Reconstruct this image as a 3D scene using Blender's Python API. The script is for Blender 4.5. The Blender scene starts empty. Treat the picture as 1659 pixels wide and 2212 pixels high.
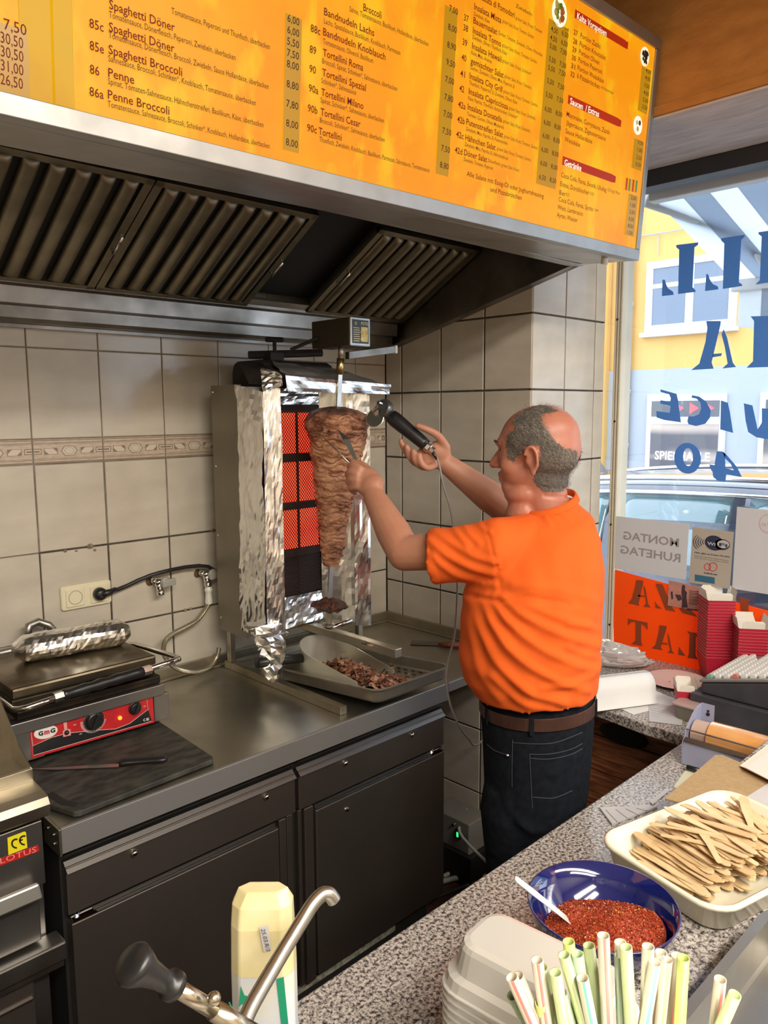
import bpy, bmesh, math, random
import numpy as np
from mathutils import Vector, Matrix
random.seed(7)
SC = bpy.context.scene
COL = SC.collection
# ---------------------------------------------------------------- camera
CAM = np.array([-2.17861, -2.21812, 1.72])
CR = np.array([0.71495181, -0.6991465, -0.00617074])
CU = np.array([0.09515609, 0.08855602, 0.99151558])
CF = np.array([0.6926682, 0.70947304, -0.12984133])
FPX = 1673.99
cd = bpy.data.cameras.new('camera'); cam = bpy.data.objects.new('camera', cd); COL.objects.link(cam)
cd.sensor_fit = 'HORIZONTAL'; cd.sensor_width = 36.0; cd.lens = FPX/1659*36.0
cd.clip_start = .02; cd.clip_end = 200
cam.matrix_world = Matrix(((CR[0], CU[0], -CF[0], CAM[0]), (CR[1], CU[1], -CF[1], CAM[1]), (CR[2], CU[2], -CF[2], CAM[2]), (0, 0, 0, 1)))
SC.camera = cam
# ---------------------------------------------------------------- sky, lamps, exposure
w = bpy.data.worlds.new('overcast_sky'); SC.world = w; w.use_nodes = True
bg = w.node_tree.nodes['Background']; bg.inputs[0].default_value = (.80, .90, 1.0, 1); bg.inputs[1].default_value = 4.2
SC.view_settings.view_transform = 'Standard'; SC.view_settings.look = 'None'
SC.view_settings.exposure = 0.0; SC.view_settings.gamma = 1.0; SC.view_settings.use_curve_mapping = False

def area(name, loc, size, energy, color, rot=(0, 0, 0), sy=None):
    l = bpy.data.lights.new(name, 'AREA'); l.energy = energy; l.color = color
    l.shape = 'RECTANGLE'; l.size = size; l.size_y = sy or size
    o = bpy.data.objects.new(name, l); o.location = loc; o.rotation_euler = rot; COL.objects.link(o)
    o['label'] = 'ceiling lamp or added fill light'; return o
area('tube_or_fill_light', (-2.2, -3.2, 2.96), 1.5, 82, (1.0, .93, .80), sy=.35)
area('tube_or_fill_light', (-.8, -3.2, 2.96), 1.5, 62, (1.0, .93, .82), sy=.35)
area('tube_or_fill_light', (-2.4, -4.0, 2.96), 2.4, 85, (1.0, .93, .82), sy=.5)  # added fill lamp, no known fixture; evens the bar top against the back wall

# ---------------------------------------------------------------- helpers
def ray(x, y): return CF + CR*(x-829.5)/FPX - CU*(y-1106)/FPX
def on(ax, x, y, v):                       # a measured point of the photo on a plane of the room
    d = ray(x, y); t = (v-CAM[ax])/d[ax]; return CAM+t*d
def AX(x, y, v): return on(0, x, y, v)
def AY(x, y, v): return on(1, x, y, v)
def AZ(x, y, v): return on(2, x, y, v)
def AD(x, y, d): return CAM+ray(x, y)*d
def nrm(v): v = np.asarray(v, float); return v/(np.linalg.norm(v)+1e-12)

class MB:
    def __init__(s): s.v = []; s.f = []; s.m = []
    def add(s, vs, fs, mi=0):
        o = len(s.v); s.v += [tuple(map(float, p)) for p in vs]
        for f in fs: s.f.append(tuple(i+o for i in f)); s.m.append(mi)
        return s
    def box(s, x0, x1, y0, y1, z0, z1, mi=0):
        return s.hexa([(x0, y0, z0), (x1, y0, z0), (x1, y1, z0), (x0, y1, z0)], [(x0, y0, z1), (x1, y0, z1), (x1, y1, z1), (x0, y1, z1)], mi)
    def hexa(s, b, t, mi=0):
        n = len(b); fs = [tuple(range(n))[::-1], tuple(range(n, 2*n))]
        fs += [(i, (i+1) % n, n+(i+1) % n, n+i) for i in range(n)]
        return s.add(list(b)+list(t), fs, mi)
    def obox(s, c, a, b, d, mi=0):          # centre and three half vectors
        c, a, b, d = map(np.asarray, (c, a, b, d))
        bt = [c-a-b-d, c+a-b-d, c+a+b-d, c-a+b-d]; tp = [p+2*d for p in bt]
        return s.hexa(bt, tp, mi)
    def prism(s, poly, off, mi=0):
        off = np.asarray(off); return s.hexa([np.asarray(p) for p in poly], [np.asarray(p)+off for p in poly], mi)
    def tube(s, pts, r, n=10, mi=0, cap=True):
        P = [np.asarray(p, float) for p in pts]; k = len(P)
        R = r if hasattr(r, '__len__') else [r]*k
        vs = []; prev = None
        for i in range(k):
            t = nrm(P[min(i+1, k-1)]-P[max(i-1, 0)])
            if prev is None:
                a = np.array([0, 0, 1.]) if abs(t[2]) < .9 else np.array([1., 0, 0]); prev = nrm(np.cross(t, a))
            prev = nrm(prev-t*(prev@t)); q = np.cross(t, prev)
            for j in range(n):
                an = 2*math.pi*j/n; vs.append(P[i]+R[i]*(math.cos(an)*prev+math.sin(an)*q))
        fs = [(i*n+j, i*n+(j+1) % n, (i+1)*n+(j+1) % n, (i+1)*n+j) for i in range(k-1) for j in range(n)]
        if cap: fs += [tuple(range(n))[::-1], tuple((k-1)*n+j for j in range(n))]
        return s.add(vs, fs, mi)
    def rings(s, rings, mi=0, cap=(True, True), closed=True):
        n = len(rings[0]); k = len(rings); vs = [p for r in rings for p in r]
        m = n if closed else n-1
        fs = [(i*n+j, i*n+(j+1) % n, (i+1)*n+(j+1) % n, (i+1)*n+j) for i in range(k-1) for j in range(m)]
        if cap[0]: fs.append(tuple(range(n))[::-1])
        if cap[1]: fs.append(tuple((k-1)*n+j for j in range(n)))
        return s.add(vs, fs, mi)
    def lathe(s, prof, o=(0, 0, 0), ax=(0, 0, 1), n=24, mi=0, cap=(True, True)):
        o = np.asarray(o, float); ax = nrm(ax); a = np.array([1., 0, 0]) if abs(ax[0]) < .9 else np.array([0, 1., 0])
        e1 = nrm(np.cross(ax, a)); e2 = np.cross(ax, e1)
        return s.rings([[o+ax*h+r*(math.cos(2*math.pi*j/n)*e1+math.sin(2*math.pi*j/n)*e2) for j in range(n)] for r, h in prof], mi, cap)
    def ball(s, c, r, n=12, k=7, mi=0, ax=None):
        c = np.asarray(c, float); r = np.asarray(r if hasattr(r, '__len__') else [r]*3, float)
        A = np.eye(3) if ax is None else np.array(ax, float)
        rs = []
        for i in range(k+1):
            ph = math.pi*(i+.02)/(k+.04)
            rs.append([c+A.T@(r*np.array([math.sin(ph)*math.cos(2*math.pi*j/n), math.sin(ph)*math.sin(2*math.pi*j/n), -math.cos(ph)])) for j in range(n)])
        return s.rings(rs, mi)
    def grid(s, fn, nu, nv, mi=0):
        vs = [fn(i/nu, j/nv) for j in range(nv+1) for i in range(nu+1)]
        fs = [(j*(nu+1)+i, j*(nu+1)+i+1, (j+1)*(nu+1)+i+1, (j+1)*(nu+1)+i) for j in range(nv) for i in range(nu)]
        return s.add(vs, fs, mi)
    def mesh(s, name, mats, off=(0, 0, 0), smooth=False):
        me = bpy.data.meshes.new(name); o = np.asarray(off, float)
        me.from_pydata([tuple(np.asarray(p)-o) for p in s.v], [], s.f)
        for m in (mats if isinstance(mats, (list, tuple)) else [mats]): me.materials.append(m)
        me.polygons.foreach_set('material_index', s.m)
        if smooth: me.polygons.foreach_set('use_smooth', [True]*len(me.polygons))
        me.update(); return me

def wloc(o):
    v = np.zeros(3)
    while o is not None: v += np.array(o.location); o = o.parent
    return v
def put(name, me, parent=None, bevel=0, smooth_angle=None, solid=0, subs=0):
    o = bpy.data.objects.new(name, me); COL.objects.link(o)
    if parent is not None: o.parent = parent
    if solid:
        m = o.modifiers.new('s', 'SOLIDIFY'); m.thickness = solid; m.offset = 0
    if bevel:
        m = o.modifiers.new('b', 'BEVEL'); m.width = bevel; m.segments = 2; m.limit_method = 'ANGLE'; m.angle_limit = .6
    if subs:
        m = o.modifiers.new('u', 'SUBSURF'); m.levels = subs; m.render_levels = subs
    return o
def part(name, mb, mats, parent, smooth=False, bevel=0, label=None, kind=None, solid=0, subs=0):
    o = put(name, mb.mesh(name, mats, wloc(parent) if parent is not None else (0, 0, 0), smooth), parent, bevel, solid=solid, subs=subs)
    if label: o['label'] = label
    if kind: o['kind'] = kind
    return o
def tag(o, label, cat, group=None, kind=None):
    o['label'] = label; o['category'] = cat
    if group: o['group'] = group
    if kind: o['kind'] = kind
    return o
def thing(name, label, cat, loc=(0, 0, 0), group=None):
    o = bpy.data.objects.new(name, None); COL.objects.link(o); o.location = tuple(map(float, loc)); o.empty_display_size = .05
    return tag(o, label, cat, group)
def single(name, mb, mats, label, cat, loc=None, group=None, kind=None, **k):
    vs = np.array(mb.v); lo = vs.min(0); hi = vs.max(0)
    loc = np.array([(lo[0]+hi[0])/2, (lo[1]+hi[1])/2, lo[2]]) if loc is None else np.asarray(loc, float)
    sm = k.pop('smooth', False)
    o = put(name, mb.mesh(name, mats, loc, sm), None, **k); o.location = tuple(loc)
    return tag(o, label, cat, group, kind)
def struct(name, mb, mats, **k):
    o = part(name, mb, mats, None, **k); o['kind'] = 'structure'; return o

# ---------------------------------------------------------------- materials
def mat(name, col, rough=.5, metal=0, col2=None, scale=8, bump=0, bscale=None, stretch=(1, 1, 1), emis=None, estr=0, alpha=None, trans=0, spec=None, detail=4, coat=0, lo=.35, hi=.65, sss=0, rough2=None):
    m = bpy.data.materials.new(name); m.use_nodes = True; nt = m.node_tree; b = nt.nodes['Principled BSDF']
    b.inputs['Base Color'].default_value = (*col, 1); b.inputs['Roughness'].default_value = rough; b.inputs['Metallic'].default_value = metal
    if spec is not None: b.inputs['Specular IOR Level'].default_value = spec
    if trans: b.inputs['Transmission Weight'].default_value = trans
    if coat: b.inputs['Coat Weight'].default_value = coat; b.inputs['Coat Roughness'].default_value = .08
    if sss: b.inputs['Subsurface Weight'].default_value = sss; b.inputs['Subsurface Radius'].default_value = (.01, .004, .002); b.inputs['Subsurface Scale'].default_value = 1
    if alpha is not None: b.inputs['Alpha'].default_value = alpha
    if emis is not None: b.inputs['Emission Color'].default_value = (*emis, 1); b.inputs['Emission Strength'].default_value = estr
    if col2 is not None or bump or rough2 is not None:
        tc = nt.nodes.new('ShaderNodeTexCoord'); mp = nt.nodes.new('ShaderNodeMapping'); nt.links.new(tc.outputs['Object'], mp.inputs[0]); mp.inputs['Scale'].default_value = stretch
        if col2 is not None or rough2 is not None:
            nz = nt.nodes.new('ShaderNodeTexNoise'); nz.inputs['Scale'].default_value = scale; nz.inputs['Detail'].default_value = detail; nt.links.new(mp.outputs[0], nz.inputs['Vector'])
            r = nt.nodes.new('ShaderNodeMapRange'); r.inputs[1].default_value = lo; r.inputs[2].default_value = hi; nt.links.new(nz.outputs[0], r.inputs[0])
            if col2 is not None:
                mx = nt.nodes.new('ShaderNodeMix'); mx.data_type = 'RGBA'; mx.inputs['A'].default_value = (*col, 1); mx.inputs['B'].default_value = (*col2, 1)
                nt.links.new(r.outputs[0], mx.inputs['Factor']); nt.links.new(mx.outputs['Result'], b.inputs['Base Color'])
                if emis == 'base':
                    nt.links.new(mx.outputs['Result'], b.inputs['Emission Color'])
            if rough2 is not None:
                r2 = nt.nodes.new('ShaderNodeMapRange'); r2.inputs[1].default_value = lo; r2.inputs[2].default_value = hi; r2.inputs[3].default_value = rough; r2.inputs[4].default_value = rough2
                nt.links.new(nz.outputs[0], r2.inputs[0]); nt.links.new(r2.outputs[0], b.inputs['Roughness'])
        if bump:
            n2 = nt.nodes.new('ShaderNodeTexNoise'); n2.inputs['Scale'].default_value = bscale or scale; n2.inputs['Detail'].default_value = detail; nt.links.new(mp.outputs[0], n2.inputs['Vector'])
            bp = nt.nodes.new('ShaderNodeBump'); bp.inputs['Strength'].default_value = min(1, bump); bp.inputs['Distance'].default_value = .004*max(1, bump); nt.links.new(n2.outputs[0], bp.inputs['Height']); nt.links.new(bp.outputs[0], b.inputs['Normal'])
    return m
M = {}
M['tile'] = mat('tile_cream', (.58, .52, .44), .22, col2=(.50, .45, .375), scale=7, stretch=(1, 1, 2.2), detail=6, coat=.2)
M['tile_edge'] = M['tile']
M['grout'] = mat('grout_dark', (.045, .035, .03), .9, col2=(.09, .07, .055), scale=30)
M['grout_light'] = mat('grout_grey', (.26, .22, .18), .9, col2=(.16, .13, .10), scale=20)
M['border'] = mat('border_tile', (.56, .46, .37), .3, col2=(.44, .35, .27), scale=40, stretch=(1, 1, 4))
M['border_ink'] = mat('border_print', (.24, .17, .12), .4)
M['border_pale'] = mat('border_pale', (.60, .52, .43), .3)
M['wall'] = mat('wall_paint', (.55, .50, .42), .8, col2=(.48, .43, .36), scale=4)
M['wallside'] = mat('customer_wall', (.62, .56, .46), .8)
M['ochre'] = mat('ochre_plaster', (.46, .20, .045), .75, col2=(.36, .15, .03), scale=9, bump=.5, bscale=45, stretch=(1, 1, 3), detail=8)
M['soffit'] = mat('mauve_plaster', (.62, .56, .55), .75, col2=(.47, .42, .42), scale=14, bump=.6, bscale=70, stretch=(4, .6, 1), detail=8)
M['ceil'] = mat('ceiling_paint', (.62, .58, .50), .8)
M['floor'] = mat('floor_tile', (.12, .055, .04), .35, col2=(.08, .04, .03), scale=9)
M['steel'] = mat('brushed_steel', (.50, .485, .455), .30, 1, col2=(.40, .385, .355), scale=6, stretch=(1, 1, 1), rough2=.42, bump=.04, bscale=160)
M['steel_dk'] = mat('dark_steel', (.34, .315, .29), .34, 1, col2=(.15, .135, .12), scale=5, rough2=.45)
M['steel_warm'] = mat('greasy_steel', (.52, .47, .375), .36, 1, col2=(.38, .34, .26), scale=9, stretch=(1, 1, 1), rough2=.5, detail=6)
M['worktop'] = mat('worktop_steel', (.52, .50, .43), .30, 1, col2=(.40, .38, .32), scale=5, rough2=.42, detail=6)
M['chrome'] = mat('chrome', (.75, .74, .72), .12, 1)
M['black'] = mat('black_plastic', (.012, .012, .013), .35)
M['blackm'] = mat('black_matt', (.012, .011, .010), .7)
M['white'] = mat('white_plastic', (.74, .72, .64), .35)
M['cream'] = mat('cream_plastic', (.74, .68, .50), .3)
M['alu'] = mat('aluminium', (.46, .46, .45), .42, 1, col2=(.39, .39, .38), scale=12, rough2=.5)
M['granite'] = None
def granite():
    m = bpy.data.materials.new('granite'); m.use_nodes = True; nt = m.node_tree; b = nt.nodes['Principled BSDF']
    tc = nt.nodes.new('ShaderNodeTexCoord')
    def noise(sc, det=3):
        n = nt.nodes.new('ShaderNodeTexNoise'); n.inputs['Scale'].default_value = sc; n.inputs['Detail'].default_value = det; n.inputs['Roughness'].default_value = .65; nt.links.new(tc.outputs['Object'], n.inputs['Vector']); return n
    def ramp(src, pts):
        r = nt.nodes.new('ShaderNodeValToRGB'); e = r.color_ramp.elements
        while len(e) < len(pts): e.new(.5)
        for el, (p, c) in zip(e, pts): el.position = p; el.color = (*c, 1)
        nt.links.new(src, r.inputs[0]); return r
    a = ramp(noise(150).outputs[0], [(.36, (.045, .04, .045)), (.44, (.20, .18, .175)), (.50, (.42, .385, .36)), (.60, (.62, .58, .54))])
    c = ramp(noise(330, 2).outputs[0], [(.34, (.12, .11, .12)), (.45, (.8, .78, .76)), (1, (1, 1, 1))])
    mx = nt.nodes.new('ShaderNodeMix'); mx.data_type = 'RGBA'; mx.blend_type = 'MULTIPLY'; mx.inputs['Factor'].default_value = .85
    nt.links.new(a.outputs[0], mx.inputs['A']); nt.links.new(c.outputs[0], mx.inputs['B']); nt.links.new(mx.outputs['Result'], b.inputs['Base Color'])
    b.inputs['Roughness'].default_value = .2; return m
M['granite'] = granite()
def foil(name='foil', col=(.88, .88, .87), rough=.24, sc=8, st=.35):
    m = bpy.data.materials.new(name); m.use_nodes = True; nt = m.node_tree; b = nt.nodes['Principled BSDF']
    b.inputs['Base Color'].default_value = (*col, 1); b.inputs['Metallic'].default_value = 1; b.inputs['Roughness'].default_value = rough
    tc = nt.nodes.new('ShaderNodeTexCoord')
    n1 = nt.nodes.new('ShaderNodeTexNoise'); n1.inputs['Scale'].default_value = 6; n1.inputs['Detail'].default_value = 3; nt.links.new(tc.outputs['Object'], n1.inputs[0])
    mp = nt.nodes.new('ShaderNodeMixRGB'); mp.inputs[0].default_value = .12; nt.links.new(tc.outputs['Object'], mp.inputs[1]); nt.links.new(n1.outputs[1], mp.inputs[2])
    v = nt.nodes.new('ShaderNodeTexVoronoi'); v.feature = 'F1'; v.inputs['Scale'].default_value = sc; nt.links.new(mp.outputs[0], v.inputs['Vector'])
    bp = nt.nodes.new('ShaderNodeBump'); bp.inputs['Strength'].default_value = st; bp.inputs['Distance'].default_value = .012; nt.links.new(v.outputs['Distance'], bp.inputs['Height']); nt.links.new(bp.outputs[0], b.inputs['Normal'])
    return m
M['foil'] = foil(); M['foil_dk'] = foil('foil_sooty', (.60, .57, .52), .36, 6, .4); M['foil_calm'] = foil('foil_smooth', (.86, .85, .80), .30, 4, .3)

# text: flat print cut from the built-in font
_tc = {}
def glyphs(txt, bold=0.0):
    k = (txt, bold)
    if k not in _tc:
        cu = bpy.data.curves.new('t', 'FONT'); cu.body = txt; cu.size = 1; cu.offset = bold; cu.resolution_u = 2
        ob = bpy.data.objects.new('t', cu); me = bpy.data.meshes.new_from_object(ob)
        v = np.array([tuple(p.co) for p in me.vertices]) if len(me.vertices) else np.zeros((0, 3))
        _tc[k] = (v, [tuple(p.vertices) for p in me.polygons])
        bpy.data.objects.remove(ob); bpy.data.curves.remove(cu); bpy.data.meshes.remove(me)
    return _tc[k]
def text(mb, txt, p0, p1, up, h, mi=0, bold=.01, mirror=False):
    """print txt with its baseline running from p0 to p1, cap height h"""
    v, f = glyphs(txt, bold)
    if not len(v): return
    p0 = np.asarray(p0, float); p1 = np.asarray(p1, float); x0, x1 = v[:, 0].min(), v[:, 0].max()
    if mirror: p0, p1 = p1, p0
    ux = (p1-p0)/(x1-x0); uy = nrm(up)*h/.73
    mb.add([p0+ux*(a-x0)+uy*b for a, b, c in v], f, mi)
# ================================================================ ROOM SHELL
TH = .25; ROW = 1.787
struct('floor', MB().box(-4.6, .56, -5.4, .15, -.06, 0), M['floor'])
struct('ceiling', MB().box(-4.6, .56, -5.4, .15, 3.0, 3.08), M['ceil'])
struct('wall_left', MB().box(-4.7, -4.6, -5.4, .15, 0, 3.0), M['wallside'])
struct('wall_front', MB().box(-4.6, .56, -5.5, -5.4, 0, 3.0), M['wallside'])
wb = struct('wall_back', MB().box(-4.6, 0, .004, .15, 0, 3.0, 0), [M['grout_light']])
wr = struct('wall_right', MB().box(.004, .464, -.690, .15, 0, 3.0, 0), [M['grout']])
wl = struct('wall_right', MB().box(0, .56, -5.4, -.690, 2.54, 3.0, 0), [M['ochre']])
struct('trim_1', MB().box(-.006, .001, -5.4, -1.0, 2.541, 2.566), M['ochre'])
struct('trim_2', MB().box(.001, .43, -5.4, -.695, 2.534, 2.5399), M['soffit'])
struct('wall_right', MB().box(.12, .56, -5.4, -.694, 0, .765), [M['wallside']])
struct('wall_right', MB().box(0, .56, -5.4, -3.6, .765, 2.533), [M['wallside']])

_tm = {}
def tile_mesh(w, h, d, face, key='tile'):
    k = (round(w, 3), round(h, 3), face, key)
    if k in _tm: return _tm[k]
    e = .0018; mb = MB(); lo = [(0, 0), (w, 0), (w, h), (0, h)]; hi = [(e, e), (w-e, e), (w-e, h-e), (e, h-e)]
    if face == 'y':
        b = [(x, d, z) for x, z in lo]; m_ = [(x, e, z) for x, z in lo]; t = [(x, 0, z) for x, z in hi]
    else:
        b = [(d, -x, z) for x, z in lo]; m_ = [(e, -x, z) for x, z in lo]; t = [(0, -x, z) for x, z in hi]
    mb.rings([b, m_, t], 0, (False, True))
    if key == 'border':
        def fl(pts, mi, o=.0004): mb.add([(x, -o, z) for x, z in pts], [tuple(range(len(pts)))], mi)
        def ring(pts, t, mi):
            c = np.mean(pts, 0); n = len(pts)
            inn = [tuple(c+(np.array(p)-c)*(1-t/np.linalg.norm(np.array(p)-c))) for p in pts]
            mb.add([(x, -.0006, z) for x, z in list(pts)+inn], [(i, (i+1) % n, n+(i+1) % n, n+i) for i in range(n)], mi)
        for z0, z1 in ((.002, .004), (.009, .0105), (.0125, .0135), (h-.004, h-.002), (h-.0105, h-.009), (h-.0135, h-.0125)):
            fl([(.001, z0), (w-.001, z0), (w-.001, z1), (.001, z1)], 1)
        cz = h/2
        hx = [(w/2-.024, cz), (w/2-.014, cz+.014), (w/2+.014, cz+.014), (w/2+.024, cz), (w/2+.014, cz-.014), (w/2-.014, cz-.014)]
        if w > .1:
            fl(hx, 2); ring(hx, .0026, 1)
            h2 = [(w/2+(x-w/2)*.62, cz+(z-cz)*.62) for x, z in hx]; ring(h2, .0012, 1)
            for cx, sg in ((w/2-.052, 1), (w/2+.052, -1)):
                r_ = [(cx-.019, cz-.009), (cx-.019, cz+.009), (cx+.019, cz+.009), (cx+.019, cz-.009)]
                fl(r_, 2, .0003); ring(r_, .0022, 1)
                fl([(cx-.017*sg, cz-.008), (cx-.017*sg, cz+.002), (cx-.006*sg, cz-.008)], 1); fl([(cx+.017*sg, cz+.008), (cx+.017*sg, cz-.002), (cx+.006*sg, cz+.008)], 1)
        for cx in (0, w):
            s_ = 1 if cx == 0 else -1
            if w > .1 or cx == 0:
                fl([(cx+.001*s_, cz+.008), (cx+.022*s_, cz+.008), (cx+.022*s_, cz-.008), (cx+.001*s_, cz-.008)], 1, .0003)
                fl([(cx+.001*s_, cz+.0055), (cx+.0195*s_, cz+.0055), (cx+.0195*s_, cz-.0055), (cx+.001*s_, cz-.0055)], 2, .0006)
                fl([(cx+.001*s_, cz+.0025), (cx+.0165*s_, cz+.0025), (cx+.0165*s_, cz-.0025), (cx+.001*s_, cz-.0025)], 1, .0008)
        mats = [M['border'], M['border_ink'], M['border_pale']]
    else: mats = [M['tile']]
    _tm[k] = mb.mesh('border_tile' if key == 'border' else 'tile', mats); return _tm[k]
def tile(parent, x, y, z, w, h, face, key='tile', g=.003):
    o = bpy.data.objects.new('border_tile' if key == 'border' else 'tile', tile_mesh(w-g, h-g, .004, face, key)); COL.objects.link(o)
    o.parent = parent; j = (random.random()-.5)*.0008
    o.location = (x+g/2, y+j, z+g/2) if face == 'y' else (x+j, y-g/2, z+g/2)
# back wall: cut column at the corner, then 20 cm columns
xs = [0, -.159-.0, -.361, -.563, -.765]+[-.765-.202*(i+1) for i in range(9)]
zr = [(2.147, 2.40), (1.897, 2.147), (1.647, 1.897), (1.577, 1.647), (1.327, 1.577), (1.077, 1.327), (.827, 1.077), (.577, .827)]
for a, b in zip(xs[:-1], xs[1:]):
    for z0, z1 in zr: tile(wb, b, 0, z0, a-b, z1-z0, 'y', 'border' if abs(z1-z0-.07) < .001 else 'tile', g=.003 if z0 > 1.33 or a < -1.37 else .0056)
part('dark_joint_filler', MB().box(-1.373, -.002, .0032, .0039, .58, 1.330), M['grout'], wb)
ys = [0, -.088, -.290, -.492, -.694]
for a, b in zip(ys[:-1], ys[1:]):
    for j in range(-3, 8):
        z0 = ROW-TH*(j+1)+.0
        if z0 > -.1: tile(wr, 0, a, max(0, z0), a-b, TH if z0 > 0 else TH+z0, 'x', g=.0066)
for a, b in zip([0, .198, .393], [.198, .393, .461]):
    for j in range(-3, 8):
        z0 = ROW-TH*(j+1)
        if z0 > -.1: tile(wr, a, -.694, max(0, z0), b-a, TH if z0 > 0 else TH+z0, 'y', g=.0060)
# chipped joint lumps of mortar on the back wall
mb = MB()
for px, py, r in ((195, 1180, .011), (141, 1190, .006), (460, 1146, .009), (400, 1318, .007), (412, 1315, .006), (205, 1188, .005), (165, 1190, .004)):
    c = AY(px, py, -.001); mb.ball(c, (r, .0025, r*.75), 8, 5)
part('mortar_chip', mb, mat('raw_mortar', (.30, .24, .15), .95, col2=(.16, .12, .08), scale=90), wb)

# ================================================================ EXTRACTOR HOOD
H = thing('extractor_hood', 'long greasy steel extractor hood above the grill, with ribbed filters', 'extractor hood', (-1.2, -.45, 1.944))
mb = MB()
XL = -2.9
prof = [(-.003, 1.950), (-.030, 1.944), (-.030, 1.956), (-.062, 1.956), (-.075, 1.966), (-.075, 1.997), (-.100, 1.999), (-.104, 2.043), (-.122, 2.047), (-.122, 2.062), (-.003, 2.062)]
mb.rings([[(x, y, z) for y, z in prof] for x in (XL, -.035)])
part('gutter', mb, M['steel_dk'], H, bevel=.0015)
sd = nrm((0, -1, .574)); nn = nrm((0, -.498, -.867)); s0 = np.array([0, -.115, 2.052])
M['filt'] = mat('filter_steel', (.36, .32, .235), .36, 1, col2=(.24, .21, .15), scale=9, rough2=.5, detail=6)
def baffle_mesh():
    mb = MB(); rs = []
    for t, k in ((.020, .30), (.028, .85), (.04, 1), (.39, 1), (.402, .85), (.41, .3)):
        rs.append([np.array([.019*math.cos(a), 0, 0])+sd*t+nn*(.017*k*math.sin(a)) for a in [math.pi*i/8 for i in range(9)]])
    mb.rings(rs, 0, (True, True), False); return mb.mesh('baffle', [M['filt']], smooth=True)
bm_ = baffle_mesh()
for fi, (xa, xb) in enumerate([(-2.72, -2.224), (-2.222, -1.726), (-1.724, -1.228), (-1.225, -.732), (-.493, -.02)]):
    mb = MB(); c0 = s0+nn*(-.006)
    def q(x, t, o=0): return np.array([x, 0, 0])+s0+sd*t+nn*o
    mb.hexa([q(xa, 0, -.02), q(xb, 0, -.02), q(xb, .425, -.02), q(xa, .425, -.02)], [q(xa, 0, -.008), q(xb, 0, -.008), q(xb, .425, -.008), q(xa, .425, -.008)], 1)
    for a, b, t0, t1 in ((xa, xa+.022, 0, .425), (xb-.022, xb, 0, .425), (xa, xb, 0, .018), (xa, xb, .407, .425)):
        mb.hexa([q(a, t0, -.012), q(b, t0, -.012), q(b, t1, -.012), q(a, t1, -.012)], [q(a, t0, .006), q(b, t0, .006), q(b, t1, .006), q(a, t1, .006)])
    F = part('filter', mb, [M['filt'], M['blackm']], H, bevel=.001)
    n = 8
    for i in range(n):
        o = bpy.data.objects.new('baffle', bm_); COL.objects.link(o); o.parent = F
        o.location = tuple(np.array([xa+.022+(xb-xa-.044)*(i+.5)/n, 0, 0])+s0-wloc(H)); o.scale = ((xb-xa)/.496*1.0, 1, 1)
    for hx in ((xb-.013,) if fi < 4 else (xa+.013,)):
        mb = MB(); a = q(hx, .175, .007); b = q(hx, .235, .007); mb.tube([a, a+nn*.014, b+nn*.014, b], .004, 8)
        o = part('filter_handle', mb, M['chrome'], H, smooth=True)
mb = MB()
mb.hexa([(XL, -.10, 2.10), (-.012, -.10, 2.10), (-.012, -.50, 2.33), (XL, -.50, 2.33)], [(XL, -.10, 2.13), (-.012, -.10, 2.13), (-.012, -.50, 2.36), (XL, -.50, 2.36)])
mb.box(XL, -.012, -.87, -.487, 2.30, 2.31)
part('inner_panel', mb, M['blackm'], H)
mb = MB(); mb.hexa([q(-.728, .0, 0), q(-.497, .0, 0), q(-.497, .035, 0), q(-.728, .035, 0)], [q(-.728, .0, -.01), q(-.497, .0, -.01), q(-.497, .035, -.01), q(-.728, .035, -.01)])
part('filter_rail', mb, M['steel'], H)
mb = MB(); mb.prism([(-.012, 0, 1.944), (-.012, -.876, 2.163), (-.012, -.876, 2.55), (-.012, 0, 2.55)], (.009, 0, 0))
part('side_panel', mb, M['steel_dk'], H)
mb = MB(); mb.hexa([(-.036, -.03, 1.952), (-.003, -.03, 1.950), (-.003, -.876, 2.163), (-.036, -.876, 2.165)], [(-.036, -.03, 1.957), (-.003, -.03, 1.955), (-.003, -.876, 2.168), (-.036, -.876, 2.170)])
part('side_lip', mb, M['steel_dk'], H)
mb = MB(); mb.box(XL, -.003, -.884, -.876, 2.163, 2.6); mb.box(XL, -.003, -.884, -.845, 2.160, 2.166)
part('front_lip', mb, M['steel'], H, bevel=.001)
mb = MB(); mb.box(XL, -.003, -.884, -.003, 2.6, 2.61); part('roof_panel', mb, M['steel_dk'], H)

# ================================================================ BACKLIT MENU
mA = nrm((1, 0, .017)); mU = nrm((0, -.044, .59)); mN = nrm(np.cross(mA, mU)); mN = mN if mN[1] < 0 else -mN
BR = np.array([-.006, -1.063, 2.150])
def MP(x, y, o=0):
    d = ray(x, y); t = ((BR-CAM)@mN)/(d@mN); return CAM+d*t+mN*o
def ML(u, v, o=0): return BR-mA*u+mU*v+mN*o           # metres left of / above the lower right corner
def uv(P): d = P-BR; return (-(d@mA), d@mU)
HT = uv(MP(1425, 85))[1]+.002
MBX = thing('menu_light_box', 'backlit yellow and orange menu board of salads and noodle dishes', 'menu board', tuple(ML(.85, 0)))
D0 = .172
def mbox(mb, u0, u1, v0, v1, o0, o1, mi=0):
    mb.hexa([ML(u0, v0, o0), ML(u1, v0, o0), ML(u1, v1, o0), ML(u0, v1, o0)], [ML(u0, v0, o1), ML(u1, v0, o1), ML(u1, v1, o1), ML(u0, v1, o1)], mi)
UD = uv(MP(125, 212))[0]; UE = uv(MP(160, 225))[0]; UL = 2.6
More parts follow.
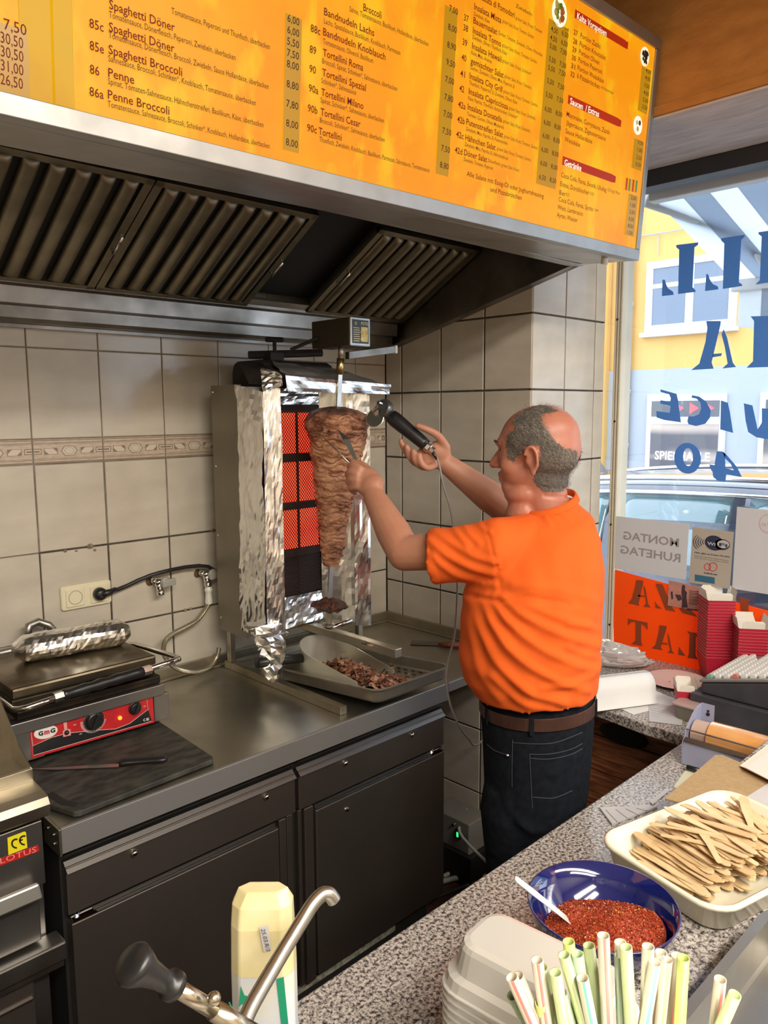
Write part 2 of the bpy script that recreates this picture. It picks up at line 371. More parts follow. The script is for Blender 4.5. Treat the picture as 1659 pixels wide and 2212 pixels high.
mb = MB(); mbox(mb, 0, UL, 0, HT, -D0, -.03)
part('housing', mb, M['steel'], MBX, bevel=.002)
mb = MB(); fw = .030
mbox(mb, 0, UL, 0, fw, -.03, .004); mbox(mb, 0, UL, HT-fw, HT, -.03, .004); mbox(mb, 0, .020, fw+.0006, HT-fw-.0006, -.03, .0035)
part('frame', mb, M['alu'], MBX, bevel=.0015)
def menu_mat(name, a, b, c, s=1.0):
    m = bpy.data.materials.new(name); m.use_nodes = True; nt = m.node_tree; bs = nt.nodes['Principled BSDF']; tc = nt.nodes.new('ShaderNodeTexCoord')
    def nz(sc, d, st=(1, 1, 1)):
        mp = nt.nodes.new('ShaderNodeMapping'); mp.inputs['Scale'].default_value = st; nt.links.new(tc.outputs['Object'], mp.inputs[0])
        n = nt.nodes.new('ShaderNodeTexNoise'); n.inputs['Scale'].default_value = sc; n.inputs['Detail'].default_value = d; nt.links.new(mp.outputs[0], n.inputs[0]); return n.outputs[0]
    r = nt.nodes.new('ShaderNodeMapRange'); r.inputs[1].default_value = .42; r.inputs[2].default_value = .62; nt.links.new(nz(3.2, 6), r.inputs[0])
    r2 = nt.nodes.new('ShaderNodeMapRange'); r2.inputs[1].default_value = .54; r2.inputs[2].default_value = .66; nt.links.new(nz(9, 10, (1.6, 1, .8)), r2.inputs[0])
    m1 = nt.nodes.new('ShaderNodeMix'); m1.data_type = 'RGBA'; m1.inputs['A'].default_value = (*a, 1); m1.inputs['B'].default_value = (*b, 1); nt.links.new(r.outputs[0], m1.inputs['Factor'])
    m2 = nt.nodes.new('ShaderNodeMix'); m2.data_type = 'RGBA'; m2.inputs['B'].default_value = (*c, 1); nt.links.new(m1.outputs['Result'], m2.inputs['A'])
    mm = nt.nodes.new('ShaderNodeMath'); mm.operation = 'MULTIPLY'; mm.inputs[1].default_value = .7; nt.links.new(r2.outputs[0], mm.inputs[0]); nt.links.new(mm.outputs[0], m2.inputs['Factor'])
    bs.inputs['Base Color'].default_value = (.05, .018, .002, 1); nt.links.new(m2.outputs['Result'], bs.inputs['Emission Color']); bs.inputs['Emission Strength'].default_value = s
    bs.inputs['Roughness'].default_value = .42; bs.inputs['Specular IOR Level'].default_value = .3; return m
M['menu'] = menu_mat('menu_film', (.90, .29, .003), (.96, .40, .003), (.90, .55, .006), 1.0)
M['menu_edge'] = menu_mat('menu_edge', (.66, .30, .003), (.80, .42, .004), (.70, .42, .01), .9)
M['ink'] = mat('menu_ink', (.13, .006, .003), .5, spec=.2); M['ink2'] = mat('menu_small_ink', (.055, .016, .008), .5, spec=.2)
M['bar'] = mat('price_bar', (.10, .05, .002), .3, emis=(.52, .25, .006), estr=.8); M['banner'] = mat('banner_red', (.18, .01, .004), .3, emis=(.36, .018, .003), estr=.8)
M['ivory'] = mat('banner_white', (.8, .76, .62), .4, emis=(.9, .85, .68), estr=.65)
mb = MB(); mbox(mb, .020, UE, fw, HT-fw, -.028, -.002); part('panel', mb, M['menu'], MBX)
mb = MB(); mbox(mb, UD+.05, UL, fw, HT-fw, -.028, -.002); part('panel', mb, M['menu'], MBX)
mb = MB(); mbox(mb, UE+.0005, UE+.028, fw, HT-fw, -.028, .002); mbox(mb, UE+.030, UD+.05, fw, HT-fw, -.028, .000)
part('joint_strip', mb, M['menu_edge'], MBX, bevel=.001)
A1 = lambda x, y: (x/1.9988, y/1.9988)
A2 = lambda x, y: (830+x/2.0012, y/2.0012)
tx = MB()
def T(s, f, x0, y0, x1, y1, h, mi=0, bold=.012, o=.0004):
    a = MP(*f(x0, y0), o); b = MP(*f(x1, y1), o); u0, v0 = uv(a); u1, v1 = uv(b); vm = (v0+v1)/2
    text(tx, s, ML(u0, vm, o), ML(u1, vm, o), mU, h, mi, bold*.75)
nm, ds = .0130, .0092
rows1 = [(None, '84b', 'Spaghetti Döner', (460, -40, 745, 40), 'Tomatensauce, Dönerfleisch, Peperoni, Zwiebeln, überbacken', (460, 5, 1010, 170)),
 ((375, 25), '85c', 'Spaghetti Döner', (460, 52, 745, 138), 'Tomatensauce, Dönerfleisch, Broccoli, Zwiebeln, Sauce Hollandaise, überbacken', (460, 88, 1155, 308)),
 ((378, 122), '85e', 'Spaghetti Broccoli', (460, 150, 780, 243), 'Sahnesauce, Broccoli, Schinken*, Knoblauch, Tomatensauce, überbacken', (460, 190, 1100, 378)),
 ((380, 222), '86', 'Penne', (460, 246, 573, 275), 'Spinat, Tomaten-Sahnesauce, Hähnchenstreifen, Basilikum, Käse, überbacken', (460, 286, 1135, 478)),
 ((380, 322), '86a', 'Penne Broccoli', (460, 345, 727, 412), 'Tomatensauce, Sahnesauce, Broccoli, Schinken*, Knoblauch, Hollandaise, überbacken', (460, 385, 1163, 572))]
for nb, ns, a, r, d, q_ in rows1:
    if nb: T(ns, A1, nb[0], nb[1], nb[0]+(42 if len(ns) < 3 else 62), nb[1]+18, nm)
    T(a, A1, *r, nm); T(d, A1, *q_, ds, 1, .003)
T('Tomatensauce, Peperoni und Thunfisch, überbacken', A1, 730, -10, 1158, 135, ds, 1, .003)
for s, x, y in (('7,50', 5, 35), ('30,50', -8, 92), ('30,50', -6, 152), ('31,00', -5, 212), ('26,50', -6, 272)): T(s, A1, x, y-8, x+98, y+6, .0145, 0, .004)
for s, y in (('6,00', 40), ('6,00', 90), ('5,50', 140), ('7,50', 190), ('8,00', 238), ('8,80', 325), ('7,80', 410), ('8,00', 495), ('8,00', 577)): T(s, A1, 1232, y-8, 1284, y+6, .0125, 1, .008)
rows2 = [('', None, 'Bandnudeln Lachs', (1390, 15, 1608, 98), 'Lachs, Spezialsauce, Basilikum, Knoblauch, Parmesan', (1390, 50, 1722, 186)),
 ('88c', (1333, 80), 'Bandnudeln Knoblauch', (1387, 103, 1658, 205), 'Tomatensauce, Olivenöl, Basilikum', (1387, 135, 1605, 220)),
 ('89', (1330, 168), 'Tortellini Roma', (1387, 190, 1562, 252), 'Broccoli, Spinat, Schinken*, Sahnesauce, überbacken', (1385, 222, 1710, 345)),
 ('90', (1330, 253), 'Tortellini Spezial', (1385, 275, 1575, 342), 'Schinken*, Sahnesauce', (1382, 305, 1533, 358)),
 ('90a', (1328, 340), 'Tortellini Milano', (1382, 360, 1565, 422), 'Spinat, Schinken*, Sahnesauce, überbacken', (1380, 392, 1655, 483)),
 ('90b', (1325, 427), 'Tortellini Cesar', (1380, 446, 1553, 500), 'Broccoli, Schinken*, Sahnesauce, überbacken', (1378, 478, 1659, 568)),
 ('90c', (1323, 512), 'Tortellini', (1373, 528, 1473, 558), 'Thunfisch, Zwiebeln, Knoblauch, Basilikum, Parmesan, Sahnesauce, Tomatensauce', (1377, 560, 1853, 708))]
for ns, nb, a, r, d, q_ in rows2:
    if nb: T(ns, A1, nb[0], nb[1], nb[0]+(28 if len(ns) < 3 else 42), nb[1]+10, nm)
    T(a, A1, *r, nm); T(d, A1, *q_, ds, 1, .003)
T('Broccoli', A1, 1560, -15, 1638, 38, nm)
T('Sahne, Tomatensauce, Basilikum, Hollandaise, überbacken', A1, 1500, -2, 1843, 155, ds, 1, .003)
for s, x, y in (('7,00', 272, 18), ('8,00', 268, 98), ('8,90', 265, 175), ('9,50', 262, 250), ('7,00', 258, 325), ('7,80', 255, 402), ('7,00', 252, 474), ('7,50', 248, 548), ('7,50', 244, 624), ('8,80', 239, 696)): T(s, A2, x, y-8, x+38, y+8, .0125, 1, .008)
rows3 = [('', None, 'Insalata di Pomodori', (400, -45, 555, 52), 'grüner Salat, Kraut, Tomaten', (560, 58, 675, 118), 'Zwiebeln', (560, 5, 630, 40)),
 ('37', (336, 52), 'Insalata Mista', (380, 10, 498, 65), 'grüner Salat, Kraut, Tomaten, Gurken,', (503, 68, 640, 142), 'Zwiebeln, Käse', (378, 35, 448, 65)),
 ('38', (334, 95), 'Bauernsalat', (377, 72, 480, 113), 'Gurken, Tomaten, Zwiebeln, Oliven, Weisskäse', (485, 118, 677, 222), '', None),
 ('39', (331, 158), 'Insalata Tonno', (375, 114, 498, 168), 'grüner Salat, Kraut, Tomaten, Gurken,', (503, 175, 655, 250), 'Zwiebeln, Oliven, Thunfisch, Käse', (373, 135, 523, 208)),
 ('', None, 'Insalata Hawaii', (372, 180, 500, 237), 'grüner Salat, Kraut, Schinken*', (504, 243, 630, 300), 'Käse, Mais, Ananas', (370, 200, 458, 244)),
 ('40', (328, 225), 'gemischter Salat', (367, 247, 510, 305), 'grüner Salat, Kraut, Tomaten,', (514, 310, 632, 362), 'Gurken, Zwiebeln, Oliven, Mais, Peperoni, Ei', (366, 268, 558, 355)),
 ('41', (323, 295), 'Insalata City Grill', (363, 310, 505, 370), 'grüner Salat, Kraut, Tomaten, Gurken,', (510, 375, 660, 442), 'Thunfisch, Pepperoni, Ei, Zwiebeln, Oliven, Käse', (362, 335, 570, 424)),
 ('42', (320, 360), 'Insalata Capricciosa', (360, 378, 530, 445), 'grüner Salat, Kraut, Zwiebeln,', (534, 448, 650, 498), 'Käse, Paprika, Thunfisch, Artischocken, Schinken*', (358, 400, 572, 490)),
 ('42a', (315, 432), 'Insalata Donatella', (356, 446, 505, 500), 'grüner Salat, Kraut, Zwiebeln,', (510, 505, 628, 552), 'Tomaten, Gurken, Oliven, Mozzarella', (354, 470, 514, 532)),
 ('42b', (312, 497), 'Putenstreifen Salat', (351, 510, 510, 568), 'grüner Salat, Kraut, Tomaten, Gurken,', (514, 572, 660, 626), 'Zwiebeln, Mais, Paprika, Ei, Putenstreifen', (350, 535, 530, 602)),
 ('42c', (308, 562), 'Hähnchen Salat', (347, 579, 478, 622), 'grüner Salat, Kraut, Tomaten, Gurken,', (484, 625, 633, 677), 'Zwiebeln, Mais, Paprika, Ei, Hähnchenbrust', (345, 603, 533, 667)),
 ('42d', (303, 630), 'Döner Salat', (343, 642, 442, 675), 'Dönerfleisch, grüner Salat, Kraut,', (447, 677, 582, 720), 'Zwiebeln, Tomaten, Peperoni', (341, 668, 468, 708))]
for ns, nb, a, r, d, q_, e, q2 in rows3:
    if nb: T(ns, A2, nb[0], nb[1], nb[0]+(20 if len(ns) < 3 else 32), nb[1]+8, nm)
    T(a, A2, *r, nm); T(d, A2, *q_, .0078, 1, .0)
    if e: T(e, A2, *q2, .0080, 1, .003)
T('Alle Salate mit Essig-Öl oder Joghurtdressing', A2, 355, 737, 688, 836, .0108, 0, .006); T('und Pizzabrötchen', A2, 458, 805, 593, 843, .0108, 0, .006)
T('klein', A2, 725, 82, 745, 90, .007, 1, 0); T('groß', A2, 773, 108, 790, 115, .007, 1, 0)
for a, b, x, y, x2, y2 in (('4,50', '6,50', 713, 118, 760, 138), ('4,50', '6,50', 710, 155, 757, 177), ('5,00', '7,00', 708, 192, 754, 215), ('5,50', '7,50', 705, 248, 751, 271), ('5,50', '7,50', 702, 286, 749, 307), ('5,50', '7,50', 698, 343, 744, 366), ('5,50', '7,50', 693, 402, 740, 424), ('6,00', '8,00', 689, 464, 736, 484), ('6,00', '8,00', 685, 522, 731, 542), ('6,00', '8,00', 681, 580, 727, 600), ('6,00', '8,00', 676, 640, 722, 658), ('6,00', '8,00', 672, 699, 718, 716), ('6,50', '8,50', 667, 759, 713, 774)):
    T(a, A2, x, y-6, x+29, y+8, .0115, 1, .008); T(b, A2, x2, y2-6, x2+28, y2+7, .0115, 1, .008)
for n_, x, y, s, r in (('27', 811, 130, 'Portion Zaziki', (840, 150, 927, 192)), ('28', 809, 168, 'Portion Krautsalat', (837, 187, 950, 243)), ('29', 806, 205, 'Portion Oliven', (834, 222, 923, 262)), ('30', 804, 240, 'Portion Peperoni', (832, 256, 935, 303)), ('31', 801, 276, 'Portion Weisskäse', (829, 292, 943, 343)), ('32', 799, 312, '6 Pizzabrötchen', (827, 325, 925, 368))):
    T(n_, A2, x, y, x+17, y+8, .0118); T(s, A2, *r, .0118, 0, .004)
T('mit Kräuterbutter', A2, 930, 372, 985, 397, .008, 1, 0)
for s, r in (('Mayonaise, Currysauce, Zaziki', (783, 492, 970, 568)), ('Jägersauce, Zigeunersauce', (782, 528, 953, 596)), ('Sauce Hollandaise', (779, 563, 895, 608)), ('Weisskäse', (776, 597, 843, 622)), ('Coca Cola, Fanta, Exotik, Uludag', (762, 757, 958, 817)), ('Eistea, Durstlöscher', (758, 792, 883, 831)), ('Bier', (755, 828, 782, 835)), ('Coca Cola, Fanta, Sprite', (752, 861, 900, 900)), ('Wein, Lambrusco', (748, 894, 857, 920)), ('Ayran, Wasser', (745, 927, 835, 948))): T(s, A2, *r, .0118, 0, .004)
for s, r in (('0,33 zzgl. Pfand', (963, 820, 1015, 836)), ('0,33,', (887, 832, 905, 838)), ('0,5', (784, 833, 797, 837)), ('1 Liter', (904, 902, 925, 908))): T(s, A2, *r, .008, 1, 0)
for x, ls in ((1124, ((4, 312), (4, 343), (3.5, 375), (4, 407), (5, 438), (3.5, 468))), (1092, ((.5, 622), (1, 654), (2.5, 687), (.5, 717))), (1064, ((2, 862), (1, 893), (2.5, 923), (3.5, 953), (8.5, 983), (1.5, 1012)))):
    for i, (p, y) in enumerate(ls): T(('%.2f' % p).replace('.', ','), A2, x-i*3, y-5, x-i*3+22, y+5, .0105, 1, .006)
part('lettering', tx, [M['ink'], M['ink2']], MBX)
def poly(f, pts, mats, name, o=.0002, th=.0004):
    mb = MB(); mb.prism([MP(*f(*p), o) for p in pts], -mN*th); return part(name, mb, mats, MBX)
def vbar(f, xt, yt, xb, yb, wd):
    u0, v0 = uv(MP(*f(xt, yt))); u1, v1 = uv(MP(*f(xb, yb))); w_ = u0-uv(MP(*f(xt+wd, yt)))[0]
    mb = MB(); mb.prism([ML(u0, v0, .0002), ML(u0-w_, v0, .0002), ML(u0-w_, v1, .0002), ML(u0, v1, .0002)], -mN*.0004); part('price_bar', mb, M['bar'], MBX)
vbar(A1, 1226, -10, 1220, 585, 70); vbar(A2, 255, -20, 222, 715, 56); vbar(A2, 705, 55, 658, 775, 88); vbar(A2, 1108, 278, 1093, 472, 42); vbar(A2, 1078, 592, 1067, 720, 42); vbar(A2, 1056, 832, 1037, 1010, 40); vbar(A1, -60, -30, -60, 290, 165)
def banner(s, x0, y0, x1, y1, t0, t1):
    u0, v0 = uv(MP(*A2(x0, y0))); u1, v1 = uv(MP(*A2(x1, y1))); hh = (v0-v1)
    pts = [(u0, v1), (u0, v0)]
    pts += [(u1+.018*(1-math.sin(a)), v0-.018*(1-math.cos(a))) for a in [0, .4, .8, 1.2, 1.57]]
    pts += [(u1+.018*(1-math.cos(a)), v1+.018*(1-math.sin(a))) for a in [0, .4, .8, 1.2, 1.57]]
    mb = MB(); mb.prism([ML(u, v, .0002) for u, v in pts], -mN*.0004); B = part('banner', mb, M['banner'], MBX)
    global tx; tx = MB(); T(s, A2, *t0, *t1, .0158, 0, .012, .0008); part('banner_lettering', tx, M['ivory'], B)
banner('Kalte Vorspeisen', 818, 20, 1045, 205, (824, 70), (952, 138)); banner('Saucen  / Extras', 792, 393, 1018, 545, (797, 440), (923, 490)); banner('Getränke', 770, 660, 996, 787, (775, 703), (848, 727))
def oval(x, y, r, kind):
    u, v = uv(MP(*A2(x, y))); mb = MB(); n = 28
    mb.prism([ML(u-r*math.cos(2*math.pi*i/n), v+r*math.sin(2*math.pi*i/n), .0003) for i in range(n)], -mN*.0004)
    B = part('plate_picture', mb, M['ivory'], MBX); mb = MB(); cols = {'salad': [(.20, .30, .03), (.5, .08, .02), (.5, .4, .1), (.08, .2, .02)], 'olive': [(.02, .018, .015)]*2, 'sauce': [(.14, .02, .01), (.6, .45, .15), (.7, .6, .4)]}[kind]
    ms = [mat('print_'+kind, c, .5) for c in cols]
    if kind == 'sauce': sp = [(-.008, .008, .0075, 0), (.007, .006, .007, 2), (0, -.009, .0075, 1)]
    else: sp = [((random.random()-.5)*r*1.1, (random.random()-.5)*r*1.1, r*.22, i % len(cols)) for i in range(22)]
    for k, (a, b, q_, mi) in enumerate(sp): mb.add([ML(u+a+q_*math.cos(t*1.05), v+b+q_*math.sin(t*1.05), .0006+.00003*k) for t in range(6)], [(5, 4, 3, 2, 1, 0)], mi)
    part('food_print', mb, ms, B)
oval(750, 32, .031, 'salad'); oval(1120, 238, .024, 'olive'); oval(1092, 538, .024, 'sauce')
mb = MB()
for i, x in enumerate((1045, 1058, 1073, 1087)):
    u, v = uv(MP(*A2(x, 790+i*4))); mbox(mb, u-.0045, u+.0045, v-.017, v+.015, .0002, .0006, i % 2)
part('can_picture', mb, [mat('can_red', (.55, .03, .02), .3), mat('can_green', (.08, .25, .10), .3)], MBX)
mb = MB(); c = ML(.10, -.001, -.05); mb.tube([c, c-mU*.016], .010, 14); part('cable_clip', mb, M['white'], MBX)
# ================================================================ SHOP WINDOW
WX = .462
M['winframe'] = mat('window_frame_cream', (.66, .61, .49), .4, col2=(.58, .53, .42), scale=6)
M['windark'] = mat('window_head_dark', (.035, .035, .038), .4)
def glassmat(name, col=(.97, .985, 1), k=.06):
    m = bpy.data.materials.new(name); m.use_nodes = True; nt = m.node_tree; nt.nodes.remove(nt.nodes['Principled BSDF'])
    a = nt.nodes.new('ShaderNodeBsdfTransparent'); a.inputs[0].default_value = (*col, 1); g = nt.nodes.new('ShaderNodeBsdfGlossy'); g.inputs['Roughness'].default_value = .02
    x = nt.nodes.new('ShaderNodeMixShader'); x.inputs[0].default_value = k; nt.links.new(a.outputs[0], x.inputs[1]); nt.links.new(g.outputs[0], x.inputs[2]); nt.links.new(x.outputs[0], nt.nodes['Material Output'].inputs[0]); return m
M['pane'] = glassmat('window_glass')
mb = MB()
mb.box(.455, .52, -.770, -.737, .768, 2.478)
for y in (-.744, -.755, -.766): mb.box(.446, .456, y-.0035, y+.0035, .768, 2.478)
W1 = part('window_1', mb, M['winframe'], None, bevel=.001); W1['kind'] = 'structure'
mb = MB(); mb.box(.43, .52, -3.6, -.70, 2.479, 2.533); part('window_head', mb, M['windark'], W1, bevel=.002)
mb = MB(); mb.box(.45, .52, -3.6, -.70, .766, .80); mb.box(.455, .52, -3.6, -3.54, .8, 2.478); mb.box(.46, .50, -.7345, -.696, .768, .80); part('window_sill_frame', mb, M['winframe'], W1)
mb = MB(); mb.box(.470, .474, -3.54, -.776, .80, 2.478); mb.box(.470, .474, -.7345, -.696, .80, 2.478); part('pane', mb, M['pane'], W1)
for pz in ((1334, 690), (1328, 910), (1320, 1133), (1317, 1349)):
    c = AX(*pz, .4465); mb = MB(); mb.lathe([(.004, 0), (.004, .0025)], c, (-1, 0, 0), 8); part('screw', mb, M['blackm'], W1)
F5 = lambda x, y: (1380+x/5.946, 400+y/5.946)
F6 = lambda x, y: (1240+x/2.0118, 400+y/2.011)
F7 = lambda x, y: (1300+x/4.4235, 800+y/4.4235)
F8 = lambda x, y: (1240+x/3.687, 1250+y/3.687)
F9 = lambda x, y: (1480+x/9.218, 1240+y/9.218)
M['blue'] = mat('blue_vinyl', (.07, .24, .74), .5, bump=.35, bscale=60)
def cut(f, pts, m, parent, name='letter', x=WX, th=.0012, mb=None):
    own = mb is None; mb = mb or MB(); mb.prism([AX(*f(*p), x) for p in pts], (-th, 0, 0))
    if own: return part(name, mb, m, parent)
def letter(polys, f, m, parent, x=WX):
    mb = MB()
    for p in polys: cut(f, p, m, parent, x=x, mb=mb)
    return part('letter', mb, m, parent)
letter([[(480, 775), (490, 768), (765, 735), (760, 765), (715, 800), (690, 1310), (732, 1355), (725, 1372), (505, 1398), (520, 830), (485, 800)], [(305, 1215), (335, 1215), (350, 1270), (375, 1325), (440, 1368), (450, 1408), (298, 1425)]], F5, M['blue'], W1)
letter([[(1058, 690), (1075, 680), (1362, 637), (1358, 665), (1318, 700), (1285, 1245), (1330, 1280), (1325, 1295), (1080, 1333), (1100, 750), (1060, 710)], [(868, 1140), (890, 1145), (910, 1205), (950, 1270), (1015, 1300), (1022, 1338), (852, 1360)]], F5, M['blue'], W1)
letter([[(1538, 605), (1850, 560), (1810, 620), (1800, 1180), (1840, 1220), (1500, 1277), (1555, 1220), (1580, 660), (1540, 630)]], F5, M['blue'], W1)
letter([[(575, 590), (638, 590), (637, 605), (598, 770), (607, 797), (510, 803), (545, 775), (572, 680), (580, 620)], [(650, 625), (665, 660), (690, 770), (704, 790), (645, 796), (668, 775), (655, 700), (642, 650)], [(604, 733), (643, 730), (640, 742), (602, 748)]], F6, M['blue'], W1)
letter([[(768, 570), (900, 566), (885, 600), (880, 760), (900, 788), (750, 793), (778, 765), (783, 590)]], F6, M['blue'], W1)
letter([[(562, 182), (715, 225), (730, 290), (757, 497), (600, 475), (525, 450), (522, 390), (650, 405), (660, 340), (560, 318), (562, 285), (655, 300), (660, 265), (645, 230), (562, 205)]], F7, M['blue'], W1)
letter([[(862, 237), (930, 250), (1000, 300), (1042, 380), (1035, 450), (990, 510), (900, 532), (830, 515), (818, 485), (830, 440), (880, 440), (930, 420), (950, 370), (945, 310), (905, 270), (860, 262)]], F7, M['blue'], W1)
letter([[(1140, 287), (1205, 310), (1225, 400), (1255, 597), (1133, 565)]], F7, M['blue'], W1)
letter([[(1358, 315), (1440, 335), (1490, 565), (1530, 500), (1530, 362), (1640, 370), (1640, 640), (1570, 658), (1480, 640), (1400, 590), (1375, 480)]], F7, M['blue'], W1)
n = 24
def el(cx, cy, rx, ry, tl=0): return [(cx+rx*math.cos(2*math.pi*i/n)*math.cos(tl)-ry*math.sin(2*math.pi*i/n)*math.sin(tl), cy+rx*math.cos(2*math.pi*i/n)*math.sin(tl)+ry*math.sin(2*math.pi*i/n)*math.cos(tl)) for i in range(n)]
mb = MB(); eo = el(820, 840, 128, 148, -.12); ei = el(825, 828, 48, 86, -.05)
vs = [AX(*F7(*p), WX) for p in eo]+[AX(*F7(*p), WX) for p in ei]; vs2 = [v-np.array([.0012, 0, 0]) for v in vs]
fs = [(i, (i+1) % n, n+(i+1) % n, n+i) for i in range(n)]; fs += [tuple(j+2*n for j in f)[::-1] for f in fs]; fs += [(i, 2*n+i, 2*n+(i+1) % n, (i+1) % n) for i in range(n)]+[(n+i, n+(i+1) % n, 3*n+(i+1) % n, 3*n+i) for i in range(n)]
mb.add(vs+vs2, fs); part('letter', mb, M['blue'], W1)
letter([[(1100, 772), (1155, 775), (1185, 800), (1178, 845), (1183, 935), (1190, 995), (1183, 1062), (1110, 1055), (1065, 1020), (1060, 970), (1035, 935), (1030, 898), (1078, 905), (1090, 830)], [(1155, 775), (1200, 815), (1290, 920), (1340, 1020), (1262, 955), (1230, 890), (1182, 845)], [(1183, 935), (1262, 955), (1340, 1020), (1190, 995)]], F7, M['blue'], W1)
M['osign'] = mat('fluorescent_orange_card', (.95, .115, .008), .5, emis=None)
def translucent(name, col, k=.5, rough=.5):
    m = mat(name, col, rough); nt = m.node_tree; t = nt.nodes.new('ShaderNodeBsdfTranslucent'); t.inputs[0].default_value = (*col, 1); x = nt.nodes.new('ShaderNodeMixShader'); x.inputs[0].default_value = k
    nt.links.new(nt.nodes['Principled BSDF'].outputs[0], x.inputs[1]); nt.links.new(t.outputs[0], x.inputs[2]); nt.links.new(x.outputs[0], nt.nodes['Material Output'].inputs[0]); return m
M['osign'] = translucent('fluorescent_orange_card', (.98, .155, .004), .5)
M['oink'] = mat('brown_letters', (.26, .05, .012), .6)
M['paper'] = translucent('white_paper', (.70, .69, .70), .35)
S = thing('orange_sign', 'fluorescent orange sign with cut-out brown lettering low in the shop window', 'sign', AX(1420, 1420, .45))
mb = MB(); pts = [AX(1323, 1229, .455), AX(1720, 1336, .455), AX(1720, 1400, .455)]; pts = [pts[0], pts[1], np.array([.455, pts[1][1], .801]), np.array([.455, AX(1327, 1388, .455)[1], .801])]
mb.prism(pts, (.0015, 0, 0)); part('card', mb, M['osign'], S)
XS = .4535
for polys, f in (([[(495, 10), (550, 15), (550, 40), (515, 195), (520, 215), (432, 195), (460, 160), (490, 50)], [(555, 55), (570, 80), (590, 200), (610, 230), (553, 222), (575, 195), (560, 120)], [(512, 128), (560, 135), (557, 147), (510, 142)]], F8),
  ([[(650, 38), (705, 45), (740, 130), (780, 225), (810, 265), (730, 250), (680, 120), (655, 60)], [(645, 180), (660, 205), (700, 240), (650, 235)]], F8), ([[(835, 235), (905, 225), (985, 305), (865, 275)]], F8),
  ([[(425, 360), (662, 400), (655, 425), (615, 450), (600, 800), (440, 780), (445, 440)]], F9), ([[(840, 495), (940, 450), (1030, 460), (1025, 500), (985, 540)], [(1080, 465), (1310, 520), (1265, 550), (1260, 820), (1110, 790), (1100, 550)]], F9),
  ([[(430, 318), (585, 350), (587, 410), (560, 375), (535, 360), (535, 500), (545, 537), (457, 520), (490, 490), (490, 345), (455, 345), (430, 372)]], F8),
  ([[(680, 370), (738, 378), (735, 400), (692, 545), (705, 570), (618, 555), (650, 525), (675, 420)], [(745, 430), (760, 470), (780, 575), (798, 597), (745, 590), (765, 570), (750, 500)], [(702, 508), (747, 515), (744, 527), (699, 520)]], F8),
  ([[(898, 418), (998, 438), (970, 470), (968, 610), (988, 643), (903, 630), (915, 600), (920, 445)], [(835, 543), (850, 565), (887, 615), (830, 607)]], F8)):
    mb = MB()
    for p in polys: cut(f, p, None, None, x=XS, th=.0006, mb=mb)
    part('letter', mb, M['oink'], S)
def sheet(pts, f, name, label, cat, m=None, x=.450, group=None):
    P = [AX(*f(*p), x) for p in pts]; t = thing(name, label, cat, P[-1], group); mb = MB(); mb.prism(P, (.0008, 0, 0)); part('sheet', mb, m or M['paper'], t); return t
def wtext(mb, s, f, a, b, h, mirror, mi=0, bold=.008, x=.4496):
    text(mb, s, AX(*f(*a), x), AX(*f(*b), x), (0, 0, 1), h, mi, bold, mirror)
M['grey_ink'] = mat('grey_ink', (.30, .27, .30), .7); M['dark_ink'] = mat('dark_ink', (.02, .03, .07), .6); M['red_ink'] = mat('red_ink', (.6, .05, .05), .6)
t = sheet([(140, 1393), (835, 1470), (800, 2000), (112, 1890)], F7, 'paper_notice', 'white paper notice reading MONTAG RUHETAG backwards, taped to the window', 'notice')
mb = MB(); wtext(mb, 'MONTAG', F7, (205, 1612), (735, 1688), .031, True, bold=.02); part('lettering', mb, M['grey_ink'], t); mb = MB(); wtext(mb, 'RUHETAG', F7, (178, 1745), (750, 1836), .031, True, bold=.02); part('lettering', mb, M['grey_ink'], t)
t = sheet([(868, 1497), (1260, 1545), (1222, 2090), (833, 2025)], F7, 'wifi_notice', 'grey wireless notice with a dark round WiFi logo, in the window', 'notice', mat('grey_card', (.42, .38, .33), .6), x=.446)
xw = .4455
mb = MB(); mb.prism([AX(*F7(*p), xw) for p in el(1075, 1650, 92, 70, .3)], (-.0004, 0, 0)); mb.prism([AX(*F7(*p), xw) for p in el(1150, 1665, 75, 52, .12)], (-.0004, 0, 0))
for i in range(5):
    r = 40+i*22; cx, cy = 1000, 1640; a = [(cx-r*math.cos(q_), cy+r*.75*math.sin(q_)) for q_ in np.linspace(-.75, .75, 8)]
    mb.prism([AX(*F7(*p), xw) for p in a+[(p[0]+7, p[1]) for p in a[::-1]]], (-.0004, 0, 0))
part('logo', mb, M['dark_ink'], t)
mb = MB(); wtext(mb, 'Wi', F7, (1005, 1665), (1085, 1678), .011, False, 0, .03, .4444); mb.prism([AX(*F7(*p), .4448) for p in el(1160, 1662, 58, 38, .12)], (-.0002, 0, 0)); part('logo_lettering', mb, M['paper'], t)
mb = MB(); wtext(mb, 'Fi', F7, (1120, 1678), (1200, 1690), .011, False, 0, .03, .4443)
wtext(mb, 'Hier gibt es freies WLAN', F7, (888, 1745), (1218, 1790), .0055, False, 0, .01, xw-.0005)
for i, (a, b) in enumerate((((886, 1775), (1212, 1822)), ((884, 1793), (1212, 1842)))): wtext(mb, ('Unter dem Netznamen Freifunk können wir' if i == 0 else 'freies Internet für unsere Kunden und Gäste'), F7, a, b, .003, False, 0, 0, xw-.0005)
wtext(mb, 'freifunk.net', F7, (975, 1940), (1103, 1958), .005, False, 0, .03, xw-.0005)
part('lettering', mb, M['dark_ink'], t)
mb = MB()
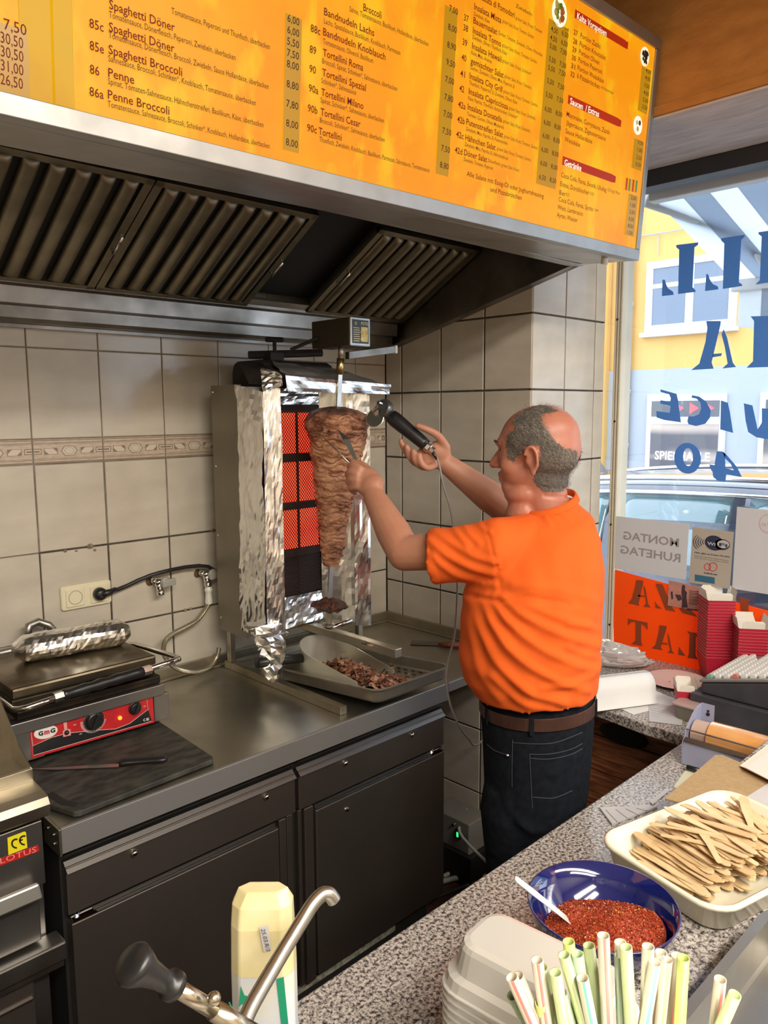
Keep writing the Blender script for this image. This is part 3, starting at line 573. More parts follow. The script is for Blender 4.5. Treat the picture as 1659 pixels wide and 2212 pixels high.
for cx, r_ in ((1062, 42), (1010, 34)):
    a = el(cx, 1878, r_, r_*1.05); b = el(cx, 1878, r_-7, (r_-7)*1.05); vs = [AX(*F7(*p), xw-.0003) for p in a+b]; mb.add(vs, [(i, (i+1) % n, n+(i+1) % n, n+i) for i in range(n)])
part('red_ring', mb, M['red_ink'], t)
mb = MB(); mb.prism([AX(*F7(*p), xw) for p in ((890, 1950), (1080, 1980), (1078, 2040), (890, 2010))], (-.0004, 0, 0)); part('blue_strip', mb, mat('blue_strip', (.03, .13, .22), .6), t)
t = sheet([(1292, 1303), (1760, 1352), (1740, 2165), (1245, 2085)], F7, 'white_poster', 'large white poster with a faint red round stamp at the right of the window', 'poster')
mb = MB()
for r_ in (92, 84):
    a = el(1590, 1465, r_, r_); b = el(1590, 1465, r_-5, r_-5); mb.add([AX(*F7(*p), .4494) for p in a+b], [(i, (i+1) % n, n+(i+1) % n, n+i) for i in range(n)])
wtext(mb, 'glg', F7, (1520, 1475), (1660, 1490), .012, True, 0, 0, .4494)
part('stamp', mb, mat('pale_red', (.6, .42, .42), .7), t)
t = sheet([(755, 12), (1045, 75), (1005, 258), (745, 215)], F8, 'flyer', 'small pinkish flyer with a dark figure taped over the orange sign', 'flyer', mat('flyer_pink', (.55, .24, .19), .6, col2=(.42, .20, .17), scale=40), x=.4495)
mb = MB()
for pl in ([(860, 60), (870, 45), (885, 60), (882, 90), (900, 110), (895, 150), (905, 230), (858, 232), (862, 150), (855, 110)], [(805, 125), (850, 130), (860, 165), (830, 178), (815, 150)], [(770, 105), (785, 100), (790, 160), (775, 165)], [(900, 235), (1000, 250), (997, 260), (900, 246)]): mb.prism([AX(*F8(*p), .449) for p in pl], (-.0003, 0, 0))
for i in range(9): mb.prism([AX(*F8(*p), .449) for p in ((915, 95+i*13), (1005+(-1)**i*12, 105+i*13), (1005+(-1)**i*12, 109+i*13), (915, 99+i*13))], (-.0003, 0, 0))
part('print', mb, mat('flyer_ink', (.06, .025, .035), .7), t)

# ================================================================ STREET
struct('pavement', MB().box(.56, 2.0*6, -9, 14, -.25, -.15), mat('street_grey', (.30, .31, .32), .7, col2=(.25, .26, .27), scale=3))
M['yellow'] = mat('yellow_render', (.70, .42, .13), .8, col2=(.66, .40, .13), scale=2); M['greyr'] = mat('grey_render', (.38, .41, .46), .8); M['whitef'] = mat('white_window_frame', (.72, .73, .74), .5)
M['farglass'] = mat('far_glass', (.13, .17, .24), .15, spec=.8)
FX = 11.5
B = thing('house', 'yellow rendered house with grey ground floor across the street', 'building', (FX+2, 3.5, -.15))
mb = MB(); mb.box(FX, FX+5, -9, 12, 2.44, 7.2); part('upper_wall', mb, M['yellow'], B)
mb = MB(); mb.box(FX-.03, FX+5, -9, 12, -.15, 2.44); part('lower_wall', mb, M['greyr'], B)
mb = MB(); mb.box(FX-.06, FX, -9, 12, .55, .75); part('plinth_band', mb, M['greyr'], B)
mb = MB(); mb.box(FX-.35, FX+5, -9, 12, 7.2, 7.5); part('eaves', mb, M['whitef'], B)
def fwin(y0, y1, z0, z1, mull=1):
    mb = MB(); t_ = .13
    mb.box(FX-.06, FX+.02, y0, y1, z0, z0+t_); mb.box(FX-.06, FX+.02, y0, y1, z1-t_, z1); mb.box(FX-.06, FX+.02, y0, y0+t_, z0+t_, z1-t_); mb.box(FX-.06, FX+.02, y1-t_, y1, z0+t_, z1-t_)
    if mull:
        yc = (y0+y1)/2; mb.box(FX-.05, FX+.02, yc-.07, yc+.07, z0+t_, z1-t_); mb.box(FX-.045, FX+.02, y0+t_, yc-.07, z1-.48, z1-.40); mb.box(FX-.045, FX+.02, yc+.07, y1-t_, z1-.48, z1-.40)
        mb.box(FX-.16, FX, y0-.05, y1+.05, z0-.08, z0)
    F = part('window', mb, M['whitef'], B, bevel=.01); mb = MB(); mb.box(FX-.033, FX-.031, y0+t_, y1-t_, z0+t_, z1-t_); part('pane', mb, M['farglass'], F); return F
fwin(3.21, 4.85, 3.10, 4.36); fwin(.3, 1.95, 3.10, 4.36); fwin(-2.6, -.9, 3.10, 4.36)
M['screen1'] = mat('arcade_film', (.10, .10, .12), .4, col2=(.62, .50, .42), scale=1.1, stretch=(1, .25, 2.2), detail=1, lo=.42, hi=.62)
def shopwin(y0, y1, txt):
    mb = MB(); mb.box(FX-.10, FX-.03, y0-.1, y1+.1, .30, 1.98); W = part('shop_window', mb, M['whitef'], B, bevel=.01)
    mb = MB(); mb.box(FX-.115, FX-.101, y0, y1, .35, 1.45); part('film', mb, M['screen1'], W)
    mb = MB(); mb.box(FX-.115, FX-.101, y0, y1, 1.58, 1.86); part('top_screen', mb, mat('dark_screen', (.10, .11, .13), .3), W)
    if txt:
        mb = MB(); text(mb, 'SPIELHALLE', (FX-.118, y1-.1, .80), (FX-.118, y0+.12, .80), (0, 0, 1), .16, 0, .02); part('sign_lettering', mb, mat('sign_white', (.85, .85, .86), .5), W)
        mb = MB()
        for k in range(3):
            yy = y1-.45-k*.27; mb.prism([(FX-.118, yy, 1.62), (FX-.118, yy, 1.83), (FX-.118, yy-.17, 1.725)], (-.004, 0, 0))
        part('arrow', mb, mat('arrow_red', (.9, .10, .12), .5, emis=(1, .12, .15), estr=.6), W)
shopwin(3.38, 4.62, True); shopwin(1.0, 2.62, False)
mb = MB(); mb.tube([(FX-.12, 5.12, -.15), (FX-.12, 5.12, 7.2)], .055, 12)
for z in (1.0, 2.0, 3.6, 5.2): mb.tube([(FX-.12, 5.12, z), (FX-.12, 5.12, z+.08)], .07, 12)
part('downpipe', mb, mat('zinc', (.42, .45, .50), .5), B, smooth=True)
mb = MB(); mb.box(FX-.5, FX-.03, 5.55, 6.2, -.15, 7.2); part('corner_pier', mb, M['yellow'], B)
mb = MB(); mb.tube([(FX-.05, 5.4, 4.86), (FX-.08, 4.4, 4.83), (FX-.05, 3.0, 4.88)], .012, 6); mb.tube([(FX-.05, 4.65, 4.85), (FX-.05, 4.65, 4.45)], .01, 6); part('facade_cable', mb, M['greyr'], B)
# parked car
CX = 1.80
car = thing('parked_car', 'dark blue-grey estate car parked outside the shop window', 'car', (CX+.9, -.9, -.15))
M['carp'] = mat('car_paint', (.035, .045, .07), .18, .3, coat=1, col2=(.05, .06, .09), scale=30); M['cargl'] = mat('car_glass', (.10, .19, .22), .05, spec=1.0, coat=1)
def roofz(y):
    t = (y+.95)/1.75; return 1.315-.10*abs(t)**2.4-.0*y
mb = MB(); rings = []
for y in np.linspace(-3.3, 1.55, 26):
    zt = max(.62, roofz(y)) if -2.6 < y < .95 else .82-.12*abs(y+.85)/2.4
    zt = .84 if zt < .84 and -3.2 < y < 1.4 else zt
    pts = [(CX-.02, .05), (CX-.05, .40), (CX-.03, .62), (CX+.02, .83), (CX+.10, max(.84, zt-.20)), (CX+.22, max(.85, zt-.02)), (CX+.5, max(.86, zt+.02)), (CX+.9, max(.86, zt+.035)), (CX+1.35, max(.86, zt+.02)), (CX+1.6, max(.85, zt-.02)), (CX+1.7, .84), (CX+1.8, .62), (CX+1.8, .05)]
    rings.append([(x, y, z) for x, z in pts])
mb.rings(rings); part('body', mb, M['carp'], car, smooth=True)
def side(y, f):                                # a point on the side glass, f from belt to roof
    zt = roofz(y); z = .86+(zt-.055-.86)*f; return np.array([CX+.020+.135*f, y, z])
for ya, yb in ((-.62, .02), (-1.55, -.70), (-2.35, -1.63), (.10, .62)):
    mb = MB(); mb.grid(lambda u, v: side(ya+(yb-ya)*u, v*(1 if ya < .05 else 1-.0*u)), 8, 4)
    part('side_window', mb, M['cargl'], car, smooth=True, solid=.006)
mb = MB(); mb.tube([(CX+.145, y, roofz(y)-.045) for y in np.linspace(-2.5, .85, 24)], .011, 8); part('window_trim', mb, mat('car_chrome', (.9, .9, .9), .15, 1), car, smooth=True)
mb = MB(); mb.tube([(CX+.28, y, roofz(y)+.028) for y in np.linspace(-2.4, .75, 24)], .016, 8); mb.tube([(CX+1.5, y, roofz(y)+.028) for y in np.linspace(-2.4, .75, 24)], .016, 8); part('roof_rail', mb, mat('car_rail', (.9, .9, .9), .15, 1), car, smooth=True)
for y in (-.64, -1.59): 
    mb = MB(); mb.add([side(y-.045, 0)-np.array([.012, 0, 0]), side(y+.02, 0)-np.array([.012, 0, 0]), side(y+.02, 1)-np.array([.008, 0, 0]), side(y-.035, 1)-np.array([.008, 0, 0])], [(0, 1, 2, 3)]); part('pillar', mb, M['carp'], car, solid=.01)
for y in (-2.45, .75):
    mb = MB(); mb.lathe([(.31, 0), (.33, .04), (.33, .18), (.31, .22)], (CX-.03, y, .17), (1, 0, 0), 28); part('wheel', mb, M['blackm'], car, smooth=False)
mb = MB(); mb.prism([(CX+.9, .55, 1.28), (CX+.9, .72, 1.28), (CX+.9, .62, 1.36)], (.02, 0, 0)); part('roof_antenna', mb, M['carp'], car)
# awning above the window
AW = thing('awning', 'grey and white striped awning folded out above the shop window', 'awning', (.6, -2.2, 2.45))
m1 = translucent('awning_white', (.80, .84, .88), .75); m2 = translucent('awning_grey', (.46, .52, .60), .7)
y0 = -.80; sl = (2.315-2.44)/(1.12-.5); ws = .095
mbw, mbg = MB(), MB()
for i in range(30):
    a = y0-i*ws; b = a-ws; m_ = mbg if i % 2 else mbw
    m_.prism([(.60, a, 2.478), (.60, b, 2.478), (1.34, b, 2.27), (1.34, a, 2.27)], (0, 0, .0015))
zf = 2.425+sl*.77
part('white_stripe', mbw, m1, AW); part('grey_stripe', mbg, m2, AW)
mbw, mbg = MB(), MB()
for i in range(30):
    a = y0-.02-i*ws; m_ = mbg if i % 2 else mbw
    def ft(u, v): y = a-ws*u; zb = zf-.215+.02*math.cos((y-y0)*2*math.pi/.42); return np.array([1.36, y, (zf-.005)*(1-v)+zb*v])
    m_.grid(ft, 5, 1)
part('valance', mbw, m1, AW, solid=.002); part('valance', mbg, m2, AW, solid=.002)
mb = MB(); mb.box(1.335, 1.375, -4, y0+.01, zf-.045, zf+.012); mb.box(.565, .615, -4, y0+.01, 2.465, 2.56); part('front_rail', mb, M['whitef'], AW, bevel=.004)
E1 = AX(1600, 480, .98); mb = MB(); mb.tube([AX(1397, 428, .62), AX(1500, 462, .80), E1], .032, 14); mb.tube([E1, (1.34, E1[1]-.02, zf-.03)], .022, 12); mb.ball(E1, .036, 12, 8); part('arm', mb, mat('awning_arm', (.62, .66, .68), .4), AW, smooth=True)
# ================================================================ COOKING COUNTER
ZW = .87
WT = thing('worktop', 'stained steel worktop along the tiled back wall, under the grills', 'worktop', (-.8, -.34, .80))
mb = MB(); mb.box(-1.612, -.004, -.672, -.004, .845, ZW); part('slab', mb, M['worktop'], WT, bevel=.002)
mb = MB(); mb.box(-1.612, -.40, -.682, -.6725, .815, ZW+.001); mb.box(-.3995, -.004, -.682, -.6725, .84, ZW+.001); part('front_edge', mb, mat('edge_steel', (.30, .29, .285), .38, .55), WT, bevel=.0015)
mb = MB(); mb.box(-1.612, -.016, -.016, -.0035, ZW+.0005, ZW+.035); mb.box(-.016, -.0035, -.672, -.0035, ZW+.0005, ZW+.035)
mb.box(-1.612, -.03, -.034, -.0165, ZW+.0005, ZW+.006); mb.box(-.034, -.0165, -.672, -.0165, ZW+.0005, ZW+.006); part('upstand', mb, M['steel_warm'], WT, bevel=.001)
mb = MB(); mb.box(-1.618, -1.6125, -.684, -.60, .812, ZW+.001); W_ = part('end_plate', mb, mat('end_plate_brass', (.46, .42, .32), .4, 1), WT, bevel=.001)
for y, z in ((-.625, .853), (-.655, .85), (-.655, .83)): mb = MB(); mb.lathe([(.004, 0), (.004, .002)], (-1.618, y, z), (-1, 0, 0), 10); part('rivet', mb, M['steel_dk'], W_)
M['cab'] = mat('cabinet_steel', (.30, .255, .225), .45, 1, col2=(.24, .205, .18), scale=4, rough2=.5)
M['cabl'] = mat('cabinet_profile', (.19, .18, .17), .42, 1)
def knob(p, parent):
    mb = MB(); mb.lathe([(.0075, 0), (.0085, .003), (.0055, .007), (.003, .0085)], p, (0, -1, 0), 14); part('lock', mb, M['chrome'], parent, smooth=True)
def cabinet(x0, x1, lab, knobs):
    c = thing('refrigerated_cabinet', lab, 'cabinet', ((x0+x1)/2, -.34, .13), 'steel cabinets under the worktop')
    mb = MB(); mb.box(x0, x1, -.640, -.02, .135, .812); part('body', mb, M['blackm'], c)
    # upper drawer with slanted grip edge
    mb = MB(); g = .004; zt, zb = .772, .664
    mb.box(x0+g, x1-g, -.664, -.6405, zb, zt); d = part('drawer', mb, M['cab'], c, bevel=.0015)
    mb = MB(); pr_ = [(-.665, zt-.014), (-.672, zt-.011), (-.652, zt+.008), (-.6405, zt+.008), (-.6405, zt+.001), (-.656, zt+.001)]
    mb.rings([[(x, y, z) for y, z in pr_] for x in (x0+g, x1-g)]); part('grip_edge', mb, M['cabl'], d)
    mb = MB(); mb.box(x0+g, x1-g, -.660, -.6405, zt+.0225, zt+.0265); part('upper_rail', mb, M['cabl'], c); mb = MB(); mb.box(x0+g, x1-g, -.652, -.6405, zt+.029, .812); part('top_panel', mb, M['cab'], c)
    for kx in knobs: knob((kx, -.6645, .742), d)
    return c
def door(c, x0, x1, z0, z1, gx0, gx1, lab=None, hinge=None):
    mb = MB(); mb.box(x0, x1, -.668, -.6405, z0, z1-.02); d = part('door', mb, M['cab'], c, bevel=.003)
    mb = MB(); mb.box(gx0, gx1, -.668, -.6405, z1-.0195, z1-.0165); mb.box(gx0, gx1, -.658, -.648, z1-.016, z1-.008); part('grip_rail', mb, M['cabl'], d, bevel=.0005)
    if hinge:
        mb = MB(); mb.hexa([(hinge, -.668, z1-.018), (hinge+.055, -.668, z1-.018), (hinge+.055, -.645, z1-.018), (hinge, -.645, z1-.018)], [(hinge, -.668, z1-.010), (hinge+.045, -.668, z1-.010), (hinge+.045, -.645, z1-.010), (hinge, -.645, z1-.010)]); mb.lathe([(.006, 0), (.006, .012)], (hinge+.012, -.657, z1-.012), (0, 0, 1), 12); part('hinge', mb, M['chrome'], d)
    return d
c1 = cabinet(-1.605, -.992, 'long steel undercounter cabinet left of the joint, with a drawer over a door', (-1.45, -1.09))
door(c1, -1.597, -1.055, .155, .664, -1.595, -1.058, hinge=-1.594)
c2 = cabinet(-.988, -.398, 'steel undercounter cabinet at the right end, behind the standing man', (-.82, -.55))
d2 = door(c2, -.93, -.403, .155, .664, -.928, -.405, hinge=-.465)
mb = MB(); mb.lathe([(.007, 0), (.007, .003), (.004, .005)], (-.82, -.668, .605), (0, -1, 0), 12); part('keyhole', mb, M['chrome'], d2)
mb = MB(); mb.box(-1.05, -1.028, -.664, -.6405, .145, .66); mb.box(-1.022, -1.002, -.658, -.6405, .145, .66); part('centre_post', mb, M['cab'], c1, bevel=.002)
mb = MB(); mb.box(-.984, -.972, -.658, -.6405, .145, .66); mb.box(-.966, -.936, -.664, -.6405, .145, .66); part('centre_post', mb, M['cab'], c2, bevel=.002)
P = thing('cabinet_plinth', 'black plinth under the steel cabinets with a pale worn strip', 'plinth', (-1, -.6, 0))
mb = MB(); mb.box(-1.6, -.44, -.625, -.05, 0.0, .130); part('board', mb, M['blackm'], P); mb = MB(); mb.box(-1.5, -.60, -.640, -.626, .108, .126); part('pale_strip', mb, mat('pale_strip', (.36, .35, .28), .6, col2=(.12, .11, .09), scale=50), P)  # pale mottled strip along the upper plinth edge

# neighbouring appliance at the left edge
L = thing('fryer_unit', 'steel fryer unit cut off at the left, with yellow and red badges', 'fryer', (-1.95, -.35, 0))
YL = -.70
M['fry'] = mat('fryer_steel', (.33, .31, .30), .36, 1, rough2=.5, col2=(.25, .235, .22), scale=6)
mb = MB(); mb.box(-2.4, -1.650, YL+.03, -.03, .02, .925); part('body', mb, M['fry'], L, bevel=.002)
mb = MB(); mb.rings([[(x, y, z) for y, z in ((-.03, .925), (YL-.01, .925), (YL-.02, .932), (YL-.025, .955), (YL-.015, .968), (YL+.01, .972), (YL+.06, .975), (YL+.06, 1.0), (YL+.07, 1.0), (YL+.07, .985), (-.03, .985))] for x in (-2.4, -1.645)]); part('hob_top', mb, M['steel_warm'], L, bevel=.001)
mb = MB(); mb.prism([(-1.648, YL+.065, .976), (-1.648, YL+.065, 1.002), (-1.648, YL+.13, 1.03), (-1.648, YL+.25, 1.12), (-1.648, -.1, 1.2), (-1.648, -.1, .976)], (.002, 0, 0)); part('splash_guard', mb, M['steel_warm'], L)
mb = MB(); mb.box(-2.4, -1.655, YL, YL+.029, .780, .915); part('badge_panel', mb, M['fry'], L, bevel=.002)
mb = MB(); mb.box(-2.4, -1.668, YL+.005, YL+.029, .66, .765); d = part('drawer', mb, M['fry'], L, bevel=.003)
mb = MB(); mb.hexa([(-2.4, YL-.03, .768), (-1.672, YL-.03, .768), (-1.672, YL+.004, .768), (-2.4, YL+.004, .768)], [(-2.4, YL-.024, .80), (-1.676, YL-.024, .80), (-1.676, YL-.015, .80), (-2.4, YL-.015, .80)]); part('handle', mb, mat('handle_alu', (.62, .60, .54), .45, 1), d, bevel=.004)
mb = MB(); mb.box(-2.4, -1.630, YL-.022, YL+.029, .612, .652); mb.box(-2.4, -1.632, YL-.012, YL+.029, .592, .612); part('rail', mb, M['steel'], L, bevel=.004)
mb = MB(); mb.box(-2.4, -1.69, YL+.003, YL+.029, .06, .585); d = part('door', mb, M['cab'], L, bevel=.002); mb = MB(); mb.box(-2.4, -1.695, YL-.002, YL+.003, .545, .549); part('door_edge', mb, M['cabl'], d)
def fl(px, py, o=0): p = AY(px, py, YL-.0005-o); return p
def fp(mb, pts, o, th=.0005, mi=0): mb.prism([AY(*p, YL-o) for p in pts], (0, -th, 0), mi)
mb = MB(); fp(mb, [(16, 1810), (53, 1796), (56, 1798), (59, 1831), (18, 1847)], .0002); bd = part('ce_badge', mb, mat('badge_yellow', (.72, .60, .01), .5), L)
def arcp(cx, cy, r, a0, a1, w_, n=12, sx=1): 
    o = [(cx+sx*r*math.cos(t), cy+r*math.sin(t)) for t in np.linspace(a0, a1, n)]; i_ = [(cx+sx*(r-w_)*math.cos(t), cy+(r-w_)*math.sin(t)) for t in np.linspace(a1, a0, n)]; return o+i_
mb = MB(); fp(mb, arcp(35, 1822, 11, math.pi*.45, math.pi*1.6, 3.4), .001); fp(mb, arcp(52, 1815, 11, math.pi*.45, math.pi*1.6, 3.4), .001); fp(mb, [(41, 1815), (49, 1812), (49, 1815), (41, 1818)], .001); part('ce_mark', mb, M['black'], bd)
mb = MB(); fp(mb, [(-20, 1862), (82, 1825), (85, 1838), (-20, 1878)], .0008); bd = part('red_badge', mb, mat('badge_red', (.42, .015, .015), .4), L)
mb = MB(); text(mb, 'LOTUS', AY(1, 1866, YL-.0016), AY(79, 1840, YL-.0016), (0, 0, 1), .012, 0, -.004); part('badge_lettering', mb, mat('badge_pink', (.75, .25, .22), .4), bd)

# cutting board, knife
BD = thing('cutting_board', 'worn black cutting board with a grip slot at its left corner', 'cutting board', (-1.4, -.4, ZW+.001))
pts = [(-1.603, -.573), (-1.575, -.655), (-1.565, -.662), (-1.232, -.648), (-1.222, -.635), (-1.20, -.20), (-1.21, -.19), (-1.58, -.19), (-1.60, -.20)]
mb = MB(); mb.prism([(x, y, ZW+.0015) for x, y in pts], (0, 0, .013)); part('board', mb, mat('board_black', (.016, .016, .014), .6, col2=(.055, .052, .042), scale=22, detail=10, stretch=(1, 2.2, 1), bump=.2, bscale=220), BD, bevel=.003)
mb = MB(); mb.prism([(x, y, ZW+.0148) for x, y in ((-1.588, -.545), (-1.572, -.535), (-1.565, -.60), (-1.552, -.625), (-1.564, -.637), (-1.582, -.61))], (0, 0, .0004)); part('grip_slot', mb, M['blackm'], BD)
K = thing('kitchen_knife', 'narrow kitchen knife with a black handle lying on the cutting board', 'knife', (-1.43, -.54, ZW+.016))
a = AZ(68, 1662, .888); b = AZ(258, 1653, .888); c = AZ(362, 1645, .890)
mb = MB(); dr = nrm(b-a); sd_ = nrm(np.cross(dr, (0, 0, 1)))
mb.prism([a, a+dr*.05+sd_*.009, b+sd_*.011, b-sd_*.006], (0, 0, .0016)); part('blade', mb, M['steel'], K)
dr = nrm(c-b); rs = []
for t, r_ in ((0, .009), (.02, .015), (.08, .017), (.2, .014), (.5, .013), (.8, .014), (.93, .016), (1, .010)):
    p = b+(c-b)*t+np.array([0, 0, .0075]); rs.append([p+sd_*r_*.85*math.cos(q_)+np.array([0, 0, 1])*r_*.5*math.sin(q_) for q_ in np.linspace(0, 2*math.pi, 13)[:-1]])
mb = MB(); mb.rings(rs); part('handle', mb, M['black'], K, smooth=True)

# contact grill
G = thing('contact_grill', 'steel contact grill with red control panel and black lever handle', 'contact grill', (-1.40, -.30, ZW+.015))
YG = -.372
cz = lambda x, y, o=0: AY(x, y, YG-o)
x0, x1 = -1.560, -1.196; zb, zt = .898, .992
mb = MB(); mb.box(x0, x1, YG+.02, -.06, zb, zt); part('body', mb, M['fry'], G, bevel=.003)
mb = MB(); mb.hexa([(x0-.008, YG, zb), (x0+.036, YG, zb), (x0+.036, YG+.019, zb), (x0-.008, YG+.019, zb)], [(x0-.030, YG, zt-.022), (x0+.030, YG, zt-.022), (x0+.030, YG+.019, zt-.022), (x0-.030, YG+.019, zt-.022)]); mb.box(x1-.040, x1+.004, YG, YG+.019, zb, zt-.022); mb.box(x0-.045, x1-.012, YG-.008, YG+.03, zt-.021, zt+.008); part('front_frame', mb, M['fry'], G, bevel=.002)
R_ = lambda x, y: (x/2.9625, 1200+y/2.9625)
pc = [(190, 1060), (975, 858), (988, 1068), (200, 1300)]
mb = MB(); mb.prism([cz(*R_(*p), .001) for p in pc], (0, .004, 0)); pn = part('control_panel', mb, mat('panel_red', (.50, .018, .022), .35, col2=(.42, .015, .02), scale=30), G)
mb = MB(); cv = [(212, 1218), (330, 1165), (430, 1137), (520, 1128), (600, 1122), (700, 1112), (800, 1085), (900, 1010), (945, 985), (950, 900), (968, 1055), (210, 1282)]
mb.prism([cz(*R_(*p), .0016) for p in [(212, 1218), (330, 1165), (430, 1137), (600, 1120), (740, 1110), (830, 1075), (945, 985), (950, 990), (972, 1060), (215, 1278)]], (0, .0005, 0)); part('black_field', mb, M['black'], pn)
mb = MB(); ln = [(190, 1075), (212, 1218), (330, 1165), (430, 1137), (600, 1120), (740, 1110), (830, 1075), (948, 985), (935, 885), (900, 882), (215, 1062), (195, 1078), (212, 1280), (972, 1060)]
mb.tube([cz(*R_(*p), .0018) for p in ln], .0006, 4); part('line_print', mb, M['ivory'] if False else mat('panel_line', (.75, .6, .58), .5), pn)
mb = MB(); mb.prism([cz(*R_(293+76*math.cos(t)+0, 1130-15*math.cos(t)+42*math.sin(t)), .0022) for t in np.linspace(0, 2*math.pi, 25)[:-1]], (0, .0004, 0)); lg = part('logo_oval', mb, mat('logo_white', (.72, .69, .66), .5), pn)
mb = MB(); text(mb, 'G', cz(*R_(247, 1155), .0030), cz(*R_(278, 1148), .003), (0, 0, 1), .0105, 0, .05); text(mb, 'm', cz(*R_(284, 1146), .0030), cz(*R_(318, 1138), .003), (0, 0, 1), .0125, 1, .05); text(mb, 'G', cz(*R_(323, 1137), .0030), cz(*R_(355, 1128), .003), (0, 0, 1), .0105, 0, .05); part('logo_lettering', mb, [M['black'], mat('logo_red', (.5, .02, .05), .4)], lg)
def dial(px, py, r, h, nm, m=M['black']):
    c = cz(*R_(px, py), .002); mb = MB(); mb.lathe([(r*1.12, 0), (r*1.12, h*.25), (r*.95, h*.3), (r*.9, h*.9), (r*.8, h)], c, (0, -1, 0), 28); k = part(nm, mb, m, pn, smooth=False, bevel=.0006)
    mb = MB(); d_ = nrm((.45, 0, 1)); pp = np.array([d_[2], 0, -d_[0]]); mb.obox(c+np.array([0, -h-.003, 0]), d_*r*.85, pp*r*.22, (0, .004, 0)); part('pointer', mb, m, k, bevel=.001)
    return c, k
c, k = dial(598, 1052, .0225, .015, 'thermostat_knob'); mb = MB(); mb.lathe([(.0268, 0), (.0268, .004), (.0254, .004), (.0254, 0)], c, (0, -1, 0), 28, cap=(False, False)); part('chrome_ring', mb, M['chrome'], k, smooth=True)
mb = MB()
for i in range(34):
    t = math.radians(175+i*5.2); d_ = np.array([math.cos(t), 0, math.sin(t)]); a = c+d_*.0285; mb.obox(a+d_*.002, d_*.003, np.array([d_[2], 0, -d_[0]])*.0004, (0, .0003, 0))
text(mb, '45', cz(*R_(468, 1090), .002), cz(*R_(488, 1084), .002), (0, 0, 1), .003); text(mb, 'OFF', cz(*R_(508, 1148), .002), cz(*R_(525, 1143), .002), (0, 0, 1), .003); part('scale_print', mb, mat('scale_white', (.7, .66, .62), .5), pn)
c, k = dial(862, 975, .0155, .011, 'power_switch'); mb = MB(); text(mb, 'OFF', cz(*R_(838, 922), .002), cz(*R_(858, 917), .002), (0, 0, 1), .003); text(mb, 'ON', cz(*R_(918, 970), .002), cz(*R_(933, 966), .002), (0, 0, 1), .003)
text(mb, 'C', cz(*R_(917, 1062), .0028), cz(*R_(932, 1058), .0028), (0, 0, 1), .007, 0, .02); text(mb, 'E', cz(*R_(938, 1057), .0028), cz(*R_(955, 1053), .0028), (0, 0, 1), .007, 0, .02); part('switch_print', mb, mat('scale_white2', (.75, .72, .70), .5), pn)
mb = MB(); mb.ball(cz(*R_(768, 1040), .004), (.0055, .005, .0055), 12, 8); part('pilot_light', mb, mat('pilot_orange', (1, .25, .02), .3, emis=(1, .22, .02), estr=2.2), pn, smooth=True)
mb = MB(); mb.ball(cz(*R_(427, 1133), .003), (.006, .006, .006), 12, 8); part('sensor_button', mb, M['black'], pn, smooth=True)
mb = MB(); mb.prism([cz(*R_(*p), .002) for p in ((405, 1070), (428, 1065), (430, 1110), (450, 1112), (454, 1150), (405, 1162), (402, 1125), (412, 1115))], (0, .0004, 0)); part('thermometer_print', mb, mat('pale_pink', (.70, .30, .28), .5), pn)
M['plate'] = mat('burnt_plate', (.020, .016, .013), .5, .6, col2=(.05, .035, .02), scale=14); M['plate_top'] = mat('stained_top', (.24, .20, .14), .33, 1, col2=(.09, .065, .035), scale=6, detail=8, rough2=.55)
mb = MB(); mb.box(x0-.02, x1-.015, YG+.005, -.07, 1.001, 1.022); part('lower_plate', mb, M['plate'], G, bevel=.004)
mb = MB(); mb.box(x0-.03, x1-.03, YG+.005, -.08, 1.025, 1.055); up = part('upper_plate', mb, M['plate'], G, bevel=.006)
mb = MB(); mb.box(x0-.03, x1-.03, YG-.005, -.075, 1.056, 1.083); part('lid', mb, M['plate_top'], up, bevel=.006)
zh = 1.066; yh = YG-.055
mb = MB(); mb.tube([(x0-.034, -.16, 1.05), (x0-.036, YG-.03, 1.045), (x0-.030, yh+.012, 1.047), (x0-.018, yh, 1.05), (x0+.07, yh, 1.058)], .0075, 12); part('lever_bar', mb, M['chrome'], G, smooth=True); mb = MB(); mb.tube([(x0+.26, yh, 1.066), (x1-.012, yh+.002, 1.072), (x1+.012, yh+.008, 1.072), (x1+.020, yh+.03, 1.069), (x1+.010, -.18, 1.06), (x1-.028, -.15, 1.06)], .0075, 12); hd = part('lever_bar', mb, M['chrome'], G, smooth=True)
mb = MB(); rs = [(0, .009), (.01, .014), (.05, .0125), (.1, .011)]+[(.15+.1*i, .0145 if i % 2 else .0115) for i in range(6)]+[(.75, .013), (.9, .0125), (.97, .014), (1, .009)]
mb.tube([np.array([x0+.065+(.205)*t, yh, 1.0575+.009*t]) for t, r_ in rs], [r_ for t, r_ in rs], 16); part('grip', mb, M['black'], hd, smooth=True)
for xx in (x0+.045, x0+.270): mb = MB(); mb.tube([(xx, yh, 1.057+(xx-x0-.045)*.04), (xx+.022, yh, 1.058+(xx-x0-.045)*.04)], .012, 6); part('grip_nut', mb, M['chrome'], hd)
mb = MB(); mb.tube([AY(60, 1375, -.06), AY(62, 1352, -.05), AY(82, 1343, -.045), AY(105, 1350, -.05), AY(120, 1368, -.06)], .011, 12); mb.tube([(x0-.05, -.068, 1.083), (x0+.35, -.055, 1.083)], .011, 10); part('rear_spring_tube', mb, M['steel'], G, smooth=True)
for xx in (x0+.03, x1-.03):
    for yy in (YG+.05, -.10): mb = MB(); mb.lathe([(.012, 0), (.010, .014)], (xx, yy, .8845), (0, 0, 1), 12); part('foot', mb, M['black'], G)
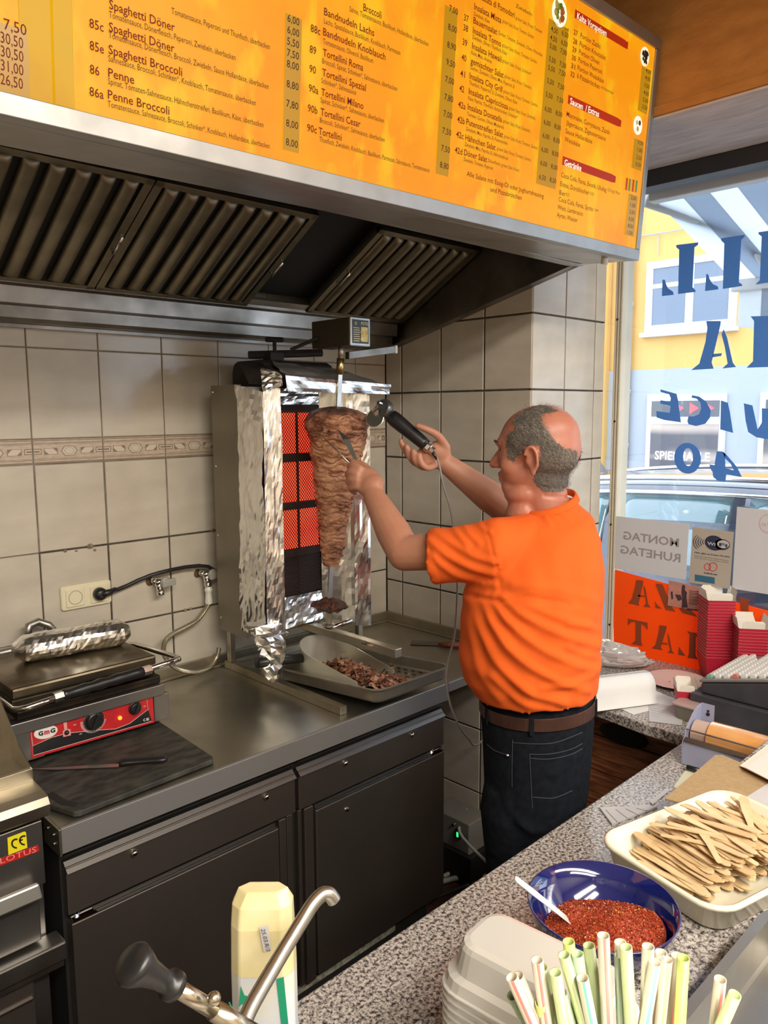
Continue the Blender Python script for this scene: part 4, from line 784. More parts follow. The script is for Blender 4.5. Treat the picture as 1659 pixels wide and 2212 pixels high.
# foil wrapped roll on the lid
def crumple(mb_pts, amp, seed): 
    rnd = random.Random(seed); return [[p+np.array([rnd.uniform(-1, 1), rnd.uniform(-1, 1), rnd.uniform(-1, 1)])*amp for p in r] for r in mb_pts]
a = AZ(28, 1406, 1.119); b = AZ(276, 1362, 1.119); dr = nrm(b-a); s1 = nrm(np.cross(dr, (0, 0, 1))); rs = []; rnd = random.Random(3)
for i in range(41):
    t = i/40; r_ = .036*(min(1, .5+6*t))*(min(1, .55+6*(1-t))); p = a+(b-a)*t
    rs.append([p+s1*r_*1.15*math.cos(q_)*(1+rnd.uniform(-.035, .035)+.05*math.sin(9*t+3*q_))+np.array([0, 0, 1])*r_*math.sin(q_)*(1+rnd.uniform(-.035, .035)+.05*math.cos(13*t-2*q_)) for q_ in np.linspace(0, 2*math.pi, 25)[:-1]])
mb = MB(); mb.rings(rs); single('foil_roll', mb, M['foil'], 'foil-wrapped roll lying on top of the contact grill', 'foil roll')

# socket, plug, valves, hose
SK = thing('wall_socket', 'cream double wall socket on the back wall tiles', 'socket', AY(183, 1310, -.002))
c0, c1_ = AY(128, 1268, 0), AY(237, 1300, 0)
xa, xb, za, zb_ = -1.322, -1.172, 1.150, 1.222
def rr(x0, x1, z0, z1, r, y, n=5):
    o = []
    for cx, cz_, a0 in ((x1-r, z1-r, 0), (x0+r, z1-r, 90), (x0+r, z0+r, 180), (x1-r, z0+r, 270)):
        for i in range(n+1): t = math.radians(a0+90*i/n); o.append((cx+r*math.cos(t), y, cz_+r*math.sin(t)))
    return o
mb = MB(); mb.rings([rr(xa, xb, za, zb_, .009, -.001), rr(xa, xb, za, zb_, .009, -.007), rr(xa+.003, xb-.003, za+.003, zb_-.003, .007, -.0095)]); part('plate', mb, M['cream'], SK)
for i, xc in enumerate((xa+.040, xb-.038)):
    mb = MB(); mb.rings([rr(xc-.027, xc+.027, 1.159, 1.213, .005, -.009), rr(xc-.027, xc+.027, 1.159, 1.213, .005, -.0125), rr(xc-.025, xc+.025, 1.161, 1.211, .004, -.0135)]); o = part('insert', mb, M['cream'], SK)
    if i == 0:
        mb = MB(); mb.lathe([(.0205, .0), (.0205, .0008), (.019, .0008), (.0185, -.003)], (xc, -.0136, 1.186), (0, -1, 0), 28, cap=(False, True)); part('well', mb, mat('socket_well', (.30, .27, .20), .5), o)
        mb = MB()
        for dx in (-.0095, .0095): mb.lathe([(.0026, 0), (.0026, .001)], (xc+dx, -.0112, 1.186), (0, -1, 0), 10)
        mb.box(xc-.003, xc+.003, -.0125, -.0105, 1.2005, 1.2045); mb.box(xc-.003, xc+.003, -.0125, -.0105, 1.1675, 1.1715); part('contacts', mb, M['blackm'], o)
xc = xb-.038
PL = thing('mains_plug', 'black plug with thick cable looping over the valves to the grill', 'plug', (xc, -.02, 1.165))
mb = MB(); mb.lathe([(.0195, .0), (.0195, .012), (.016, .020), (.008, .024)], (xc-.002, -.0140, 1.186), (0, -1, 0), 20); mb.tube([(xc, -.030, 1.186), (xc+.022, -.030, 1.188), (xc+.045, -.024, 1.193)], [.012, .010, .007], 12); part('plug_body', mb, M['black'], PL, smooth=True)
cb = [AY(228, 1281, -.024), AY(245, 1277, -.02), AY(275, 1265, -.02), AY(300, 1253, -.025), AY(325, 1243, -.03), AY(345, 1237, -.038), AY(370, 1231, -.036), AY(400, 1225, -.03), AY(430, 1222, -.034), AY(450, 1224, -.036), AY(463, 1232, -.04), AY(480, 1250, -.05)]
mb = MB(); mb.tube(cb, .0062, 10); part('cable', mb, M['black'], PL, smooth=True)
M['vgrey'] = mat('valve_grey', (.36, .35, .31), .4, .2)
def valve(px, py, lab, hose):
    c = AY(px, py, -.035); V = thing('gas_valve', lab, 'valve', (c[0], c[1], c[2]-.05))
    mb = MB(); mb.tube([(c[0]-.020, -.0005, c[2]+.006), (c[0]-.018, -.030, c[2]+.004)], .0085, 10); mb.tube([(c[0]-.022, -.034, c[2]+.004), (c[0]+.004, -.036, c[2]+.001)], .011, 10); mb.tube([(c[0]-.012, -.036, c[2]+.004), (c[0]-.008, -.036, c[2]-.026)], .0115, 12); part('valve_body', mb, M['chrome'], V, smooth=True)
    mb = MB(); mb.lathe([(.018, 0), (.0195, .004), (.016, .010), (.007, .011)], (c[0]+.004, -.046, c[2]+.001), (.1, -1, .0), 16); mb.obox((c[0]+.012, -.055, c[2]), (.023, 0, .002), (0, .006, 0), (-.0005, 0, .0105)); part('tap_handle', mb, M['vgrey'], V, bevel=.002)
    mb = MB(); mb.lathe([(.0125, 0), (.0125, .016)], (c[0]-.007, -.036, c[2]-.038), (0, 0, 1), 14); part('outlet', mb, M['chrome'], V, smooth=True)
    mb = MB(); mb.ball((c[0]-.024, -.003, c[2]+.002), (.013, .0025, .014), 10, 6); part('wall_hole', mb, mat('raw_hole', (.10, .06, .02), .9), V)
    return V, c
valve(350, 1258, 'chrome gas valve left, its outlet empty, between socket and grill', False)
V, c = valve(452, 1241, 'chrome gas valve right, with white coupling, beside the doner grill panel', True)
HS = thing('gas_hose', 'corrugated steel gas hose with white coupling hanging from the right valve', 'hose', AY(420, 1457, -.05))
mb = MB(); q0 = np.array([c[0]-.006, -.036, c[2]-.039]); mb.lathe([(.010, 0), (.012, -.006), (.0135, -.012), (.010, -.022), (.0105, -.032), (.0125, -.052), (.011, -.058)], q0, (0, 0, 1), 8); part('coupling', mb, M['white'], HS)
hp = [q0+np.array([0, 0, -.057]), AY(440, 1322, -.040), AY(425, 1340, -.045), AY(400, 1355, -.05), AY(375, 1368, -.06), AY(357, 1385, -.07), AY(353, 1408, -.08), AY(362, 1427, -.09), AY(380, 1443, -.10), AY(405, 1450, -.10), AY(430, 1450, -.09), AY(455, 1440, -.08), AY(468, 1420, -.06), AY(473, 1400, -.05)]
def smooth_path(P, k=8):
    P = [np.asarray(p, float) for p in P]; o = []
    for i in range(len(P)-1):
        p0, p1, p2, p3 = P[max(i-1, 0)], P[i], P[i+1], P[min(i+2, len(P)-1)]
        for j in range(k):
            t = j/k; o.append(.5*((2*p1)+(-p0+p2)*t+(2*p0-5*p1+4*p2-p3)*t*t+(-p0+3*p1-3*p2+p3)*t**3))
    return o+[P[-1]]
sp = smooth_path(hp, 18); mb = MB(); mb.tube(sp, [.0082 if i % 2 else .0070 for i in range(len(sp))], 10); part('hose', mb, M['steel_warm'], HS, smooth=False)
# ================================================================ DONER GRILL
DG = thing('doner_grill', 'vertical gas doner grill wrapped in foil with glowing red burners', 'doner grill', (-.66, -.25, ZW))
M['glow'] = mat('glowing_ceramic', (.5, .04, .01), .7, emis=(1.0, .055, .012), estr=2.6)
def glow():
    m = bpy.data.materials.new('glowing_ceramic'); m.use_nodes = True; nt = m.node_tree; b = nt.nodes['Principled BSDF']; b.inputs['Base Color'].default_value = (.25, .03, .01, 1)
    tc = nt.nodes.new('ShaderNodeTexCoord'); n = nt.nodes.new('ShaderNodeTexNoise'); n.inputs['Scale'].default_value = 9; nt.links.new(tc.outputs['Object'], n.inputs[0])
    r = nt.nodes.new('ShaderNodeValToRGB'); e = r.color_ramp.elements; e[0].position = .3; e[0].color = (.85, .030, .014, 1); e[1].position = .62; e[1].color = (1, .085, .030, 1); nt.links.new(n.outputs[0], r.inputs[0]); nt.links.new(r.outputs[0], b.inputs['Emission Color']); b.inputs['Emission Strength'].default_value = 1.75; return m
M['glow'] = glow(); M['mesh'] = mat('burner_mesh', (.05, .03, .025), .55, .7); M['soot'] = mat('soot', (.018, .013, .012), .7)
XLp, XRp = -.85, -.505
mb = MB(); mb.box(XLp, XRp, -.25, -.095, 1.025, 1.795); part('body', mb, M['steel_warm'], DG, bevel=.002)
mb = MB(); mb.box(XLp-.003, XLp-.0005, -.252, -.09, 1.02, 1.80); sp_ = part('side_panel', mb, mat('panel_steel', (.30, .275, .225), .42, 1, col2=(.25, .225, .18), scale=3, rough2=.5), DG)
for y_, z_ in ((-.10, 1.78), (-.235, 1.78), (-.105, 1.55), (-.105, 1.33), (-.105, 1.06)): mb = MB(); mb.lathe([(.004, 0), (.003, .002)], (XLp-.003, y_, z_), (-1, 0, 0), 10); part('screw', mb, M['chrome'], sp_)
# rounded black hood behind the top
mb = MB(); mb.rings([[(x, y, z) for y, z in ((-.09, 1.78), (-.27, 1.77), (-.275, 1.83), (-.262, 1.866), (-.24, 1.876), (-.12, 1.876), (-.10, 1.868), (-.09, 1.84))] for x in (-.775, -.50)]); part('top_cover', mb, M['soot'], DG, bevel=.006)
# burners
bx0, bx1, by = -.755, -.595, -.296; bz0, bz1 = 1.145, 1.745
mb = MB(); mb.box(bx0-.012, bx1+.012, by+.01, -.2505, bz0-.01, bz1+.01); part('burner_housing', mb, M['soot'], DG)
segs = [(1.590, 1.715, True), (1.438, 1.562, True), (1.290, 1.412, True), (1.150, 1.266, False)]
for z0, z1, hot in segs:
    for a, b in ((bx0, bx0+.074), (bx0+.080, bx1)):
        mb = MB(); mb.box(a, b, by+.004, by+.0095, z0, z1); part('burner_plate', mb, M['glow'] if hot else M['soot'], DG, label=None if hot else 'unlit burner plate')
mb = MB()
for z in (1.275, 1.425, 1.575, 1.726): mb.box(bx0-.004, bx1+.004, by-.004, by+.008, z-.011, z+.011)
mb.box(bx0+.0735, bx0+.0805, by-.002, by+.008, bz0, bz1); part('burner_frame', mb, M['soot'], DG, bevel=.002)
mb = MB(); s_ = .0095; W_ = bx1-bx0; Hh = bz1-bz0
def strand(x0, z0, x1, z1):
    d_ = nrm((x1-x0, 0, z1-z0)); pp = np.array([d_[2], 0, -d_[0]])*.0013; a = np.array([x0, by-.005, z0]); b = np.array([x1, by-.005, z1]); mb.add([a-pp, a+pp, b+pp, b-pp], [(0, 1, 2, 3)])
N = int((W_+Hh*.8)/s_)
for i in range(N):
    c = i*s_                                  # lines x*1 + z*.8 = c and mirrored
    x_a, z_a = (c, 0) if c <= W_ else (W_, (c-W_)/.8)
    x_b, z_b = (0, c/.8) if c/.8 <= Hh else (c-Hh*.8, Hh)
    strand(bx0+x_a, bz0+z_a, bx0+x_b, bz0+z_b); strand(bx1-x_a, bz0+z_a, bx1-x_b, bz0+z_b)
part('guard_mesh', mb, M['mesh'], DG, kind='stuff')
# foil shields: crumpled sheets over the flared reflector
rnd = random.Random(11)
def vnoise(p, seed=0):
    p = np.asarray(p); i = np.floor(p).astype(int); f = p-i; f = f*f*(3-2*f)
    def h(x, y, z): 
        n_ = (x*374761393+y*668265263+z*2147483647+seed*1013904223) & 0xffffffff; n_ = ((n_ ^ (n_ >> 13))*1274126177) & 0xffffffff; return ((n_ ^ (n_ >> 16)) & 0xffff)/65535.
    r = 0
    for a in (0, 1):
        for b in (0, 1):
            for c in (0, 1): r += h(int(i[0])+a, int(i[1])+b, int(i[2])+c)*(f[0] if a else 1-f[0])*(f[1] if b else 1-f[1])*(f[2] if c else 1-f[2])
    return r

def foil_sheet(fn, nu, nv, amp, nm, m=None, th=.0012):
    """fn(u,v) base surface; creases = ridged random field, real relief"""
    pts = {}
    cr = [(rnd.uniform(0, 1), rnd.uniform(0, 1), rnd.uniform(-1, 1), rnd.uniform(-1, 1), rnd.uniform(.3, 1)) for _ in range(16)]
    e = 1e-3; seed_ = rnd.uniform(0, 50)
    def f(u, v):
        p = np.asarray(fn(u, v)); du = np.asarray(fn(min(u+e, 1), v))-np.asarray(fn(max(u-e, 0), v)); dv = np.asarray(fn(u, min(v+e, 1)))-np.asarray(fn(u, max(v-e, 0))); n_ = nrm(np.cross(du, dv))
        h = 0
        for a, b, dx, dy, w_ in cr:
            d_ = abs((u-a)*dx*.6+(v-b)*dy*2.2); h += w_*math.exp(-(d_/.06)**1.0)
        k_ = vnoise((u*4+seed_, v*9, 1), 7)+.5*vnoise((u*9, v*22+seed_, 4), 8)-.75; return p+n_*(amp*(h*.35+1.6*k_)+rnd.uniform(-.16, .16)*amp)
    mb = MB(); mb.grid(f, nu, nv); return part(nm, mb, m or M['foil'], DG, solid=th)
def lerp(*p): p = [np.asarray(q_, float) for q_ in p]; return lambda u, v: (p[0]*(1-u)+p[1]*u)*(1-v)+(p[3]*(1-u)+p[2]*u)*v
zt_, zb_2 = 1.80, 1.00
# left shield outer side, left shield inner face
foil_sheet(lerp((-.862, -.245, 1.05), (-.872, -.380, 1.045), (-.868, -.385, 1.775), (-.858, -.240, 1.80)), 18, 50, .0075, 'foil_side', M['foil'])
foil_sheet(lerp((-.872, -.381, 1.005), (-.822, -.404, 1.02), (-.820, -.404, 1.785), (-.868, -.386, 1.785)), 10, 46, .0035, 'foil_shield')
foil_sheet(lerp((-.822, -.403, 1.02), (-.757, -.300, 1.06), (-.757, -.300, 1.765), (-.820, -.403, 1.785)), 8, 40, .0025, 'foil_shield')
foil_sheet(lerp((-.757, -.302, 1.04), (-.59, -.302, 1.045), (-.59, -.300, 1.140), (-.757, -.300, 1.140)), 18, 10, .0035, 'foil_apron')
foil_sheet(lerp((-.757, -.302, 1.74), (-.59, -.302, 1.74), (-.56, -.300, 1.79), (-.757, -.300, 1.79)), 16, 6, .003, 'foil_apron')
foil_sheet(lerp((-.593, -.302, 1.045), (-.515, -.375, 1.03), (-.515, -.375, 1.78), (-.593, -.302, 1.78)), 10, 40, .0030, 'foil_shield', M['foil_calm'])
foil_sheet(lerp((-.515, -.376, 1.02), (-.468, -.400, 1.015), (-.468, -.402, 1.785), (-.515, -.376, 1.785)), 6, 44, .0028, 'foil_shield')
foil_sheet(lerp((-.468, -.402, 1.015), (-.485, -.25, 1.03), (-.485, -.25, 1.79), (-.468, -.402, 1.785)), 8, 20, .002, 'foil_side', M['foil_calm'])
# hanging crumpled tail at the lower left
mb = MB(); rs = []
for i in range(16):
    t = i/15; c = np.array([-.872+.035*t+.01*math.sin(5*t), -.375+.0*t, 1.10-.185*t]); r_ = .052*(1-t)**.7+.020
    rs.append([c+np.array([math.cos(q_)*r_*(1+rnd.uniform(-.3, .3))*.8, math.sin(q_)*r_*.5*(1+rnd.uniform(-.3, .3)), rnd.uniform(-.006, .006)]) for q_ in np.linspace(0, 2*math.pi, 15)[:-1]])
mb.rings(rs); part('foil_tail', mb, M['foil'], DG)
# foil canopy over the burners
cA = [(-.735, -.25, 1.872), (-.50, -.25, 1.862), (-.400, -.430, 1.802), (-.822, -.430, 1.818)]
foil_sheet(lerp(*cA), 22, 10, .004, 'foil_canopy', mat('foil_sooted', (.26, .24, .22), .42, .35, col2=(.12, .11, .10), scale=9, stretch=(1, 2, 1)))
foil_sheet(lerp((-.822, -.431, 1.820), (-.398, -.431, 1.802), (-.404, -.428, 1.772), (-.812, -.428, 1.776)), 34, 4, .0045, 'foil_brim')
foil_sheet(lerp((-.87, -.39, 1.775), (-.83, -.43, 1.79), (-.828, -.425, 1.825), (-.862, -.37, 1.845)), 6, 8, .006, 'foil_corner')
mb = MB(); mb.prism([(-.852, -.25, 1.865), (-.79, -.25, 1.868), (-.822, -.43, 1.825), (-.826, -.40, 1.79), (-.855, -.30, 1.80)], (.002, 0, 0)); part('cover_flap', mb, M['soot'], DG)
# frame
mb = MB(); fr = M['steel_warm']
mb.box(-.812, -.788, -.638, -.05, ZW+.0005, ZW+.024); part('base_rail', mb, fr, DG, bevel=.001)
mb = MB(); mb.box(-.392, -.368, -.60, -.05, ZW+.0005, ZW+.024); part('base_rail', mb, fr, DG, bevel=.001)
mb = MB(); mb.box(-.787, -.393, -.085, -.062, ZW+.0005, ZW+.024); part('cross_rail', mb, fr, DG, bevel=.001)
for x_, y_ in ((-.80, -.075), (-.80, -.265), (-.38, -.245), (-.38, -.075)):
    mb = MB(); mb.box(x_-.010, x_+.010, y_-.010, y_+.010, ZW+.0245, 1.035); part('post', mb, fr, DG, bevel=.001)
mb = MB(); mb.box(-.80, -.37, -.262, -.235, 1.020, 1.045); part('cross_rail', mb, fr, DG, bevel=.001)
mb = MB(); mb.box(-.79, -.39, -.226, -.216, .90, .925); part('back_strip', mb, M['alu'], DG)
# slide bar that carries the skewer foot
mb = MB(); mb.box(-.656, -.628, -.700, -.20, 1.014, 1.040); part('slide_bar', mb, M['steel_warm'], DG, bevel=.0015)
mb = MB(); mb.tube([(-.628, -.375, 1.03), (-.50, -.36, 1.036), (-.46, -.355, 1.038), (-.42, -.33, 1.045)], .0085, 12); mb.tube([(-.455, -.362, 1.038), (-.44, -.352, 1.039)], .014, 10); part('slide_handle', mb, M['chrome'], DG, smooth=True)
SB = np.array([-.638, -.385, 1.045]); ST = np.array([-.617, -.440, 1.915]); sx = nrm(ST-SB)
S_ = lambda t: SB+(ST-SB)*t
mb = MB(); mb.tube([S_(0), S_(.09)], .0105, 12); mb.lathe([(.020, 0), (.020, .006), (.013, .010)], S_(0), sx, 14); part('skewer_socket', mb, M['steel_warm'], DG, smooth=False)
mb = MB(); e1 = nrm(np.cross(sx, (0, 1, 0))); e2 = np.cross(sx, e1)
mb.hexa([S_(.06)+e1*a+e2*b for a, b in ((-.0085, -.003), (.0085, -.003), (.0085, .003), (-.0085, .003))], [S_(.93)+e1*a+e2*b for a, b in ((-.0085, -.003), (.0085, -.003), (.0085, .003), (-.0085, .003))]); part('skewer', mb, M['steel'], DG, bevel=.001)
mb = MB(); mb.tube([S_(.90), S_(.955)], .0115, 14); part('skewer_collar', mb, mat('brass', (.50, .36, .16), .3, 1), DG, smooth=True)
mb = MB(); mb.tube([S_(.955), S_(1.0)], .0085, 12); part('drive_shaft', mb, M['steel_warm'], DG, smooth=True)
# motor head with label, swivel arm
m0, m1_ = AY(686, 694, -.40), AY(752, 748, -.40)
mc = np.array([-.600, -.455, 1.9630])
mb = MB(); mb.box(-.640, -.560, -.50, -.33, 1.9100, 1.9900); mo = part('motor_head', mb, mat('motor_brown', (.045, .036, .022), .45, .3), DG, bevel=.002)
mb = MB(); mb.box(-.640, -.560, -.507, -.5005, 1.9080, 1.9920); fp_ = part('front_plate', mb, M['alu'], mo, bevel=.003)
mb = MB(); mb.box(-.632, -.568, -.5082, -.5075, 1.9160, 1.9840); lb = part('label', mb, mat('label_black', (.02, .018, .015), .4), fp_)
mb = MB(); mb.box(-.600, -.572, -.5092, -.5085, 1.9220, 1.9640, 0); part('label_gold', mb, mat('label_gold', (.52, .33, .05), .4, col2=(.75, .62, .25), scale=90), fp_)
mb = MB(); text(mb, 'POTIS', (-.600, -.5096, 1.9690), (-.571, -.5096, 1.9690), (0, 0, 1), .0095, 0, .02); mb.lathe([(.005, 0), (.005, .0005)], (-.620, -.5085, 1.9730), (0, -1, 0), 16, 1)
for i in range(7): mb.box(-.630, -.606+.002*(i % 3), -.5092, -.5087, 1.9590-i*.0062, 1.9610-i*.0062)
part('label_print', mb, [mat('label_cream', (.7, .62, .38), .4), mat('label_green', (.25, .28, .10), .4)], fp_)
mb = MB(); mb.tube([(-.70, -.30, 1.905), (-.640, -.36, 1.940)], .0055, 8); part('strut', mb, M['soot'], DG)
mb = MB(); mb.tube([(-.77, -.18, 1.893), (-.64, -.23, 1.900), (-.55, -.27, 1.905)], .012, 8); mb.box(-.73, -.68, -.24, -.20, 1.877, 1.90); mb.tube([(-.70, -.22, 1.90), (-.70, -.22, 1.935)], .006, 8); mb.tube([(-.73, -.22, 1.94), (-.67, -.22, 1.942)], .0085, 10)
part('swivel_arm', mb, M['soot'], DG)
mb = MB(); A_ = AY(750, 768, -.42); B_ = AY(852, 755, -.42); mb.obox((A_+B_)/2, (B_-A_)/2, (0, .009, 0), (0, 0, .011)); part('side_arm', mb, M['steel_dk'], DG, bevel=.001)
mb = MB(); mb.obox(B_, nrm(B_-A_)*.005, (0, .010, 0), (0, 0, .0125)); part('end_cap', mb, M['white'], DG, bevel=.001)

# ---- the meat
def meatmat():
    m = bpy.data.materials.new('grilled_meat'); m.use_nodes = True; nt = m.node_tree; b = nt.nodes['Principled BSDF']; tc = nt.nodes.new('ShaderNodeTexCoord')
    mp = nt.nodes.new('ShaderNodeMapping'); mp.inputs['Scale'].default_value = (1, 1, 1.7); nt.links.new(tc.outputs['Object'], mp.inputs[0])
    n = nt.nodes.new('ShaderNodeTexNoise'); n.inputs['Scale'].default_value = 12; n.inputs['Detail'].default_value = 9; n.inputs['Roughness'].default_value = .65; nt.links.new(mp.outputs[0], n.inputs[0])
    r = nt.nodes.new('ShaderNodeValToRGB'); e = r.color_ramp.elements
    while len(e) < 5: e.new(.5)
    for el_, (p, c) in zip(e, ((.30, (.045, .017, .010)), (.40, (.17, .062, .030)), (.48, (.34, .145, .075)), (.57, (.48, .23, .125)), (.70, (.58, .31, .16)))): el_.position = p; el_.color = (*c, 1)
    sep = nt.nodes.new('ShaderNodeSeparateXYZ'); nt.links.new(tc.outputs['Object'], sep.inputs[0]); mr = nt.nodes.new('ShaderNodeMapRange'); mr.inputs[1].default_value = .38; mr.inputs[2].default_value = .50; mr.inputs[3].default_value = .04; mr.inputs[4].default_value = -.16; nt.links.new(sep.outputs[2], mr.inputs[0])
    ad = nt.nodes.new('ShaderNodeMath'); nt.links.new(n.outputs[0], ad.inputs[0]); nt.links.new(mr.outputs[0], ad.inputs[1]); nt.links.new(ad.outputs[0], r.inputs[0]); nt.links.new(r.outputs[0], b.inputs['Base Color'])
    b.inputs['Roughness'].default_value = .42; w_ = nt.nodes.new('ShaderNodeTexWave'); w_.wave_type = 'BANDS'; w_.bands_direction = 'Z'; w_.inputs['Scale'].default_value = 15; w_.inputs['Distortion'].default_value = 16; w_.inputs['Detail'].default_value = 4; nt.links.new(tc.outputs['Object'], w_.inputs[0])
    bp = nt.nodes.new('ShaderNodeBump'); bp.inputs['Strength'].default_value = .75; bp.inputs['Distance'].default_value = .004; nt.links.new(w_.outputs[1], bp.inputs['Height']); nt.links.new(bp.outputs[0], b.inputs['Normal']); return m
M['meat'] = meatmat()
MT = thing('doner_meat', 'tapering cone of browned doner meat on the upright skewer', 'meat', S_(.215))
# radius profile from the photo: fraction along the skewer, radius
prof = [(.222, .005), (.226, .024), (.25, .029), (.30, .036), (.38, .045), (.46, .055), (.54, .066), (.62, .076), (.68, .089), (.71, .095), (.74, .0965), (.757, .093), (.770, .083), (.782, .058), (.790, .02)]
pt = np.array(prof); tt = np.concatenate([np.linspace(.222, .23, 3), np.linspace(.235, .765, 78), np.linspace(.769, .790, 6)]); rs = []
for t in tt:
    r_ = np.interp(t, pt[:, 0], pt[:, 1]); ring_ = []
    for j in range(72):
        q_ = 2*math.pi*j/72; z = t*.87; p = (math.cos(q_)*2.2, math.sin(q_)*2.2, z*42)
        a = vnoise(p, 1)-.5; b = vnoise((p[0]*2.2, p[1]*2.2, z*110), 2)-.5; lay = (z*60+1.5*vnoise((p[0], p[1], z*9), 5)) % 1
        rr_ = r_*(1+.13*a+.08*b)+(.0016*lay-.0008)*(1 if r_ > .03 else .3)
        ring_.append(S_(t)+(e1*math.cos(q_)+e2*math.sin(q_))*rr_)
    rs.append(ring_)
mb = MB(); mb.rings(rs); part('meat_cone', mb, M['meat'], MT, smooth=True)
mb = MB()
for i in range(110):                                        # loose slices and frayed edges
    t = rnd.uniform(.25, .76); r_ = np.interp(t, pt[:, 0], pt[:, 1]); q_ = rnd.uniform(0, 6.28); c = S_(t)+(e1*math.cos(q_)+e2*math.sin(q_))*(r_*1.0); tg = -e1*math.sin(q_)+e2*math.cos(q_); nn_ = e1*math.cos(q_)+e2*math.sin(q_); w_, h_ = rnd.uniform(.010, .026), rnd.uniform(.003, .008)
    mb.add([c-tg*w_+nn_*.0005, c-tg*w_*.3-sx*h_+nn_*.003, c+tg*w_*.5-sx*h_*.8+nn_*.0035, c+tg*w_+nn_*.0005, c+tg*w_*.4+sx*h_+nn_*.003, c-tg*w_*.5+sx*h_*.9+nn_*.003], [(0, 1, 2, 3, 4, 5)])
part('loose_slices', mb, M['meat'], MT, kind='stuff', solid=.0016)
mb = MB(); rs = []
for k, (r_, h) in enumerate(((.004, -.006), (.046, -.008), (.055, .0), (.050, .008), (.030, .016), (.010, .026))):
    rs.append([S_(.075)+sx*(h+rnd.uniform(-.003, .003))+(e1*math.cos(q_)+e2*math.sin(q_))*r_*(1+rnd.uniform(-.14, .14)) for q_ in np.linspace(0, 2*math.pi, 33)[:-1]])
mb.rings(rs); SP = part('burnt_base', mb, mat('burnt_scraps', (.03, .014, .010), .7, col2=(.12, .04, .02), scale=60, bump=.8, bscale=120), MT, label='charred scraps on the skewer disc')

# ---- drip tray, scoop, shavings
TR = thing('drip_tray', 'long perforated steel tray under the meat, full of shavings', 'tray', (-.6, -.48, ZW+.002))
def tray_rings(x0, x1, y0, y1, zr, zb, z_in, r=.035, fl=.006, tilt=None):
    def rect(x0, x1, y0, y1, r, z, n=6):
        o = []
        for cx, cy, a0 in ((x1-r, y1-r, 0), (x0+r, y1-r, 90), (x0+r, y0+r, 180), (x1-r, y0+r, 270)):
            for i in range(n+1): t = math.radians(a0+90*i/n); px, py = cx+r*math.cos(t), cy+r*math.sin(t); o.append(np.array([px, py, z+(tilt(py) if tilt else 0)]))
        return o
    ins = .010
    return [rect(x0+ins, x1-ins, y0+ins, y1-ins, r*.7, zb), rect(x0+ins*.6, x1-ins*.6, y0+ins*.6, y1-ins*.6, r*.8, zb+.006), rect(x0+.002, x1-.002, y0+.002, y1-.002, r, zr-.006), rect(x0-fl, x1+fl, y0-fl, y1+fl, r+fl, zr-.004), rect(x0-fl, x1+fl, y0-fl, y1+fl, r+fl, zr), rect(x0+.003, x1-.003, y0+.003, y1-.003, r, zr-.001), rect(x0+ins*.7, x1-ins*.7, y0+ins*.7, y1-ins*.7, r*.8, z_in+.006), rect(x0+ins, x1-ins, y0+ins, y1-ins, r*.7, z_in)]
tl = lambda y: .042*(-.27-y)/.46+.004
mb = MB(); mb.rings(tray_rings(-.758, -.450, -.735, -.27, .908, .8665, .8725, tilt=tl)); part('pan', mb, mat('tray_steel', (.52, .48, .41), .32, .85, col2=(.36, .325, .26), scale=8, rough2=.45), TR, smooth=False)
mb = MB()
for i in range(9):
    for j in range(13):
        x, y = -.72+i*.03, -.70+j*.032; mb.prism([(x+.0045*math.cos(q_), y+.009*math.sin(q_), .8765+tl(y)) for q_ in np.linspace(0, 2*math.pi, 9)[:-1]], (0, 0, .0006))
part('perforations', mb, M['blackm'], TR, kind='stuff')
SCP = thing('meat_scoop', 'curved steel doner scoop with black handle standing in the tray', 'scoop', (-.66, -.45, .90))
cs = np.array([-.655, -.455]); mb = MB(); R0 = .105
# D shaped bucket wall: tall at the back left, low toward the front
dirS = nrm(np.array([.03, -1.0])); sS = np.array([-dirS[1], dirS[0]]); outer = []
pts2 = []
for i in range(33):
    q_ = math.radians(-90+180*i/32); pts2.append(cs+dirS*(-.05)+(-dirS*math.cos(q_)*.095+sS*math.sin(q_)*.085))
pa = [cs+dirS*.16+sS*(-.078)]+pts2+[cs+dirS*.16+sS*.078]
n_ = len(pa); vs = []
for i, p in enumerate(pa):
    s = ((p-cs)@dirS); h = .108-.085*min(1, max(0, (s+.145)/.26)); zb0 = .886+tl(p[1])*.9
    vs.append((p[0], p[1], zb0)); vs.append((p[0], p[1], zb0+max(.018, h)))
mb.add(vs, [(2*i, 2*i+2, 2*i+3, 2*i+1) for i in range(n_-1)]); mb.add([(p[0], p[1], .8865+tl(p[1])*.9) for p in pa], [tuple(range(n_))]); part('bucket', mb, mat('scoop_steel', (.78, .75, .62), .32, .6, col2=(.68, .65, .55), scale=6), SCP, smooth=False, solid=.0018)
hb = cs-dirS*.145; hb = np.array([-.735, -.375, .960]); he = AZ(556, 1432, .985)
mb = MB(); mb.tube([hb, he], [.0145, .0155], 16); part('handle', mb, M['black'], SCP, smooth=True)
mshav = [mat('shaving_brown', (.20, .075, .035), .5), mat('shaving_light', (.42, .21, .12), .5), mat('shaving_pink', (.38, .16, .11), .5), mat('shaving_dark', (.06, .022, .012), .6)]
mb = MB(); rnd = random.Random(5)
